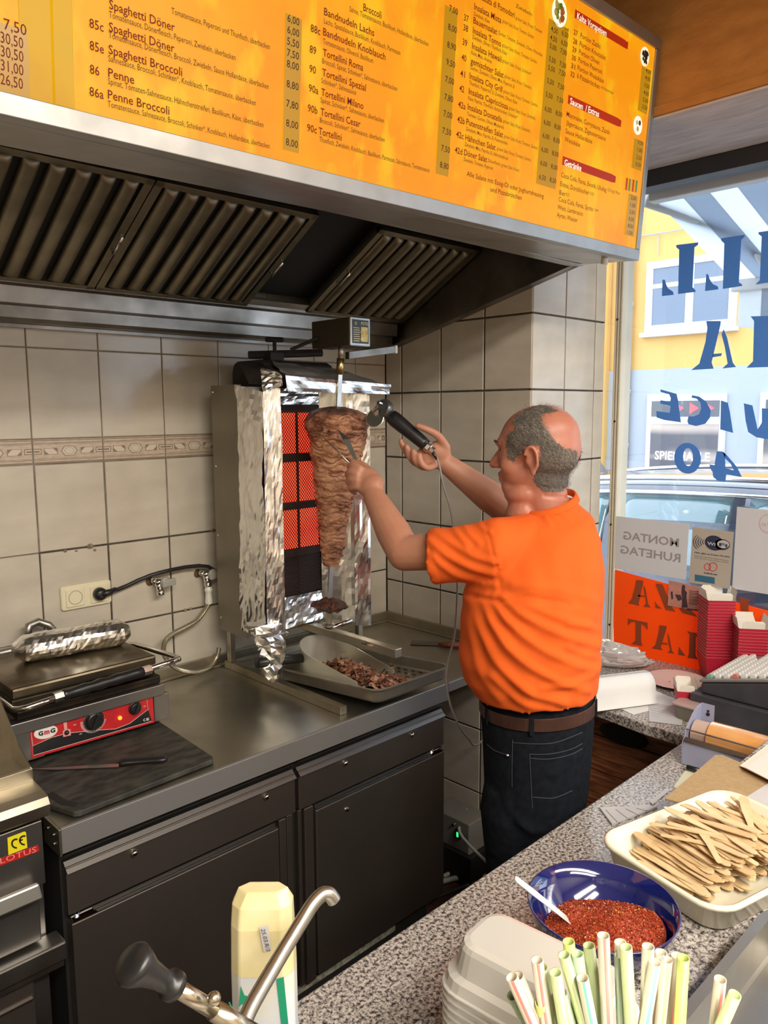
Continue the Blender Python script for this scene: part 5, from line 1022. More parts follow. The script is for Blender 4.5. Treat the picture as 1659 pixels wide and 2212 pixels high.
def shaving(c, s):
    a = nrm([rnd.uniform(-1, 1), rnd.uniform(-1, 1), rnd.uniform(-.35, .35)]); b = nrm(np.cross(a, [rnd.uniform(-.5, .5), rnd.uniform(-.5, .5), 1])); n2 = np.cross(a, b); mi = rnd.choice([0, 0, 1, 1, 2, 3]); L_, W2 = s, s*rnd.uniform(.35, .7); vs = []
    for i in range(4):
        t = i/3-.5; cu = .5*s*(.25-t*t)*rnd.uniform(.2, 1.6); w2 = W2*(1-1.6*t*t)*rnd.uniform(.75, 1.1); vs += [c+a*L_*t+b*w2*.5+n2*cu, c+a*L_*t-b*w2*.5+n2*cu+n2*rnd.uniform(-.002, .002)]
    mb.add(vs, [(0, 2, 3, 1), (2, 4, 5, 3), (4, 6, 7, 5)], mi)
for i in range(620):
    u, v = rnd.uniform(0, 1), rnd.gauss(0, .42); s = -.10+.36*u
    p = cs+dirS*s+sS*v*.060*(1.25 if u > .6 else 1); top = max(.006, (.055-.15*abs(u-.30))*(1-min(1, abs(v))*.6)); c = np.array([p[0], p[1], .893+tl(p[1])+rnd.uniform(0, top)])
    if c[1] > -.712 and -.735 < c[0] < -.472: shaving(c, rnd.uniform(.012, .03))
for i in range(60):
    c = np.array([rnd.gauss(-.535, .022), rnd.gauss(-.50, .05), .882+.02]); c[2] = .882+tl(c[1]); shaving(c, rnd.uniform(.01, .02))
for px, py in ((740, 1408), (795, 1388), (800, 1392), (788, 1390)): shaving(AZ(px, py, 1.044) if px > 770 else AZ(px, py, .97), .022)
single('meat_shavings', mb, mshav, 'heap of thin brown doner meat shavings in the scoop and tray', 'meat shavings', kind='stuff')
# spatula on the worktop right of the tray
SPT = thing('spatula', 'steel spatula with a wooden handle lying on the worktop near the side wall', 'spatula', AZ(950, 1388, ZW+.001))
mb = MB(); mb.prism([AZ(*p, ZW+.002) for p in ((886, 1393), (890, 1383), (942, 1386), (950, 1390), (948, 1395))], (0, 0, .0016)); part('blade', mb, M['steel_dk'], SPT)
a, b = AZ(948, 1391, ZW+.009), AZ(1010, 1394, ZW+.011); mb = MB(); mb.tube([a, a+(b-a)*.2, b], [.006, .0095, .0095], 10); part('handle', mb, mat('red_wood', (.22, .06, .03), .5, col2=(.14, .035, .02), scale=20, stretch=(1, 6, 1)), SPT, smooth=True)
for i, (px, py) in enumerate(((888, 1345), (866, 1385), (848, 1350), (905, 1425))): pass
# ================================================================ GRANITE COUNTERS
ZL, ZS = .81, .95
cw = mat('counter_front_wood', (.11, .045, .025), .45, col2=(.06, .022, .012), scale=10, stretch=(1, .6, 12), detail=6)
GL = thing('granite_worktop', 'lower speckled granite worktop on the cook side, joined to the window ledge', 'worktop', (-1.2, -1.45, ZL-.04))
mb = MB(); mb.prism([(x, y, ZL-.035) for x, y in ((-3.4, -1.335), (-3.4, -1.64), (.45, -1.64), (.45, -.698), (.08, -.698), (-.10, -.99), (-.13, -1.20), (-.130, -1.335))], (0, 0, .035)); part('slab', mb, M['granite'], GL, bevel=.004)
mb = MB(); mb.box(-3.38, .11, -1.60, -1.385, 0, ZL-.037); part('base_panel', mb, cw, GL)
GS = thing('granite_bar_top', 'raised speckled granite bar top on the customer side', 'bar top', (-1.2, -1.85, ZS-.03))
mb = MB(); mb.box(-3.4, .45, -2.13, -1.605, ZS-.03, ZS); part('slab', mb, M['granite'], GS, bevel=.003)
mb = MB(); mb.box(-3.4, .11, -2.06, -1.665, 0, ZS-.031); mb.box(-3.4, .44, -1.66, -1.63, ZL+.001, ZS-.031); part('base_panel', mb, cw, GS)
# planked front under the ledge
LP = struct('wall_right', MB().box(.085, .118, -1.38, -.70, 0, .77), M['blackm'])
mp_ = MB(); mp_.box(0, .012, -.68, 0, 0, .121); me_ = mp_.mesh('plank', [mat('red_brown_plank', (.34, .125, .055), .45, col2=(.14, .045, .02), scale=7, stretch=(1, 1.2, 14), detail=8, lo=.4, hi=.6)])
for i in range(6):
    o = bpy.data.objects.new('plank', me_); COL.objects.link(o); o.parent = LP; o.location = (.072+.001*(i % 2), -.70, .005+i*.126)
mb = MB(); mb.ball((.070, -1.03, .66), (.012, .09, .035), 14, 6); mb.ball((.070, -1.10, .47), (.010, .06, .02), 14, 6); part('dark_opening', mb, M['blackm'], LP, smooth=True)
# bins and bucket
BN = thing('grey_bin', 'dark grey plastic bin under the window ledge behind the counter', 'bin', (-.08, -1.22, 0))
mb = MB()
def rct(cx, cy, hx, hy, z, r=.03, n=4):
    o = []
    for sx_, sy_, a0 in ((1, 1, 0), (-1, 1, 90), (-1, -1, 180), (1, -1, 270)):
        for i in range(n+1): t = math.radians(a0+90*i/n); o.append((cx+sx_*(hx-r)+r*math.cos(t), cy+sy_*(hy-r)+r*math.sin(t), z))
    return o
mb.rings([rct(-.02, -1.25, .085, .09, .0), rct(-.02, -1.25, .11, .115, .50), rct(-.02, -1.25, .118, .123, .50), rct(-.02, -1.25, .118, .123, .53), rct(-.02, -1.25, .100, .105, .53), rct(-.02, -1.25, .08, .085, .03)]); part('shell', mb, mat('bin_grey', (.045, .055, .05), .5), BN)
BK = thing('cream_bucket', 'cream bucket with a hoop handle half hidden behind the man', 'bucket', (-.22, -1.02, 0))
mb = MB(); o_ = (-.30, -1.03, 0); mb.lathe([(.10, 0), (.125, .46), (.135, .46), (.135, .475), (.120, .475), (.095, .02)], o_, (0, 0, 1), 28); part('shell', mb, M['cream'], BK, smooth=False)
mb = MB(); mb.tube([np.array([-.30, -1.03, .46])+np.array([.13*math.cos(t), .02, .10*math.sin(t)]) for t in np.linspace(0, math.pi, 14)], .007, 8); part('handle', mb, M['cream'], BK, smooth=True)
# floor clutter by the side wall
PS = thing('power_unit', 'small grey power unit with a green lit switch near the floor', 'power unit', (-.13, -.78, 0))
c = AX(988, 1803, -.14)
mb = MB(); mb.box(-.135, -.02, c[1]-.05, c[1]+.13, .12, c[2]+.055); part('case', mb, mat('unit_grey', (.20, .19, .17), .5), PS, bevel=.004); mb = MB(); mb.box(-.15, -.0, c[1]-.07, c[1]+.15, 0, .119); part('stand', mb, M['blackm'], PS)
mb = MB(); mb.box(-.139, -.1355, c[1]-.012, c[1]+.012, c[2]-.016, c[2]+.016); sw = part('switch', mb, M['black'], PS); mb = MB(); mb.box(-.141, -.1395, c[1]-.004, c[1]+.004, c[2]-.009, c[2]+.009); part('switch_light', mb, mat('green_led', (.02, .5, .1), .4, emis=(.03, 1, .2), estr=1.6), sw)
mb = MB(); k_ = AX(982, 1780, -.137); mb.lathe([(.006, 0), (.005, .008)], k_, (-1, 0, 0), 12); part('knob', mb, M['chrome'], PS)
def cable(pts, r, m, lab, nm='cable'):
    sp = smooth_path(pts, 6); mb = MB(); mb.tube(sp, r, 8); return single(nm, mb, m, lab, 'cable', smooth=True)
mc_ = mat('cable_grey', (.34, .34, .32), .5)
cable([AX(1008, 1748, -.05), AX(1003, 1775, -.10), AX(1000, 1810, -.16), (-.20, -.86, .10), (-.28, -.90, .012), (-.40, -.98, .012)], .006, mc_, 'grey cable rising past the green switch by the wall')
cable([AZ(958, 1893, .02), AZ(990, 1878, .02), AZ(1030, 1868, .02), AZ(1070, 1862, .03), AZ(1090, 1850, .05)], .008, mc_, 'grey cable lying on the floor by the power unit')
cable([AZ(920, 1918, .02), AZ(960, 1903, .02), AZ(1010, 1892, .02), AZ(1050, 1893, .02)], .010, mc_, 'thick grey cable on the floor beside the cabinet plinth')
cable([AZ(912, 1975, .02), AZ(930, 1945, .02), AZ(975, 1925, .02), AZ(1030, 1905, .02)], .007, mat('cable_dark', (.06, .06, .058), .5), 'dark cable curling on the floor near the granite edge')
BG = MB(); rnd = random.Random(21); rs = []
for i in range(9):
    t = i/8; c = np.array([-.10, -.90, .0+.36*t]); r_ = .085*(1-.75*t)+.015
    rs.append([c+np.array([math.cos(q_)*r_*(1+rnd.uniform(-.25, .25))*.8, math.sin(q_)*r_*(1+rnd.uniform(-.25, .25)), 0]) for q_ in np.linspace(0, 2*math.pi, 19)[:-1]])
BG.rings(rs); single('black_bag', BG, mat('black_bag', (.012, .011, .011), .3), 'black crumpled bag on the floor against the side wall', 'bag', smooth=True)

# ================================================================ THINGS ON THE WINDOW LEDGE
def crumple_bag():
    mb = MB(); mb.ball((0, 0, 0), 1, 40, 22); c = AZ(1340, 1440, ZL); a = nrm([.62, -.78, 0]); q_ = np.array([-a[1], a[0], 0]); V = []
    for v in mb.v:
        v = np.array(v); n_ = 1+.55*(vnoise(v*2.1+9, 3)-.5)+.5*abs(vnoise(v*5.5+3, 4)-.5)+.25*abs(vnoise(v*12, 6)-.5); V.append(tuple(c+(a*v[0]*.098+q_*v[1]*.040)*n_+ZZ0*max(.0015, (v[2]*.52+.48)*.062*n_*(1-.35*v[0]))))
    mb.v = V; return mb
ZZ0 = np.array([0, 0, 1.])
m_bag = mat('clear_bag', (.70, .68, .68), .16, trans=.45, spec=.8)
single('plastic_bag', crumple_bag(), m_bag, 'crumpled clear plastic bag under the orange sign on the ledge', 'plastic bag')
PR = thing('paper_roll', 'white kitchen paper roll unrolling on the granite ledge', 'paper roll', (.03, -1.04, ZL))
M['tissue'] = mat('tissue', (.72, .71, .69), .8, bump=.15, bscale=200)
a, b = AZ(1286, 1492, ZL+.045), AZ(1398, 1478, ZL+.045); ax_ = nrm(b-a); mb = MB(); a = a-ax_*.06
mb.lathe([(.018, 0), (.043, 0), (.044, .003), (.044, np.linalg.norm(b-a)-.003), (.043, np.linalg.norm(b-a)), (.018, np.linalg.norm(b-a))], a, ax_, 36); part('roll', mb, M['tissue'], PR, smooth=False)
nx = nrm(np.cross(ax_, (0, 0, 1))); nx = nx if nx[1] < 0 else -nx
def tail(u, v): 
    p = a+(b-a)*u; t = v; w_ = .044; 
    if t < .35: q_ = t/.35*1.5; return p+nx*(w_*math.sin(q_)+.001)+np.array([0, 0, w_*math.cos(q_)])
    return np.array([*(p+nx*(.044+(t-.35)*.03))[:2], ZL+.006+.038*(1-(t-.35)/.65)**2])
mb = MB(); mb.grid(tail, 8, 14); part('loose_end', mb, M['tissue'], PR, smooth=True, solid=.0008)
def flat(name, px, z, m, lab, cat, th=.0006, bev=0, **k):
    mb = MB(); mb.prism([AZ(*p, z) for p in px], (0, 0, th)); return single(name, mb, m, lab, cat, bevel=bev, **k)
flat('paper_towel', [(1300, 1512), (1368, 1544), (1478, 1518), (1415, 1492), (1330, 1500)], ZL+.0006, M['tissue'], 'flat white paper towel on the ledge in front of the roll', 'paper')
nt_ = flat('handwritten_note', [(1401, 1518), (1402, 1558), (1473, 1567), (1480, 1528), (1462, 1526)], ZL+.0018, M['paper'], 'small handwritten white note beside the little dark tub', 'note')
mb = MB()
for i in range(5): p0_, p1_ = AZ(1406, 1524+i*5, ZL+.0027), AZ(1440-4*i, 1529+i*5, ZL+.0027); mb.tube([p0_, (p0_+p1_)/2+np.array([.0, .001, 0]), p1_], .0003, 4)
part('handwriting', mb, M['grey_ink'], nt_)
PT = thing('pink_plate', 'pinkish plate with brown sauce traces, behind the paper roll', 'plate', AZ(1460, 1478, ZL+.001))
c = AZ(1461, 1475, ZL+.001); mb = MB(); mb.lathe([(.055, 0), (.060, .001), (.098, .012), (.100, .0135), (.097, .0135), (.058, .004), (.01, .0035)], c, (0, 0, 1), 40); part('dish', mb, mat('plate_pink', (.62, .45, .42), .3), PT, smooth=True)
mb = MB(); rnd = random.Random(2)
for i in range(22): p = c+np.array([rnd.gauss(.005, .014), rnd.gauss(-.01, .018), .0045]); mb.ball(p, (rnd.uniform(.002, .005), rnd.uniform(.002, .004), .0008), 6, 3)
part('sauce_traces', mb, mat('sauce_brown', (.16, .05, .02), .4), PT, kind='stuff')
TB = thing('sauce_tub', 'small clear tub with dark sauce next to the till', 'tub', AZ(1482, 1560, ZL))
c = AZ(1492, 1552, ZL+.001); mb = MB(); mb.rings([rct(c[0], c[1], .030, .030, ZL+.001, .01), rct(c[0], c[1], .040, .040, ZL+.045, .012)]); part('tub', mb, mat('tub_dark', (.16, .15, .12), .2), TB)
mb = MB(); mb.rings([rct(c[0], c[1], .043, .043, ZL+.0455, .012), rct(c[0], c[1], .043, .043, ZL+.050, .012)]); part('lid', mb, mat('tub_lid', (.40, .27, .25), .3), TB)
# blue folder and papers standing between frame and pier
mb = MB(); p = AX(1298, 1395, .43); mb.box(.30, .305, -.775, -.712, ZL+.0, 1.01); single('blue_folder', mb, mat('blue_card', (.03, .03, .28), .5), 'dark blue folder standing at the left end of the ledge', 'folder')
mb = MB(); mb.box(.285, .288, -.765, -.705, ZL, 1.04); mb2 = mb; single('white_card', mb, M['paper'], 'white card standing in front of the blue folder', 'card')

# nested red boxes
ORD = 'leftmost second third fourth fifth sixth seventh eighth ninth tenth eleventh twelfth thirteenth fourteenth fifteenth sixteenth seventeenth eighteenth nineteenth twentieth twenty-first twenty-second twenty-third twenty-fourth twenty-fifth twenty-sixth'.split()
M['redcard'] = mat('red_card', (.42, .012, .035), .45); M['whitecard'] = mat('card_inside', (.72, .68, .60), .6)
def red_box(flaps):
    mb = MB(); w0, d0, w1, d1, h = .036, .028, .048, .040, .085
    def wall(a0, a1, b1, b0, e=.0007):
        a0, a1, b1, b0 = map(np.array, (a0, a1, b1, b0)); n_ = nrm(np.cross(a1-a0, b0-a0)); mb.add([a0, a1, b1, b0], [(0, 1, 2, 3)], 0); mb.add([p-n_*e for p in (a0, a1, b1, b0)], [(3, 2, 1, 0)], 1); mb.add([b0, b1, b1-n_*e, b0-n_*e], [(0, 1, 2, 3)], 1)
    B_ = [(-w0, -d0, 0), (w0, -d0, 0), (w0, d0, 0), (-w0, d0, 0)]; T_ = [(-w1, -d1, h), (w1, -d1, h), (w1, d1, h), (-w1, d1, h)]
    for i in range(4): j = (i+1) % 4; wall(B_[i], B_[j], T_[j], T_[i])
    mb.add(B_, [(3, 2, 1, 0)], 0)
    if flaps:
        for i, (lo_, hi_, hh) in enumerate(((.12, .88, .034), (.1, .9, .028), (.12, .9, .030), (.1, .85, .026))):
            j = (i+1) % 4; a, b = np.array(T_[i]), np.array(T_[j]); p, q_ = a+(b-a)*lo_, a+(b-a)*hi_; up = np.array([0, 0, hh]); dx = (b-a)*.08; out = nrm(np.cross(b-a, (0, 0, 1)))*.004*(1 if i else 1)
            f_ = [p, q_, q_+up*.75+out, q_-dx+up+out, p+dx+up+out, p+up*.75+out]; n_ = nrm(np.cross(q_-p, up)); mb.add(f_, [(0, 1, 2, 3, 4, 5)], 1); mb.add([v+n_*.0008 for v in f_], [(5, 4, 3, 2, 1, 0)], 1)
    return mb.mesh('red_box', [M['redcard'], M['whitecard']])
rb, rbt = red_box(False), red_box(True)
def stack(x, y, z0, n, ang, where, lean=(0, 0)):
    for i in range(n):
        top = i == n-1; o = bpy.data.objects.new('red_box', rbt if top else rb); COL.objects.link(o); o.location = (x+lean[0]*i+random.uniform(-.0006, .0006), y+lean[1]*i, z0+.0102*i); o.rotation_euler = (0, 0, ang+random.uniform(-.01, .01)); o.scale = (1.12, 1.12, 1)
        tag(o, ('top red card box with raised cream flaps, '+where) if top else ('red card box %s from the top, ' % ORD[n-1-i]+where), 'card box', 'nested red boxes, '+where)
stack(.398, -1.180, ZL+.002, 20, .70, 'in the tall stack against the orange sign', (.0003, .0002))
stack(.394, -1.290, ZL+.002, 13, .6, 'in the low stack behind the till keys')
stack(.395, -1.50, ZL+.002, 19, .70, 'in the stack at the right edge')
o = bpy.data.objects.new('red_box', rbt); COL.objects.link(o); o.location = tuple(AX(1502, 1520, .035)-np.array([0, 0, .05])); o.rotation_euler = (.0, .0, .6); o.scale = (.8, .7, .8); tag(o, 'single red card box with a cream flap squeezed beside the till', 'card box')
o.location = (.055, -1.235, ZL+.002)

# till
TL = thing('cash_till', 'black electronic till with sloping grey keyboard, side towards the camera', 'till', (.2, -1.42, ZL))
X0, X1 = .03, .33; Y0, Y1 = -1.292, -1.60
M['tilldk'] = mat('till_black', (.035, .036, .045), .5, col2=(.05, .05, .06), scale=20); M['tillgr'] = mat('till_grey', (.16, .16, .155), .4)
zk = lambda y: .926+.25*(Y0-y)
mb = MB(); mb.prism([(X0, Y0+.0, ZL+.075), (X0, Y0, zk(Y0)-.010), (X0, Y1, zk(Y1)-.010), (X0, Y1, ZL+.075)], (X1-X0, 0, 0)); part('body', mb, M['tilldk'], TL, bevel=.006)
mb = MB(); mb.box(X0-.015, X1, Y1, Y0+.025, ZL+.001, ZL+.074); part('cash_drawer', mb, M['tilldk'], TL, bevel=.004)
mb = MB(); mb.hexa([(X0-.004, Y0+.004, zk(Y0)-.009), (X1, Y0+.004, zk(Y0)-.009), (X1, Y1, zk(Y1)-.009), (X0-.004, Y1, zk(Y1)-.009)], [(X0-.004, Y0+.004, zk(Y0)), (X1, Y0+.004, zk(Y0)), (X1, Y1, zk(Y1)), (X0-.004, Y1, zk(Y1))]); kb = part('keyboard', mb, M['tillgr'], TL, bevel=.003)
sl_ = nrm((0, -1, .25)); kn = nrm((0, .25, 1)); kx, ky = .0160, .0165
kmb = MB(); 
k4 = lambda s, h: [np.array([a*s*kx*.46, 0, 0])+sl_*(b*s*ky*.46)+kn*h for a, b in ((-1, -1), (1, -1), (1, 1), (-1, 1))]
kmb.rings([k4(1, 0), k4(.96, .006), k4(.80, .0105)]); kw = mat('key_white', (.62, .61, .57), .35); kms = [kmb.mesh('key', [m_]) for m_ in (kw, mat('key_green', (.20, .36, .27), .4), mat('key_red', (.55, .16, .12), .4))]
km = np.array([X0+.020, Y0-.022, 0]); 
for i in range(15):
    for j in range(11):
        if (j in (2,) and i > 11) or (j == 6 and i % 5 == 4): continue
        y = Y0-.02-j*.0245; x = X0+.018+i*.0187; kk = 1 if (i, j) == (0, 0) else 2 if (i, j) == (0, 3) else 0
        o = bpy.data.objects.new('key', kms[kk]); COL.objects.link(o); o.parent = kb; o.location = tuple(np.array([x, y, zk(y)+.0002])-wloc(kb))
# wrap dispenser
WD = thing('wrap_dispenser', 'blue-grey metal cutter box holding a roll of clear film in front of the till', 'dispenser', (-.27, -1.5, ZL))
M['disp'] = mat('dispenser_blue', (.36, .38, .52), .35, .2); da = AZ(1472, 1652, ZL+.002); 
dL = nrm([.03, -1, 0]); dP = np.array([-dL[1], dL[0], 0]); dP = dP if dP[0] > 0 else -dP        # along the roll / toward the till
O_ = np.array([-.305, -1.392, ZL+.001]); Q = lambda l, p, z: O_+dL*l+dP*p+np.array([0, 0, z])
ep = [(0, 0), (.0, .060), (.012, .070), (.012, .085), (.055, .118), (.085, .130), (.115, .130), (.115, 0)]
mb = MB(); mb.prism([Q(0, p, z) for p, z in ep], dL*.0015); part('end_plate', mb, M['disp'], WD)
mb = MB(); mb.prism([Q(0, .1135, .085), Q(.035, .1135, .085), Q(.035, .1135, .132), Q(0, .1135, .132)], dP*.0015); tb = part('hanging_tab', mb, M['disp'], WD); mb = MB(); mb.lathe([(.005, 0), (.005, .0008)], Q(.020, .112, .105), -dP, 12); mb.lathe([(.0032, 0), (.0032, .0008)], Q(.020, .112, .114), -dP, 12); part('keyhole', mb, M['black'], tb)
mb = MB(); mb.prism([Q(0.002, .001, .002), Q(.205, .001, .002), Q(.205, .006, .062), Q(0.002, .006, .062)], dP*.0015); mb.prism([Q(0, .114, 0), Q(.205, .114, 0), Q(.205, .114, .084), Q(0, .114, .084)], dP*.0012); mb.prism([Q(0.002, 0, .0), Q(.205, 0, .0), Q(.205, .113, .0), Q(0.002, .113, .0)], (0, 0, .0015)); part('trough', mb, M['disp'], WD)
mb = MB(); mb.prism([Q(.004, .0, .062), Q(.205, .0, .062), Q(.205, .010, .068), Q(.004, .010, .068)], (0, 0, .003)); part('cutting_edge', mb, M['steel_dk'], WD)
mb = MB(); mb.tube([Q(.002, .018, .088), Q(.205, .018, .088)], .0022, 8); part('guide_rod', mb, M['chrome'], WD)
mb = MB(); mb.lathe([(.006, -.024), (.034, -.024), (.034, .02), (.006, .02)], Q(.030, .066, .066), dL, 28); part('roll_core', mb, mat('core_beige', (.46, .34, .27), .7), WD)
mb = MB(); mb.lathe([(.02, 0), (.040, 0), (.040, .155), (.02, .155)], Q(.048, .066, .066), dL, 32); part('film_roll', mb, mat('film_orange', (.62, .26, .06), .12, col2=(.72, .45, .22), scale=5, stretch=(1, 1, 1), coat=1), WD, smooth=False)
# pen, labels, notepad, cardboard, papers
mb = MB(); a, b = AZ(1484, 1657, ZL+.010), AZ(1522, 1668, ZL+.010); mb.tube([a, a+(b-a)*.8], .0065, 10); mb.tube([a+(b-a)*.8, b+(b-a)*.3], .0055, 10, 1); single('pen', mb, [M['black'], mat('pen_blue', (.03, .03, .30), .3)], 'dark pen with blue end lying in front of the film dispenser', 'pen', smooth=True)
flat('price_label_sheet', [(1455, 1700), (1482, 1662), (1512, 1668), (1480, 1715)], ZL+.0008, mat('pale_yellow_paper', (.62, .62, .45), .7), 'pale yellow printed slip sticking out from under the cardboard', 'paper')
npd = flat('notepad', [(1295, 1747), (1322, 1783), (1420, 1745), (1388, 1742), (1352, 1745)], ZL+.0008, M['paper'], 'lined white notepad half under the cream tray', 'notepad', th=.004)
mb = MB()
for i in range(4): a = AZ(1308+i*22, 1749-i*1, ZL+.0052); b = AZ(1334+i*22, 1776-i*8, ZL+.0052); mb.tube([a, b], .0005, 4)
part('ruling', mb, M['dark_ink'], npd)
flat('white_slip', [(1402, 1731), (1442, 1702), (1446, 1708), (1410, 1738)], ZL+.002, M['paper'], 'narrow white slip between notepad and cardboard', 'paper')
CB = flat('cardboard', [(1436, 1728), (1545, 1634), (1560, 1634), (1720, 1700), (1585, 1750), (1540, 1748), (1500, 1746)], ZS+.004, mat('brown_cardboard', (.38, .265, .135), .8, col2=(.33, .225, .11), scale=120), 'flat brown cardboard piece overhanging the bar edge behind the cream tray', 'cardboard', th=.0035)
flat('white_paper', [(1612, 1722), (1720, 1655), (1760, 1760), (1600, 1752)], ZS+.009, M['paper'], 'white paper sheet on top of the cardboard at the right edge', 'paper')
for i in range(5):
    mb = MB(); j = i*.0022; mb.prism([AZ(1598+i*3, 1655+i, ZS+.010+j), AZ(1662+i*2, 1606+i*2, ZS+.010+j), AZ(1760, 1640, ZS+.010+j), AZ(1690-i*4, 1700-i*2, ZS+.010+j)], (0, 0, .0012)); single('napkin', mb, mat('napkin_cream%d' % i, (.72-.02*i, .66-.02*i, .54), .8), 'cream paper napkin in the small pile at the right edge', 'napkin', group='pile of cream napkins')

# ================================================================ THINGS ON THE BAR TOP
TY = thing('cream_tray', 'cream plastic tray filled with flat wooden sticks', 'tray', (-.96, -1.74, ZS+.001))
ex, ey = np.array([.972, -.236, 0]), np.array([-.236, -.972, 0]); L0 = np.array([-1.062, -1.580, 0]); LX, LY = .345, .245
def tr(ins, z, r):
    o = []
    for cx, cy, a0 in ((LX-ins-r, LY-ins-r, 0), (ins+r, LY-ins-r, 90), (ins+r, ins+r, 180), (LX-ins-r, ins+r, 270)):
        for i in range(7): t = math.radians(a0+90*i/6); p = L0+ex*(cx+r*math.cos(t))+ey*(cy+r*math.sin(t)); o.append((p[0], p[1], z))
    return o
mb = MB(); z0 = ZS+.001; mb.rings([tr(.020, z0, .03), tr(.014, z0+.004, .035), tr(.003, z0+.040, .045), tr(-.002, z0+.042, .048), tr(-.002, z0+.047, .048), tr(.003, z0+.049, .045), tr(.008, z0+.046, .042), tr(.020, z0+.010, .034), tr(.026, z0+.006, .03)]); part('tray', mb, mat('tray_cream', (.74, .70, .55), .3, coat=.4), TY, smooth=True)
wood = [mat('stick_wood%d' % i, c_, .6, col2=tuple(x*.82 for x in c_), scale=30, stretch=(1, 1, 1)) for i, c_ in enumerate(((.68, .48, .26), (.74, .54, .31), (.62, .43, .22)))]
def stick_mesh(k, w1, w2):
    mb = MB(); L_ = .14; pts = [(-L_/2, -w1*.28), (-L_/2+.003, -w1*.45), (-.02, -w1*.5), (.02, -w2*.5), (L_/2-.012, -w2*.5), (L_/2-.004, -w2*.38), (L_/2, -w2*.12)]; pts += [(x, -y) for x, y in pts[::-1]]; mb.prism([(x, y, -.0008) for x, y in pts], (0, 0, .0016)); return mb.mesh('wooden_stick', [wood[k]])
sms = [stick_mesh(0, .009, .018), stick_mesh(1, .010, .017), stick_mesh(2, .008, .019), stick_mesh(1, .012, .016)]
dS = AZ(1478, 1908, 1.0)-AZ(1345, 1800, 1.0); angS = math.atan2(dS[1], dS[0]); rnd = random.Random(4)
ctr = L0+ex*LX*.56+ey*LY*.50
for i in range(215):
    lay = i/215; u, v = rnd.uniform(-1, 1), rnd.gauss(0, .38)
    perp = np.array([-math.sin(angS), math.cos(angS)])
    wd = .150*(1-.35*lay); c = ctr[:2]+perp*u*wd+np.array([math.cos(angS), math.sin(angS)])*v*.03+np.array([.008, -.0])
    zz = z0+.010+(.062*lay)*(1-.45*abs(u)**1.5)+rnd.uniform(0, .003); a = angS+rnd.gauss(0, .10)-.15*u
    if i > 203: a += rnd.uniform(.25, .7)*rnd.choice((1, 1, -1)); zz += .004
    o = bpy.data.objects.new('wooden_stick', sms[rnd.randrange(4)]); COL.objects.link(o); o.location = (c[0], c[1], zz); o.rotation_euler = (rnd.gauss(0, .12), rnd.gauss(-.05, .04), a+(math.pi if rnd.random() < .12 else 0))
    tag(o, 'flat pale wooden stick with rounded end in the cream tray', 'wooden stick', 'wooden sticks piled in the cream tray')
# bowl with chilli flakes and spoon
cB = AZ(1301, 1958, ZS+.075); cB[2] = ZS+.001
BW = thing('blue_glass_bowl', 'cobalt blue glass bowl holding red chilli flakes', 'bowl', cB)
mbl = mat('cobalt_glass', (.008, .015, .15), .08, spec=.9, coat=1, trans=.35)
R1 = .104
mb = MB(); mb.lathe([(.035, 0), (.050, .003), (.080, .028), (.097, .055), (R1, .078), (R1+.0005, .0795), (R1-.002, .080), (.094, .056), (.077, .031), (.047, .007), (.01, .005)], cB, (0, 0, 1), 64); part('bowl', mb, mbl, BW, smooth=True)
fl_m = [mat('flake_red', (.30, .035, .010), .55), mat('flake_orange', (.46, .085, .018), .5), mat('flake_dark', (.10, .012, .008), .55), mat('flake_seed', (.72, .38, .09), .5)]
def heap(x, y):                                 # height of the flakes over the bowl floor
    r_ = math.hypot(x, y); sh = max(0, 1-r_/.088); lft = 1/(1+math.exp(-(x*.716-y*.0+.0)*60)); u = x*CR[0]+y*CR[1]; v = x*CF[0]+y*CF[1]
    h = .049+.015*math.exp(-((u-.020)**2+(v+.012)**2)/.0016)+.012*math.exp(-((u+.042)**2+(v-.020)**2)/.0004)-.018*max(0, (v-.02)/.06)-.016*max(0, (-u-.03)/.05)
    return h
mb = MB()
def hp_(u, v):
    r_ = u*.086; a = v*2*math.pi; x, y = r_*math.cos(a), r_*math.sin(a); return cB+np.array([x, y, heap(x, y)+.0015*(vnoise((x*300, y*300, 1))-.5)])
nu_, nv_ = 26, 90
for j in range(nv_):
    for i in range(nu_):
        q4 = [hp_(a/nu_, b_/nv_) for a, b_ in ((i, j), (i+1, j), (i+1, j+1), (i, j+1))]
        if all(heap(*(q[:2]-cB[:2])) > np.interp(math.hypot(*(q[:2]-cB[:2])), [0, .047, .077, .094], [.005, .007, .031, .056])-.004 for q in q4): mb.add(q4, [(0, 1, 2, 3)], 0)
rnd = random.Random(8)
for i in range(6500):
    r_ = .084*math.sqrt(rnd.random()); a = rnd.uniform(0, 6.283); x, y = r_*math.cos(a), r_*math.sin(a); zb = np.interp(r_, [0, .047, .077, .094], [.005, .007, .031, .056]); h = heap(x, y)
    if h < zb: continue
    c = cB+np.array([x, y, h+rnd.uniform(0, .0016)]); s = rnd.uniform(.0008, .0022); d1 = nrm([rnd.gauss(0, 1), rnd.gauss(0, 1), rnd.gauss(0, .6)]); d2 = nrm(np.cross(d1, [rnd.gauss(0, 1), rnd.gauss(0, 1), rnd.gauss(0, 1)])); mb.add([c-d1*s, c+d2*s*.6, c+d1*s, c-d2*s*.5], [(0, 1, 2, 3)], rnd.choices([0, 1, 2, 3], [46, 30, 18, 4])[0])
single('chilli_flakes', mb, fl_m, 'red chilli flakes with yellow seeds filling the blue bowl', 'chilli flakes', kind='stuff')
SPN = thing('plastic_spoon', 'translucent white plastic spoon handle leaning out of the chilli bowl', 'spoon', AZ(1235, 1995, ZS+.045))
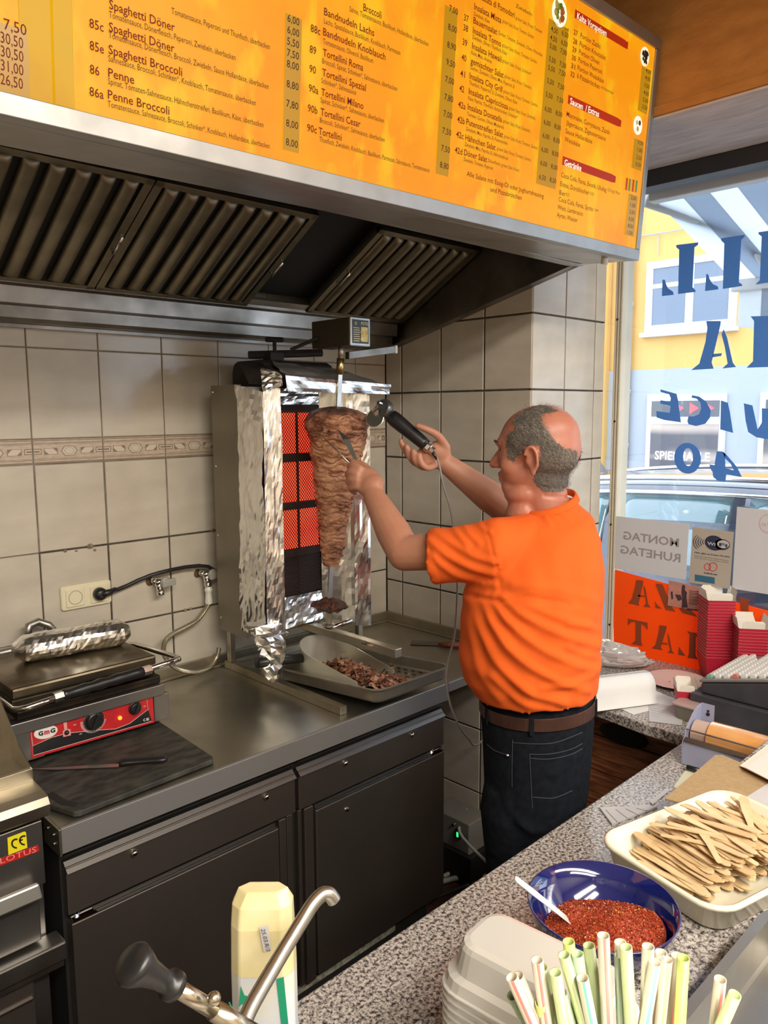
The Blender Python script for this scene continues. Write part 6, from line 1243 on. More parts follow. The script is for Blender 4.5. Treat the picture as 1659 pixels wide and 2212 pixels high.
a, b = AZ(1112, 1897, ZS+.105), AZ(1245, 2002, ZS+.043); dr = b-a; s1 = nrm(np.cross(dr, (0, 0, 1))); up = nrm(np.cross(s1, dr)); rs = []
for t, w_ in ((0, .0050), (.04, .0078), (.3, .0085), (.7, .0070), (1, .0065)): c = a+dr*t; rs.append([c+s1*w_+up*.0012, c-s1*w_+up*.0012, c-s1*w_*.8-up*.0008, c+s1*w_*.8-up*.0008])
mb = MB(); mb.rings(rs); part('handle', mb, mat('spoon_plastic', (.62, .62, .62), .2, trans=.3), SPN, bevel=.001)
mb = MB(); mb.ball(b+nrm(dr)*.018-np.array([0, 0, .004]), (.016, .016, .004), 16, 8); part('spoon_bowl', mb, mat('spoon_plastic2', (.62, .62, .62), .2, trans=.3), SPN, smooth=True)
# stack of inverted translucent tubs
M['tub'] = mat('milky_tub', (.60, .585, .55), .22, trans=.22, spec=.6)
def rr2(x0, x1, y0, y1, z, r): 
    o = []
    for cx, cy, a0 in ((x1-r, y1-r, 0), (x0+r, y1-r, 90), (x0+r, y0+r, 180), (x1-r, y0+r, 270)):
        for i in range(6): t = math.radians(a0+90*i/5); o.append((cx+r*math.cos(t), cy+r*math.sin(t), z))
    return o
mb = MB(); tx0, tx1, ty0, ty1 = -.050, .050, -.100, .100
mb.rings([rr2(tx0+.016, tx1-.016, ty0+.016, ty1-.016, .0585, .018), rr2(tx0+.009, tx1-.009, ty0+.009, ty1-.009, .056, .024), rr2(tx0+.006, tx1-.006, ty0+.006, ty1-.006, .050, .026), rr2(tx0+.001, tx1-.001, ty0+.001, ty1-.001, .022, .028), rr2(tx0-.007, tx1+.007, ty0-.007, ty1+.007, .018, .032), rr2(tx0-.010, tx1+.010, ty0-.010, ty1+.010, .006, .034), rr2(tx0-.013, tx1+.013, ty0-.013, ty1+.013, .005, .036), rr2(tx0-.013, tx1+.013, ty0-.013, ty1+.013, .003, .036)], 0, (True, False)); tm_ = mb.mesh('plastic_tub', [M['tub']], smooth=False)
for i in range(9):
    o = bpy.data.objects.new('plastic_tub', tm_); COL.objects.link(o); o.location = (-1.473, -1.752, ZS+.0+.0102*i); o.rotation_euler = (0, 0, random.uniform(-.008, .008)+.10)
    tag(o, 'topmost milky plastic tub, upside down on its stack' if i == 8 else 'milky plastic tub, upside down, %s from the top of its stack' % ORD[8-i], 'plastic tub', 'stack of upturned plastic tubs')
# drinking straws in a beaker below the frame
scol = [(mat('straw_%s' % n_, c_, .35, col2=c2_, scale=60, stretch=(9, 9, .0)), n_) for n_, c_, c2_ in (('green', (.48, .60, .27), (.60, .66, .40)), ('lime', (.46, .58, .14), (.58, .66, .25)), ('mint', (.36, .56, .36), (.55, .64, .47)), ('yellow', (.70, .66, .30), (.74, .72, .56)))]
sw_ = mat('straw_white', (.62, .57, .45), .35); stripe = {'red': mat('stripe_red', (.66, .20, .16), .4), 'teal': mat('stripe_teal', (.16, .48, .38), .4), 'orange': mat('stripe_orange', (.72, .42, .16), .4), 'yellow': mat('stripe_yellow', (.72, .62, .18), .4)}
BKR = thing('straw_beaker', 'clear beaker holding the drinking straws, at the lower edge', 'beaker', (-1.47, -1.955, ZS+.001))
bc = np.array([-1.505, -1.935, ZS+.002]); mb = MB(); mb.lathe([(.050, 0), (.060, .10), (.062, .10), (.052, -.001)], bc, (0, 0, 1), 32); part('cup', mb, M['tub'], BKR, smooth=True)
st = [(1105, 2110, 1150, 'red'), (1118, 2108, 1165, 'rstripe'), (1107, 2150, 1140, 'mint'), (1160, 2073, 1180, 'red'), (1170, 2090, 1205, 'green'), (1200, 2100, 1218, 'green'), (1168, 2165, 1178, 'lime'), (1228, 2033, 1252, 'lime'), (1218, 2062, 1262, 'green'), (1247, 2060, 1268, 'mint'), (1258, 2112, 1278, 'teal'), (1212, 2145, 1232, 'mint'), (1272, 2042, 1295, 'green'), (1303, 2020, 1312, 'red'), (1340, 2035, 1345, 'red'), (1352, 2045, 1362, 'green'), (1340, 2062, 1345, 'mint'), (1310, 2170, 1310, 'orange'), (1400, 2044, 1395, 'orange'), (1428, 2057, 1420, 'red'), (1415, 2078, 1392, 'teal'), (1440, 2072, 1425, 'yellow'), (1463, 2064, 1447, 'red'), (1476, 2068, 1468, 'lime'), (1556, 2115, 1545, 'red'), (1588, 2148, 1560, 'green')]
srank = {i: r_ for r_, i in enumerate(sorted(range(len(st)), key=lambda k: st[k][0]))}
for i, (x, y, xb_, c_) in enumerate(st):
    d = .70+.03*((i*7) % 5)/5; top = AD(x, y, d); low = AD(xb_, 2212, d+.012); dr = nrm(low-top); dz = (top[2]-(ZS+.012))/-dr[2]; mbs = MB(); rr0 = .0056; base = top+dr*min(.235, dz)
    e1_ = nrm(np.cross(dr, (0, 1, 0))); e2_ = np.cross(dr, e1_); nseg = 12
    mbs.rings([[p+(e1_*math.cos(2*math.pi*k/nseg)+e2_*math.sin(2*math.pi*k/nseg))*rr_ for k in range(nseg)] for p, rr_ in ((base, rr0), (top, rr0), (top+dr*.0005, rr0*.82), (top+dr*.05, rr0*.8))], 0, (False, False))
    solid_c = {'green': 0, 'lime': 1, 'mint': 2}.get(c_)
    if solid_c is None:
        for f_i in range(nseg):
            if f_i % 4 == 0: mbs.m[f_i] = 1
        ms = [sw_, stripe.get({'rstripe': 'red'}.get(c_, c_))]
    else: ms = [scol[solid_c][0]]
    cn = {'rstripe': 'red-striped', 'red': 'red-striped', 'teal': 'teal-striped', 'orange': 'orange-striped', 'yellow': 'yellow-striped', 'green': 'pale green', 'lime': 'lime green', 'mint': 'mint green'}[c_]
    if solid_c is None: pass
    single('drinking_straw', mbs, ms, '%s drinking straw, %s from the left in the beaker' % (cn, ORD[srank[i]]), 'straw', group='drinking straws in the beaker', smooth=True)
# steel pan lower right
SPN2 = thing('steel_pan', 'steel gastronorm pan cut off at the lower right corner', 'pan', (-1.25, -2.0, ZS+.001))
mb = MB(); mb.rings(tray_rings(-1.60, -1.055, -2.115, -1.872, ZS+.060, ZS+.001, ZS+.005, r=.04, fl=.010)); part('pan', mb, M['steel'], SPN2, smooth=False)
# mayonnaise pack
MP_ = thing('sauce_pack', 'upright white and cream sauce pack with green print and a date label', 'sauce pack', (-1.73, -1.65, ZS+.001))
pc0 = AD(560, 1962, .775); fw_ = nrm([CR[0], CR[1], 0]); bk = nrm([CF[0], CF[1], 0]); tp = pc0[2]; cc = np.array([pc0[0], pc0[1], 0]); 
def pk(z, wl, wr, d0, d1, sh=0): return [cc+fw_*wl+bk*d0+np.array([0, 0, z]), cc+fw_*wr+bk*d0+np.array([0, 0, z]), cc+fw_*wr+bk*d1+np.array([0, 0, z]), cc+fw_*wl+bk*d1+np.array([0, 0, z])]
mb = MB(); hw = .0315; zz0 = ZS+.002
def pr8(z, w_, d_, c_=.010, sh=0): 
    pts = [(-w_+c_, -d_), (w_-c_, -d_), (w_, -d_+c_), (w_, d_-c_), (w_-c_, d_), (-w_+c_, d_), (-w_, d_-c_), (-w_, -d_+c_)]; return [cc+fw_*a+bk*(b+.02+sh)+np.array([0, 0, z]) for a, b in pts]
mb.rings([pr8(zz0, hw*1.05, .022), pr8(tp-.075, hw*1.03, .022)], 1, (True, False)); mb.rings([pr8(tp-.0749, hw*1.03, .022), pr8(tp-.025, hw, .020), pr8(tp-.006, hw*.98, .017, sh=.003), pr8(tp+.006, hw*.80, .010, sh=.006)], 0, (False, True)); part('pouch', mb, [mat('mayo_cream', (.60, .52, .27), .3, col2=(.64, .58, .36), scale=25), mat('pack_white', (.50, .56, .66), .35, col2=(.60, .58, .48), scale=18)], MP_, bevel=.002)
def PF(px, py): 
    d = ray(px, py); n_ = bk; p_ = cc+bk*(-.0025); t = ((p_-CAM)@n_)/(d@n_); return CAM+d*t
mb = MB(); mb.prism([PF(*p) for p in ((597, 2115), (613, 2110), (623, 2212), (608, 2214))], -bk*.0005); mb.tube([PF(*p) for p in ((495, 2165), (505, 2185), (497, 2212))], .0008, 4)
mb.prism([PF(*p) for p in ((520, 2130), (528, 2150), (540, 2153), (530, 2165), (536, 2180), (524, 2168), (515, 2175), (518, 2155))], -bk*.0005); part('green_print', mb, mat('green_print', (.01, .26, .14), .4), MP_)
mb = MB(); mb.prism([PF(*p) for p in ((560, 2002), (580, 1999), (586, 2050), (570, 2056))], -bk*.0008); lb = part('date_label', mb, M['paper'], MP_); mb = MB(); text(mb, '25.03.R/3', PF(564, 2004)-bk*.002, PF(576, 2052)-bk*.002, CR, .0045, 0, .0); part('label_writing', mb, M['dark_ink'], lb)
# sauce pump
PU = thing('sauce_pump', 'steel sauce pump with black trumpet knob and curved spout, lower left', 'sauce pump', (-1.80, -1.80, ZS+.001))
hd_ = AD(545, 2232, .64)
mb = MB(); jc = AD(600, 2480, .70); jc = np.array([jc[0], jc[1], 0]); mb.lathe([(.045, ZS+.002), (.048, ZS+.006), (.048, 1.09), (.040, 1.11), (.030, 1.115)], jc, (0, 0, 1), 32); part('jar', mb, M['white'], PU, smooth=False)
mb = MB(); mb.tube([np.array([jc[0], jc[1], 1.112]), hd_-np.array([0, 0, .03]), hd_], .009, 14); part('riser', mb, M['steel'], PU, smooth=True)
k1 = AD(372, 2128, .60); k2 = AD(545, 2232, .64); mb = MB(); mb.tube([k1, k1+(k2-k1)*.52], .0065, 16); mb.tube([k1+(k2-k1)*.5, k2+(k2-k1)*.1], .0080, 16); mb.ball(AD(462, 2157, .605), (.0055, .0055, .0055), 12, 8); part('plunger', mb, mat('warm_steel', (.55, .50, .40), .25, 1), PU, smooth=True)
k0 = AD(284, 2080, .575); mb = MB(); dk = nrm(k1-k0); mb.lathe([(.004, -.003), (.013, -.002), (.0160, .002), (.0152, .006), (.0105, .018), (.0082, .032), (.0082, np.linalg.norm(k1-k0)-.004), (.0115, np.linalg.norm(k1-k0)-.003), (.0115, np.linalg.norm(k1-k0)+.003), (.006, np.linalg.norm(k1-k0)+.004)], k0, dk, 32); part('knob', mb, M['black'], PU, smooth=True)
spt = smooth_path([AD(525, 2215, .64), AD(545, 2170, .655), AD(600, 2075, .69), AD(655, 1985, .72), AD(678, 1950, .73), AD(697, 1932, .737), AD(712, 1932, .74), AD(722, 1945, .742)], 6); mb = MB(); mb.tube(spt, .0068, 18); part('spout', mb, M['steel'], PU, smooth=True)
# ================================================================ THE COOK
M['skin'] = mat('skin', (.52, .245, .155), .5, col2=(.46, .20, .125), scale=14, sss=.12)
M['skin_head'] = mat('skin_flushed', (.50, .20, .13), .42, col2=(.42, .155, .10), scale=9, sss=.12)
M['shirt'] = mat('orange_cotton', (.78, .115, .006), .9, col2=(.73, .104, .005), scale=6, bump=.12, bscale=420)
M['jeans'] = mat('black_denim', (.006, .0075, .011), .95, spec=.12, col2=(.010, .012, .017), scale=60, bump=.2, bscale=500)
M['belt'] = mat('brown_leather', (.065, .026, .018), .45, col2=(.045, .018, .012), scale=20)
CP = AD
RH = nrm([CR[0], CR[1], 0]); FH = nrm([CF[0], CF[1], 0]); ZZ = np.array([0, 0, 1.])
def grow(mb, name, voxel, mats, smooth_it=4, fac=.5, fn=None):
    """union of closed shapes -> one continuous skin"""
    me = mb.mesh(name+'_raw', []); ob = bpy.data.objects.new(name+'_raw', me); COL.objects.link(ob)
    m = ob.modifiers.new('r', 'REMESH'); m.mode = 'VOXEL'; m.voxel_size = voxel; m.adaptivity = 0
    s = ob.modifiers.new('s', 'SMOOTH'); s.iterations = smooth_it; s.factor = fac
    dg = bpy.context.evaluated_depsgraph_get(); r = bpy.data.meshes.new_from_object(ob.evaluated_get(dg)); bpy.data.objects.remove(ob); bpy.data.meshes.remove(me)
    n = len(r.vertices); co = np.empty(n*3); r.vertices.foreach_get('co', co); co = co.reshape(-1, 3)
    if fn is not None:
        no = np.empty(n*3); r.vertices.foreach_get('normal', no); co = fn(co, no.reshape(-1, 3)); r.vertices.foreach_set('co', co.ravel())
    r.materials.clear()
    for x in mats: r.materials.append(x)
    r.polygons.foreach_set('use_smooth', [True]*len(r.polygons)); r.update(); r.name = name
    return r, co
def place(me, name, parent, label=None):
    o = wloc(parent); me.transform(Matrix.Translation(-Vector(o))); ob = put(name, me, parent)
    if label: ob['label'] = label
    return ob
def cap(mb, pts, rs, n=16):                      # tapered limb with round ends
    P = [np.asarray(p, float) for p in pts]
    mb.tube(P, rs, n); mb.ball(P[0], rs[0], n, 8); mb.ball(P[-1], rs[-1], n, 8)
MAN = thing('person', 'man in an orange t-shirt and dark jeans shaving the doner, seen from behind', 'person', (-.50, -1.02, 0))
# head frame
HF = nrm(-.90*RH+.43*FH); HL = nrm(np.cross(ZZ, HF)); HC = CP(1158, 972, 1.93)
HF = nrm(HF-.10*ZZ); HUp = nrm(np.cross(HF, HL)); 
h = lambda f, l, z: HC+HF*f+HL*l+HUp*z
AXH = [HF, HL, HUp]
b = MB()
b.ball(h(-.012, 0, .030), (.099, .079, .080), 28, 16, ax=AXH)          # skull
b.ball(h(-.030, 0, .005), (.082, .077, .080), 24, 14, ax=AXH)
b.ball(h(.040, 0, .005), (.056, .062, .078), 24, 14, ax=AXH)           # face mass
b.ball(h(.030, 0, -.050), (.062, .057, .055), 24, 14, ax=AXH)
b.ball(h(.060, 0, -.086), (.036, .038, .030), 20, 12, ax=AXH)          # chin
b.ball(h(.034, 0, -.106), (.056, .056, .034), 20, 12, ax=AXH)          # under-chin
b.ball(h(.086, 0, .026), (.014, .045, .011), 18, 10, ax=AXH)           # brow
cap(b, [h(.088, 0, .010), h(.104, 0, -.012), h(.112, 0, -.026)], [.008, .010, .0125])   # nose
for s in (1, -1): b.ball(h(.100, s*.012, -.030), (.011, .008, .008), 12, 8, ax=AXH)
b.ball(h(.092, 0, -.052), (.012, .022, .0065), 16, 8, ax=AXH); b.ball(h(.090, 0, -.067), (.012, .020, .0070), 16, 8, ax=AXH)   # lips
for s in (1, -1):
    b.ball(h(.055, s*.036, -.030), (.030, .024, .030), 16, 10, ax=AXH)
    # ear: rim, lobe, bowl
    EC = h(-.006, s*.076, -.020); E_f, E_u, E_o = nrm(HF-.35*s*HL), HUp, nrm(s*HL*.9-.35*HF)
    rim = [EC+E_f*(-.002+.019*math.cos(t))*-1+E_u*(.031*math.sin(t))+E_o*(.008+.008*math.sin(t*.5)) for t in np.linspace(-1.3, 2.7, 14)]
    b.tube(rim, [.0052]*14, 10); b.ball(rim[0], .0060, 10, 6); b.ball(rim[-1], .0052, 10, 6); b.ball(EC-E_u*.030+E_o*.007, (.009, .006, .012), 14, 8, ax=[E_f, E_o, E_u]); b.ball(EC+E_o*.001, (.017, .006, .028), 14, 8, ax=[E_f, E_o, E_u])
    b.ball(EC+E_f*.014+E_o*.005-E_u*.004, (.005, .005, .008), 10, 6, ax=[E_f, E_o, E_u])
# neck and torso core
cap(b, [h(.035, 0, -.112), CP(1128, 1100, 1.955), CP(1160, 1130, 1.955)], [.040, .046, .05])
NB = CP(1182, 1100, 1.955)
b.rings([[c+RH*a*math.cos(t)+FH*d_*math.sin(t) for t in np.linspace(0, 2*math.pi, 25)[:-1]] for c, a, d_ in ((CP(1182, 1150, 1.955), .055, .055), (NB, .062, .064), (CP(1172, 1060, 1.95), .060, .062), (h(-.022, 0, -.02), .060, .058))])
cap(b, [CP(1165, 1200, 1.95), CP(1155, 1300, 1.94), CP(1155, 1450, 1.95), CP(1158, 1560, 1.97)], [.075, .115, .115, .09], 20)
# legs under the jeans
KN = [CP(1118, 1900, 1.99), CP(1185, 1905, 2.06)]; FT = [np.array([*CP(1120, 2200, 1.98)[:2], .08]), np.array([*CP(1190, 2200, 2.06)[:2], .08])]
for k in (0, 1): cap(b, [CP(1128+50*k, 1660, 1.95+.05*k), np.array([*KN[k][:2], .50]), FT[k]], [.062, .048, .04])
# left arm (nearer) and right arm
SL, EL, WL = CP(1068, 1180, 1.87), CP(874, 1196, 1.98), CP(808, 1072, 2.13)
cap(b, [SL, (SL+EL)/2, EL], [.048, .050, .045]); fm = EL+(WL-EL)*.35; cap(b, [EL, fm, EL+(WL-EL)*.75, WL], [.045, .046, .037, .031])
SR, ER, WR = CP(1225, 1170, 2.07), CP(1105, 1108, 2.29), CP(962, 1000, 2.27)
cap(b, [SR, ER], [.048, .046]); cap(b, [ER, ER+(WR-ER)*.35, ER+(WR-ER)*.75, WR], [.046, .047, .036, .029])
def finger(pts, r0, r1):
    P = smooth_path(pts, 4); n = len(P); rr = [r0+(r1-r0)*i/(n-1) for i in range(n)]; b.tube(P, rr, 12); b.ball(P[-1], r1, 12, 8); b.ball(P[0], r0, 12, 8); return P
# right hand round the cutter handle
CP = lambda x, y, d: AD(x-2, y-9, d-.008)
PRc = CP(934, 996, 2.268); pax = [nrm(CP(955, 1000, 2.27)-CP(905, 985, 2.27)), None, None]; pax[1] = nrm(np.cross(ZZ, pax[0])); pax[2] = nrm(np.cross(pax[0], pax[1]))
b.ball(PRc, (.046, .020, .036), 20, 12, ax=pax); b.ball(CP(950, 985, 2.265), (.036, .024, .034), 18, 10, ax=pax)
nails = []
for pts in ([(922, 1006, 2.285), (897, 1003, 2.275), (878, 984, 2.26), (868, 962, 2.250)], [(926, 1012, 2.275), (903, 1012, 2.26), (887, 996, 2.245), (881, 974, 2.238)], [(932, 1015, 2.262), (914, 1018, 2.245), (899, 1005, 2.230), (895, 984, 2.226)], [(940, 1015, 2.252), (926, 1020, 2.236), (912, 1010, 2.222), (908, 992, 2.220)]):
    P = finger([CP(*p) for p in pts], .0108, .0088); nails.append((P[-1], nrm(P[-1]-P[-3])))
P = finger([CP(966, 975, 2.255), CP(948, 950, 2.235), CP(925, 937, 2.226), CP(905, 929, 2.225)], .0135, .0095)
CP = AD
# left hand: fist round the fork handle
PLc = CP(793, 1040, 2.155); px_ = nrm(CP(768, 1018, 2.17)-CP(812, 1066, 2.13)); py_ = nrm(np.cross(FH, px_)); pz_ = np.cross(px_, py_)
b.ball(PLc, (.048, .040, .026), 20, 12, ax=[px_, py_, pz_]); b.ball(CP(803, 1050, 2.14), (.036, .038, .027), 18, 10, ax=[px_, py_, pz_])
for pts in ([(778, 1012, 2.150), (763, 1004, 2.165), (756, 1010, 2.185), (764, 1020, 2.200)], [(772, 1024, 2.145), (757, 1019, 2.160), (751, 1026, 2.180), (760, 1034, 2.196)], [(772, 1038, 2.142), (759, 1036, 2.156), (753, 1043, 2.176), (762, 1049, 2.192)], [(776, 1052, 2.142), (764, 1052, 2.155), (759, 1058, 2.172), (767, 1063, 2.186)]):
    finger([CP(*p) for p in pts], .0108, .0090)
finger([CP(800, 1022, 2.165), CP(788, 1008, 2.180), CP(774, 1002, 2.192), CP(762, 998, 2.200)], .0135, .0095)
def headfn(co, no):
    # cheeks, eye hollows, nasolabial fold
    L_ = np.stack([(co-HC)@HF, (co-HC)@HL, (co-HC)@HUp], 1); m_ = (L_[:, 2] > -.13)
    for s in (1, -1):
        d2 = ((L_[:, 0]-.088)/.016)**2+((L_[:, 1]-s*.030)/.018)**2+((L_[:, 2]-.010)/.010)**2; co = co-no*(.008*np.exp(-d2)*m_)[:, None]
        d2 = ((L_[:, 0]+.010)/.008)**2+((L_[:, 1]-s*.086)/.014)**2+((L_[:, 2]+.018)/.016)**2; co = co-no*(.006*np.exp(-d2)*m_)[:, None]
    for zc, am in ((-.105, .004), (-.128, .0035)):   # neck creases
        d2 = ((L_[:, 2]-zc-.25*(L_[:, 0]+.09))/.0035)**2; co = co-no*(am*np.exp(-d2)*(L_[:, 0] < -.02)*(L_[:, 2] < -.085))[:, None]
    return co
me, co = grow(b, 'body', .0045, [M['skin'], M['skin_head']], 5, .5, headfn)
cen = np.empty(len(me.polygons)*3); me.polygons.foreach_get('center', cen); cen = cen.reshape(-1, 3)
Lc = np.stack([(cen-HC)@HF, (cen-HC)@HL, (cen-HC)@HUp], 1); ishead = (Lc[:, 2] > -.16) & (np.abs(Lc[:, 0]) < .16) & (np.abs(Lc[:, 1]) < .12) & ((Lc**2).sum(1) < .17**2)
me.polygons.foreach_set('material_index', ishead.astype(np.int32))
hv = Lc[ishead]; nrmv = np.empty(len(me.polygons)*3); me.polygons.foreach_get('normal', nrmv); nrmv = nrmv.reshape(-1, 3)[ishead]; hc = cen[ishead]
hidx = np.nonzero(ishead)[0]; hpoly = [tuple(me.polygons[int(i)].vertices) for i in hidx]
place(me, 'body', MAN)
# hair on the sides and back, bald crown
HP = np.array([(1108, 912), (1117, 897), (1135, 886), (1165, 876), (1190, 880), (1205, 888), (1180, 892), (1166, 900), (1172, 915), (1184, 935), (1200, 955), (1218, 968), (1245, 975), (1245, 1005), (1232, 1040), (1216, 1058), (1200, 1062), (1175, 1060), (1157, 1044), (1149, 1012), (1144, 990), (1130, 980), (1118, 984), (1112, 997), (1100, 990), (1095, 965), (1098, 940), (1116, 925)], float)
def inside(x, y):
    r = np.zeros(len(x), bool); j = len(HP)-1
    for i in range(len(HP)):
        c = ((HP[i, 1] > y) != (HP[j, 1] > y)) & (x < (HP[j, 0]-HP[i, 0])*(y-HP[i, 1])/(HP[j, 1]-HP[i, 1]+1e-9)+HP[i, 0]); r ^= c; j = i
    return r
def proj(P): d = P-CAM; z = d@CF; return 829.5+FPX*(d@CR)/z, 1106-FPX*(d@CU)/z
mir = hv.copy(); mir[:, 1] = np.abs(mir[:, 1]); Pm = HC+mir[:, :1]*HF+mir[:, 1:2]*HL+mir[:, 2:]*HUp; x_, y_ = proj(Pm)
notear = ~((np.abs(hv[:, 1]) > .074) & (np.abs(hv[:, 0]+.004) < .027) & (hv[:, 2] < .014))
hm = inside(x_, y_) & notear & (hv[:, 0] < .075)
rnd = random.Random(31); hb_ = MB(); vmap = {}
vs = []; fs = []; sm = {}
for k in np.nonzero(hm)[0]:
    f = []
    for v in hpoly[k]:
        if v not in vmap: vmap[v] = len(vs); p = co[v]; n_ = nrm(p-h(-.01, 0, .0)); vs.append(p+n_*(.0014+.0010*rnd.random()))
        f.append(vmap[v])
    fs.append(tuple(f))
hb_.add(vs, fs, 0)
hi = np.nonzero(hm)[0]
for _ in range(14000):
    k = int(rnd.choice(hi)); c = hc[k]; n_ = nrmv[k]; fl_ = -HF*.55-HUp*.65; t = nrm(fl_-n_*(fl_@n_)+np.array([rnd.gauss(0, .25), rnd.gauss(0, .25), rnd.gauss(0, .25)])); s = nrm(np.cross(t, n_)); L2 = rnd.uniform(.007, .017) if hv[k][2] > .02 else rnd.uniform(.004, .009)
    up_ = .35 if hv[k][2] > .07 else .12; c = c+n_*.0015+np.array([rnd.gauss(0, .0035), rnd.gauss(0, .0035), rnd.gauss(0, .0035)]); hb_.add([c-s*.00035, c+s*.00035, c+t*L2+n_*L2*up_], [(0, 1, 2)], rnd.choices([1, 2, 3], [38, 34, 28])[0] if hv[k][2] > -.045 else rnd.choices([1, 2, 3], [10, 25, 65])[0])
part('hair', hb_, [mat('hair_base', (.155, .13, .11), .8, col2=(.09, .078, .07), scale=22, stretch=(1, 1, 1)), mat('hair_silver', (.36, .33, .27), .6), mat('hair_grey', (.19, .165, .14), .6), mat('hair_dark', (.085, .075, .07), .6)], MAN, kind='stuff')
# eyes and brows
for s in (1, -1):
    m_ = MB(); m_.ball(h(.070, s*.029, .009), .0112, 16, 10); e_ = part('eye', m_, mat('eye_white', (.6, .56, .52), .3), MAN, smooth=True); m_ = MB(); m_.ball(h(.079, s*.030, .009), (.0042, .0042, .0042), 12, 8); part('iris', m_, M['blackm'], e_, smooth=True)
    m_ = MB(); m_.tube([h(.097, s*.014, .029), h(.094, s*.030, .032), h(.080, s*.046, .028)], [.0025, .0035, .002], 8); part('eyebrow', m_, mat('brow_grey', (.07, .055, .045), .8), MAN)
# ---- t-shirt
def ering(px, py, hw, d, b_, up=0, n=48, sag=0):
    c = CP(px, py, d); a = hw*d/FPX; return [c+RH*a*math.cos(t)+FH*b_*math.sin(t)+ZZ*(up*math.cos(t)+sag*math.sin(t)) for t in np.linspace(0, 2*math.pi, n+1)[:-1]]
b = MB()
body = [ering(1157, 1487, 122, 1.95, .144, .010), ering(1157, 1492, 130, 1.95, .153, .010), ering(1148, 1462, 144, 1.945, .160, .004), ering(1143, 1425, 150, 1.94, .167), ering(1144, 1360, 149, 1.935, .170), ering(1150, 1290, 150, 1.93, .165), ering(1160, 1225, 141, 1.93, .150), ering(1168, 1170, 126, 1.94, .132, .006), ering(1176, 1130, 104, 1.95, .112, .010), ering(1180, 1108, 74, 1.955, .092, .018), ering(1183, 1093, 53, 1.957, .076, .021)]
b.rings(body)
cap(b, [CP(1072, 1187, 1.875), CP(1128, 1172, 1.91), CP(1185, 1160, 1.955), CP(1228, 1182, 2.05)], [.074, .072, .070, .074], 20)
def sleeve(a, c, ra, rc, sx=1.0):
    P = [a, a+(c-a)*.4, a+(c-a)*.8, c, c-nrm(c-a)*.001, c-nrm(c-a)*.05]; b.tube(P, [ra, (ra*.5+rc*.5)*1.0, rc*.99, rc, rc-.011, rc-.016], 28)
slc = CP(932, 1203, 1.925); sleeve(CP(1085, 1190, 1.875), slc, .080, .069); sleeve(CP(1232, 1178, 2.06), CP(1160, 1150, 2.17), .074, .064)
ridges = [([(1022, 1300), (1040, 1370), (1080, 1440), (1150, 1500), (1220, 1520)], .0075, 9), ([(1035, 1290), (1070, 1360), (1125, 1425), (1200, 1470), (1270, 1492)], .0085, 9), ([(1050, 1285), (1100, 1345), (1160, 1395), (1230, 1430), (1285, 1448)], .0075, 9), ([(1070, 1285), (1125, 1325), (1190, 1360), (1250, 1385), (1292, 1395)], .0065, 9), ([(1090, 1292), (1150, 1312), (1210, 1335), (1270, 1350)], .0050, 9), ([(1010, 1300), (1018, 1380), (1040, 1460), (1080, 1510)], .0060, 9), ([(1060, 1460), (1120, 1515), (1190, 1535)], .006, 8), ([(1230, 1400), (1265, 1415), (1290, 1420)], .005, 7), ([(1110, 1262), (1170, 1268), (1240, 1280), (1290, 1300)], .004, 10), ([(1230, 1350), (1265, 1352), (1292, 1360)], .005, 7), ([(1170, 1490), (1230, 1480), (1280, 1462)], .005, 7),
 ([(925, 1165), (965, 1200), (1020, 1228), (1065, 1240)], .0065, 8), ([(940, 1150), (985, 1178), (1030, 1205), (1068, 1215)], .0045, 7), ([(935, 1200), (975, 1238), (1030, 1258), (1070, 1264)], .005, 7), ([(975, 1132), (990, 1155), (1010, 1180)], .0045, 6), ([(1000, 1125), (1012, 1150), (1035, 1172)], .004, 6), ([(1030, 1118), (1040, 1138), (1060, 1150)], .004, 5), ([(1170, 1095), (1178, 1118), (1190, 1135)], .003, 5), ([(1200, 1088), (1215, 1110), (1235, 1125)], .003, 5)]
grooves = [([(1048, 1132), (1062, 1180), (1074, 1230), (1078, 1275)], .0035, 2.6), ([(1003, 1282), (1080, 1298), (1150, 1292), (1230, 1305)], .0075, 5), ([(918, 1150), (934, 1205), (957, 1262)], .0018, 2.2)]
def segdist(x, y, pts):
    best = np.full(len(x), 1e9); P = [np.array(p, float) for p in smooth_path([np.array([*p, 0.]) for p in pts], 5)]
    for p, q_ in zip(P[:-1], P[1:]):
        d_ = (q_-p)[:2]; t = np.clip(((x-p[0])*d_[0]+(y-p[1])*d_[1])/(d_@d_+1e-9), 0, 1); best = np.minimum(best, np.hypot(x-p[0]-t*d_[0], y-p[1]-t*d_[1]))
    return best
def folds(co, no):
    x, y = proj(co); vd = co-CAM; fc = np.clip(-(no*vd).sum(1)/np.linalg.norm(vd, axis=1), 0, 1)**.5; o = np.zeros(len(co))
    for pts, a, w_ in ridges: d_ = segdist(x, y, pts); o += .8*a*np.exp(-(d_/w_)**2)-.35*a*np.exp(-((d_-w_*1.9)/w_)**2)
    for pts, a, w_ in grooves: d_ = segdist(x, y, pts); o -= a*np.exp(-(d_/w_)**2)
    u = (co-CAM)@RH; v = co[:, 2]; o2 = .0022*np.sin(u*38+v*23+2*np.sin(v*17))*np.sin(v*31-u*12)+.0014*np.sin(u*70-v*44+3*np.sin(v*21+u*9))
    return co+no*(o*fc+o2)[:, None]
me, co = grow(b, 't_shirt', .0062, [M['shirt']], 6, .5, folds); place(me, 't_shirt', MAN)
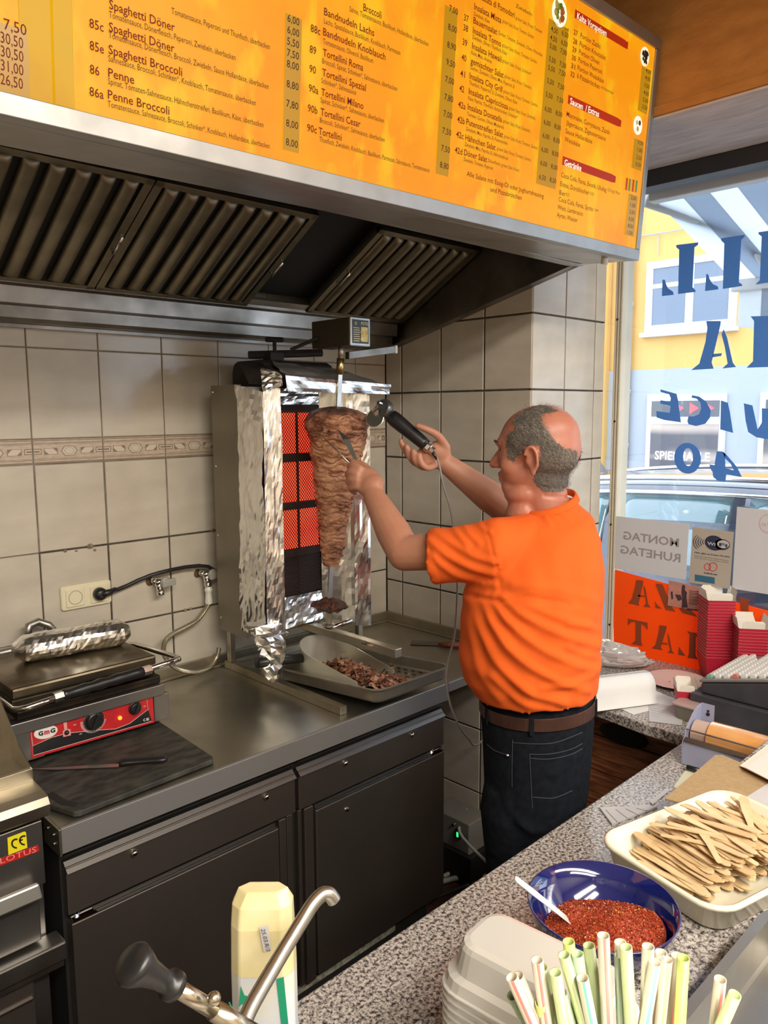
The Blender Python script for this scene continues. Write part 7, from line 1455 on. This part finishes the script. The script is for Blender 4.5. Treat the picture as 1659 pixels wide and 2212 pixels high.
mb = MB(); ring_ = [CP(1184, 1090, 1.957)+RH*.064*math.cos(t)+FH*.078*math.sin(t)+ZZ*(.009+.021*math.cos(t)+.010*math.sin(t)) for t in np.linspace(0, 2*math.pi, 41)]
mb.rings([[p+nrm([*(p-CP(1184, 1090, 1.957))[:2], 0])*a+ZZ*b_ for p in ring_[:-1]] for a, b_ in ((.013, -.012), (.007, .000), (.003, .0045), (-.001, .003), (-.002, -.012))], 0, (False, False)); part('collar', mb, M['shirt'], MAN, smooth=True)
# ---- jeans, belt, shoes
b = MB()
b.rings([ering(1160, 1490, 114, 1.96, .132, .012), ering(1160, 1500, 119, 1.96, .139, .012), ering(1160, 1545, 120, 1.96, .142, .006), ering(1159, 1620, 115, 1.965, .142), ering(1157, 1700, 110, 1.97, .140), ering(1154, 1770, 100, 1.98, .125), ering(1152, 1800, 90, 1.98, .105)])
for k in (0, 1):
    c0_ = CP(1118+62*k, 1745, 1.95+.07*k); kn = np.array([*KN[k][:2], .50]); ft = np.array([*FT[k][:2], .06]); b.tube([c0_+ZZ*.06, c0_, c0_+(kn-c0_)*.5, kn, (kn+ft)/2, ft], [.085, .094, .084, .070, .064, .062], 24)
def jf(co, no):
    u = (co-CAM)@RH; v = co[:, 2]; x, y = proj(co); o = .002*np.sin(v*60+u*30+3*np.sin(u*20))*(v < .62)
    for pts, a, w_ in (([(1107, 1620), (1106, 1700), (1112, 1770)], .0022, 2), ([(1145, 1630), (1147, 1700), (1152, 1745)], .0018, 1.6), ([(1145, 1630), (1200, 1628), (1262, 1605)], .0018, 1.6), ([(1145, 1638), (1200, 1637), (1262, 1616)], .0012, 1.6), ([(1150, 1720), (1200, 1722), (1240, 1705)], .0015, 1.6), ([(1048, 1612), (1075, 1630), (1102, 1635)], .0018, 1.8), ([(1100, 1600), (1180, 1602), (1262, 1575)], .0012, 1.5)): o -= a*np.exp(-(segdist(x, y, pts)/w_)**2)
    for pts, a, w_ in (([(1120, 1775), (1170, 1795), (1225, 1775)], .005, 9), ([(1090, 1720), (1110, 1760), (1150, 1800)], .004, 9), ([(1235, 1640), (1215, 1665), (1190, 1672)], .003, 7)): o += a*np.exp(-(segdist(x, y, pts)/w_)**2)
    return co+no*o[:, None]
me, co = grow(b, 'jeans', .007, [M['jeans']], 4, .5, jf); place(me, 'jeans', MAN)
from mathutils.bvhtree import BVHTree
bv = BVHTree.FromPolygons([tuple(map(float, c)) for c in co], [tuple(q.vertices) for q in me.polygons])
def onskin(x, y):
    d_ = nrm(ray(x, y)); r = bv.ray_cast(Vector(CAM), Vector(d_)); return None if r[0] is None else np.array(r[0])-d_*.0012
for sm_ in ([(1107, 1598), (1106, 1650), (1106, 1700)], [(1144, 1630), (1147, 1690), (1150, 1745)], [(1144, 1629), (1170, 1630), (1200, 1627), (1235, 1618), (1258, 1606)], [(1146, 1638), (1170, 1640), (1200, 1638), (1235, 1629), (1258, 1617)], [(1150, 1722), (1175, 1724), (1200, 1723), (1236, 1708)], [(1106, 1604), (1150, 1607), (1200, 1604), (1258, 1582)], [(1052, 1608), (1070, 1622), (1102, 1633)]):
    pp = [q_ for q_ in (onskin(a_[0], a_[1]) for a_ in smooth_path([np.array([*c_, 0.]) for c_ in sm_], 8)) if q_ is not None]
    if len(pp) > 2: mb = MB(); mb.tube(pp, .0011, 6); part('seam', mb, mat('denim_thread', (.035, .040, .050), .8) if 'thread' not in M else M['thread'], MAN)
pp = onskin(1097, 1632); mb = MB(); mb.ball(pp, .0048, 12, 8); part('rivet', mb, M['chrome'], MAN)
mb = MB(); bl = [ering(1160, 1504, 121, 1.955, .1435, .010), ering(1160, 1504, 124, 1.955, .1465, .010), ering(1160, 1530, 124, 1.96, .1465, .009), ering(1160, 1530, 121, 1.96, .1435, .009)]
mb.rings(bl+[bl[0]], 0, (False, False)); part('belt', mb, M['belt'], MAN, smooth=False, bevel=.001)
for t in (-1.85, -.42, -2.75, 1.0, 2.2):
    c0_, c1_ = [CP(1160, y, 1.957)+RH*(125*1.957/FPX)*math.cos(t)+FH*.149*math.sin(t)+ZZ*.010*math.cos(t) for y in (1500, 1536)]; tg = nrm(-RH*math.sin(t)*.145+FH*math.cos(t)*.149); mb = MB(); ou = nrm(np.cross(tg, ZZ)); ou = ou if ou@(c0_-CP(1160, 1540, 1.957)) > 0 else -ou
    mb.obox((c0_+c1_)/2, tg*.0055, ou*.0016, (c1_-c0_)/2); part('belt_loop', mb, M['jeans'], MAN, bevel=.001)
mb = MB(); c_ = CP(1098, 1633, 1.835); 
for k in (0, 1):
    f = np.array([*FT[k][:2], 0]); d_ = nrm(-.45*RH+.9*FH); s_ = np.array([-d_[1], d_[0], 0]); mb = MB()
    mb.rings([[f+d_*(.085+.135*a*sc)+s_*(.045*b__*sc*(1.1-.15*a))+ZZ*z for a, b__ in [(math.cos(q_), math.sin(q_)) for q_ in np.linspace(0, 2*math.pi, 21)[:-1]]] for z, sc in ((.002, 1), (.025, 1.02), (.05, .92), (.075, .70), (.085, .45))]); part('shoe', mb, M['blackm'], MAN, smooth=False, bevel=.003)
# ---- what he holds
CUT = thing('doner_cutter', 'black electric doner cutter with a round blade in his raised right hand', 'cutter', CP(880, 930, 2.25))
A0, A1 = CP(842, 897, 2.262), CP(928, 968, 2.232); dr = nrm(A1-A0); Lh = np.linalg.norm(A1-A0); mb = MB(); mb.lathe([(.010, 0), (.020, .004), (.0225, .02), (.0215, .05), (.0200, Lh*.55), (.0185, Lh*.84), (.0165, Lh*.92)], A0, dr, 24); part('handle', mb, M['black'], CUT, smooth=True)
mb = MB(); mb.lathe([(.0165, 0), (.0175, .003), (.0170, .013), (.012, .016), (.0125, .028), (.009, .030)], A1-dr*.012, dr, 8); part('chrome_collar', mb, M['chrome'], CUT)
HD = CP(829, 884, 2.268); ba = nrm(.55*RH-.2*FH+.55*ZZ); bl_ax = nrm(-.55*RH-.62*FH+.25*ZZ)
mb = MB(); mb.lathe([(.010, -.014), (.027, -.012), (.030, -.004), (.030, .006), (.026, .012), (.010, .014)], HD, bl_ax, 28); mb.tube([HD, A0+dr*.01], .014, 14); part('gear_head', mb, mat('cutter_head', (.10, .10, .10), .3, .6), CUT, smooth=False, bevel=.002)
mb = MB(); bc_ = CP(810, 903, 2.262); mb.lathe([(.0, -.001), (.0265, -.001), (.0285, 0), (.0265, .001), (.0, .001)], bc_, nrm(-.35*RH-.85*FH+.3*ZZ), 36); part('blade', mb, mat('blade_steel', (.62, .64, .58), .3, 1), CUT)
mb = MB(); mb.tube([HD+bl_ax*.014-RH*.01, HD+bl_ax*.018-RH*.022-ZZ*.014], .006, 8); mb.lathe([(.007, 0), (.006, .012)], HD+bl_ax*.013+ZZ*.012, nrm(bl_ax), 10); part('adjuster', mb, M['chrome'], CUT)
cab = [CP(934, 973, 2.23), CP(944, 990, 2.22), CP(950, 1010, 2.215), CP(958, 1050, 2.21), CP(972, 1095, 2.21), CP(980, 1140, 2.22), CP(987, 1200, 2.22), CP(988, 1260, 2.2), CP(986, 1320, 2.16), CP(980, 1380, 2.12), CP(968, 1430, 2.08), CP(964, 1470, 2.07), CP(972, 1520, 2.08), CP(990, 1565, 2.12), CP(1012, 1595, 2.2), CP(1032, 1608, 2.28), (-.03, -.62, .60), (-.03, -.64, .3), (-.10, -.74, .16)]
mb = MB(); mb.tube([CP(930, 970, 2.231), CP(944, 992, 2.22)], [.007, .004], 8); mb.tube(smooth_path(cab, 6), .0029, 8, 1); part('cord', mb, [M['black'], mat('cord_grey', (.26, .24, .22), .5)], CUT, smooth=True)
FK = thing('long_fork', 'long two-pronged steel fork in his left hand, resting on the meat', 'fork', CP(765, 1010, 2.18))
tips = [CP(728, 926, 2.262), CP(692, 938, 2.262)]; root = CP(776, 1012, 2.20)
mb = MB(); p1_ = CP(773, 1002, 2.205); mb.add([p1_+RH*.004, p1_-RH*.004, CP(748, 950, 2.235)-RH*.010, tips[0], CP(752, 948, 2.235)+RH*.004], [(0, 1, 2, 3, 4)]); part('prong', mb, M['steel'], FK, solid=.0016)
mb = MB(); mb.tube([CP(756, 1002, 2.20), CP(722, 968, 2.235), tips[1]], [.0024, .0024, .0012], 8); part('prong', mb, M['steel'], FK, smooth=True)
mb = MB(); mb.tube([CP(764, 1006, 2.195), CP(782, 1024, 2.175), CP(800, 1050, 2.150)], .0085, 12); part('handle', mb, M['blackm'], FK, smooth=True)
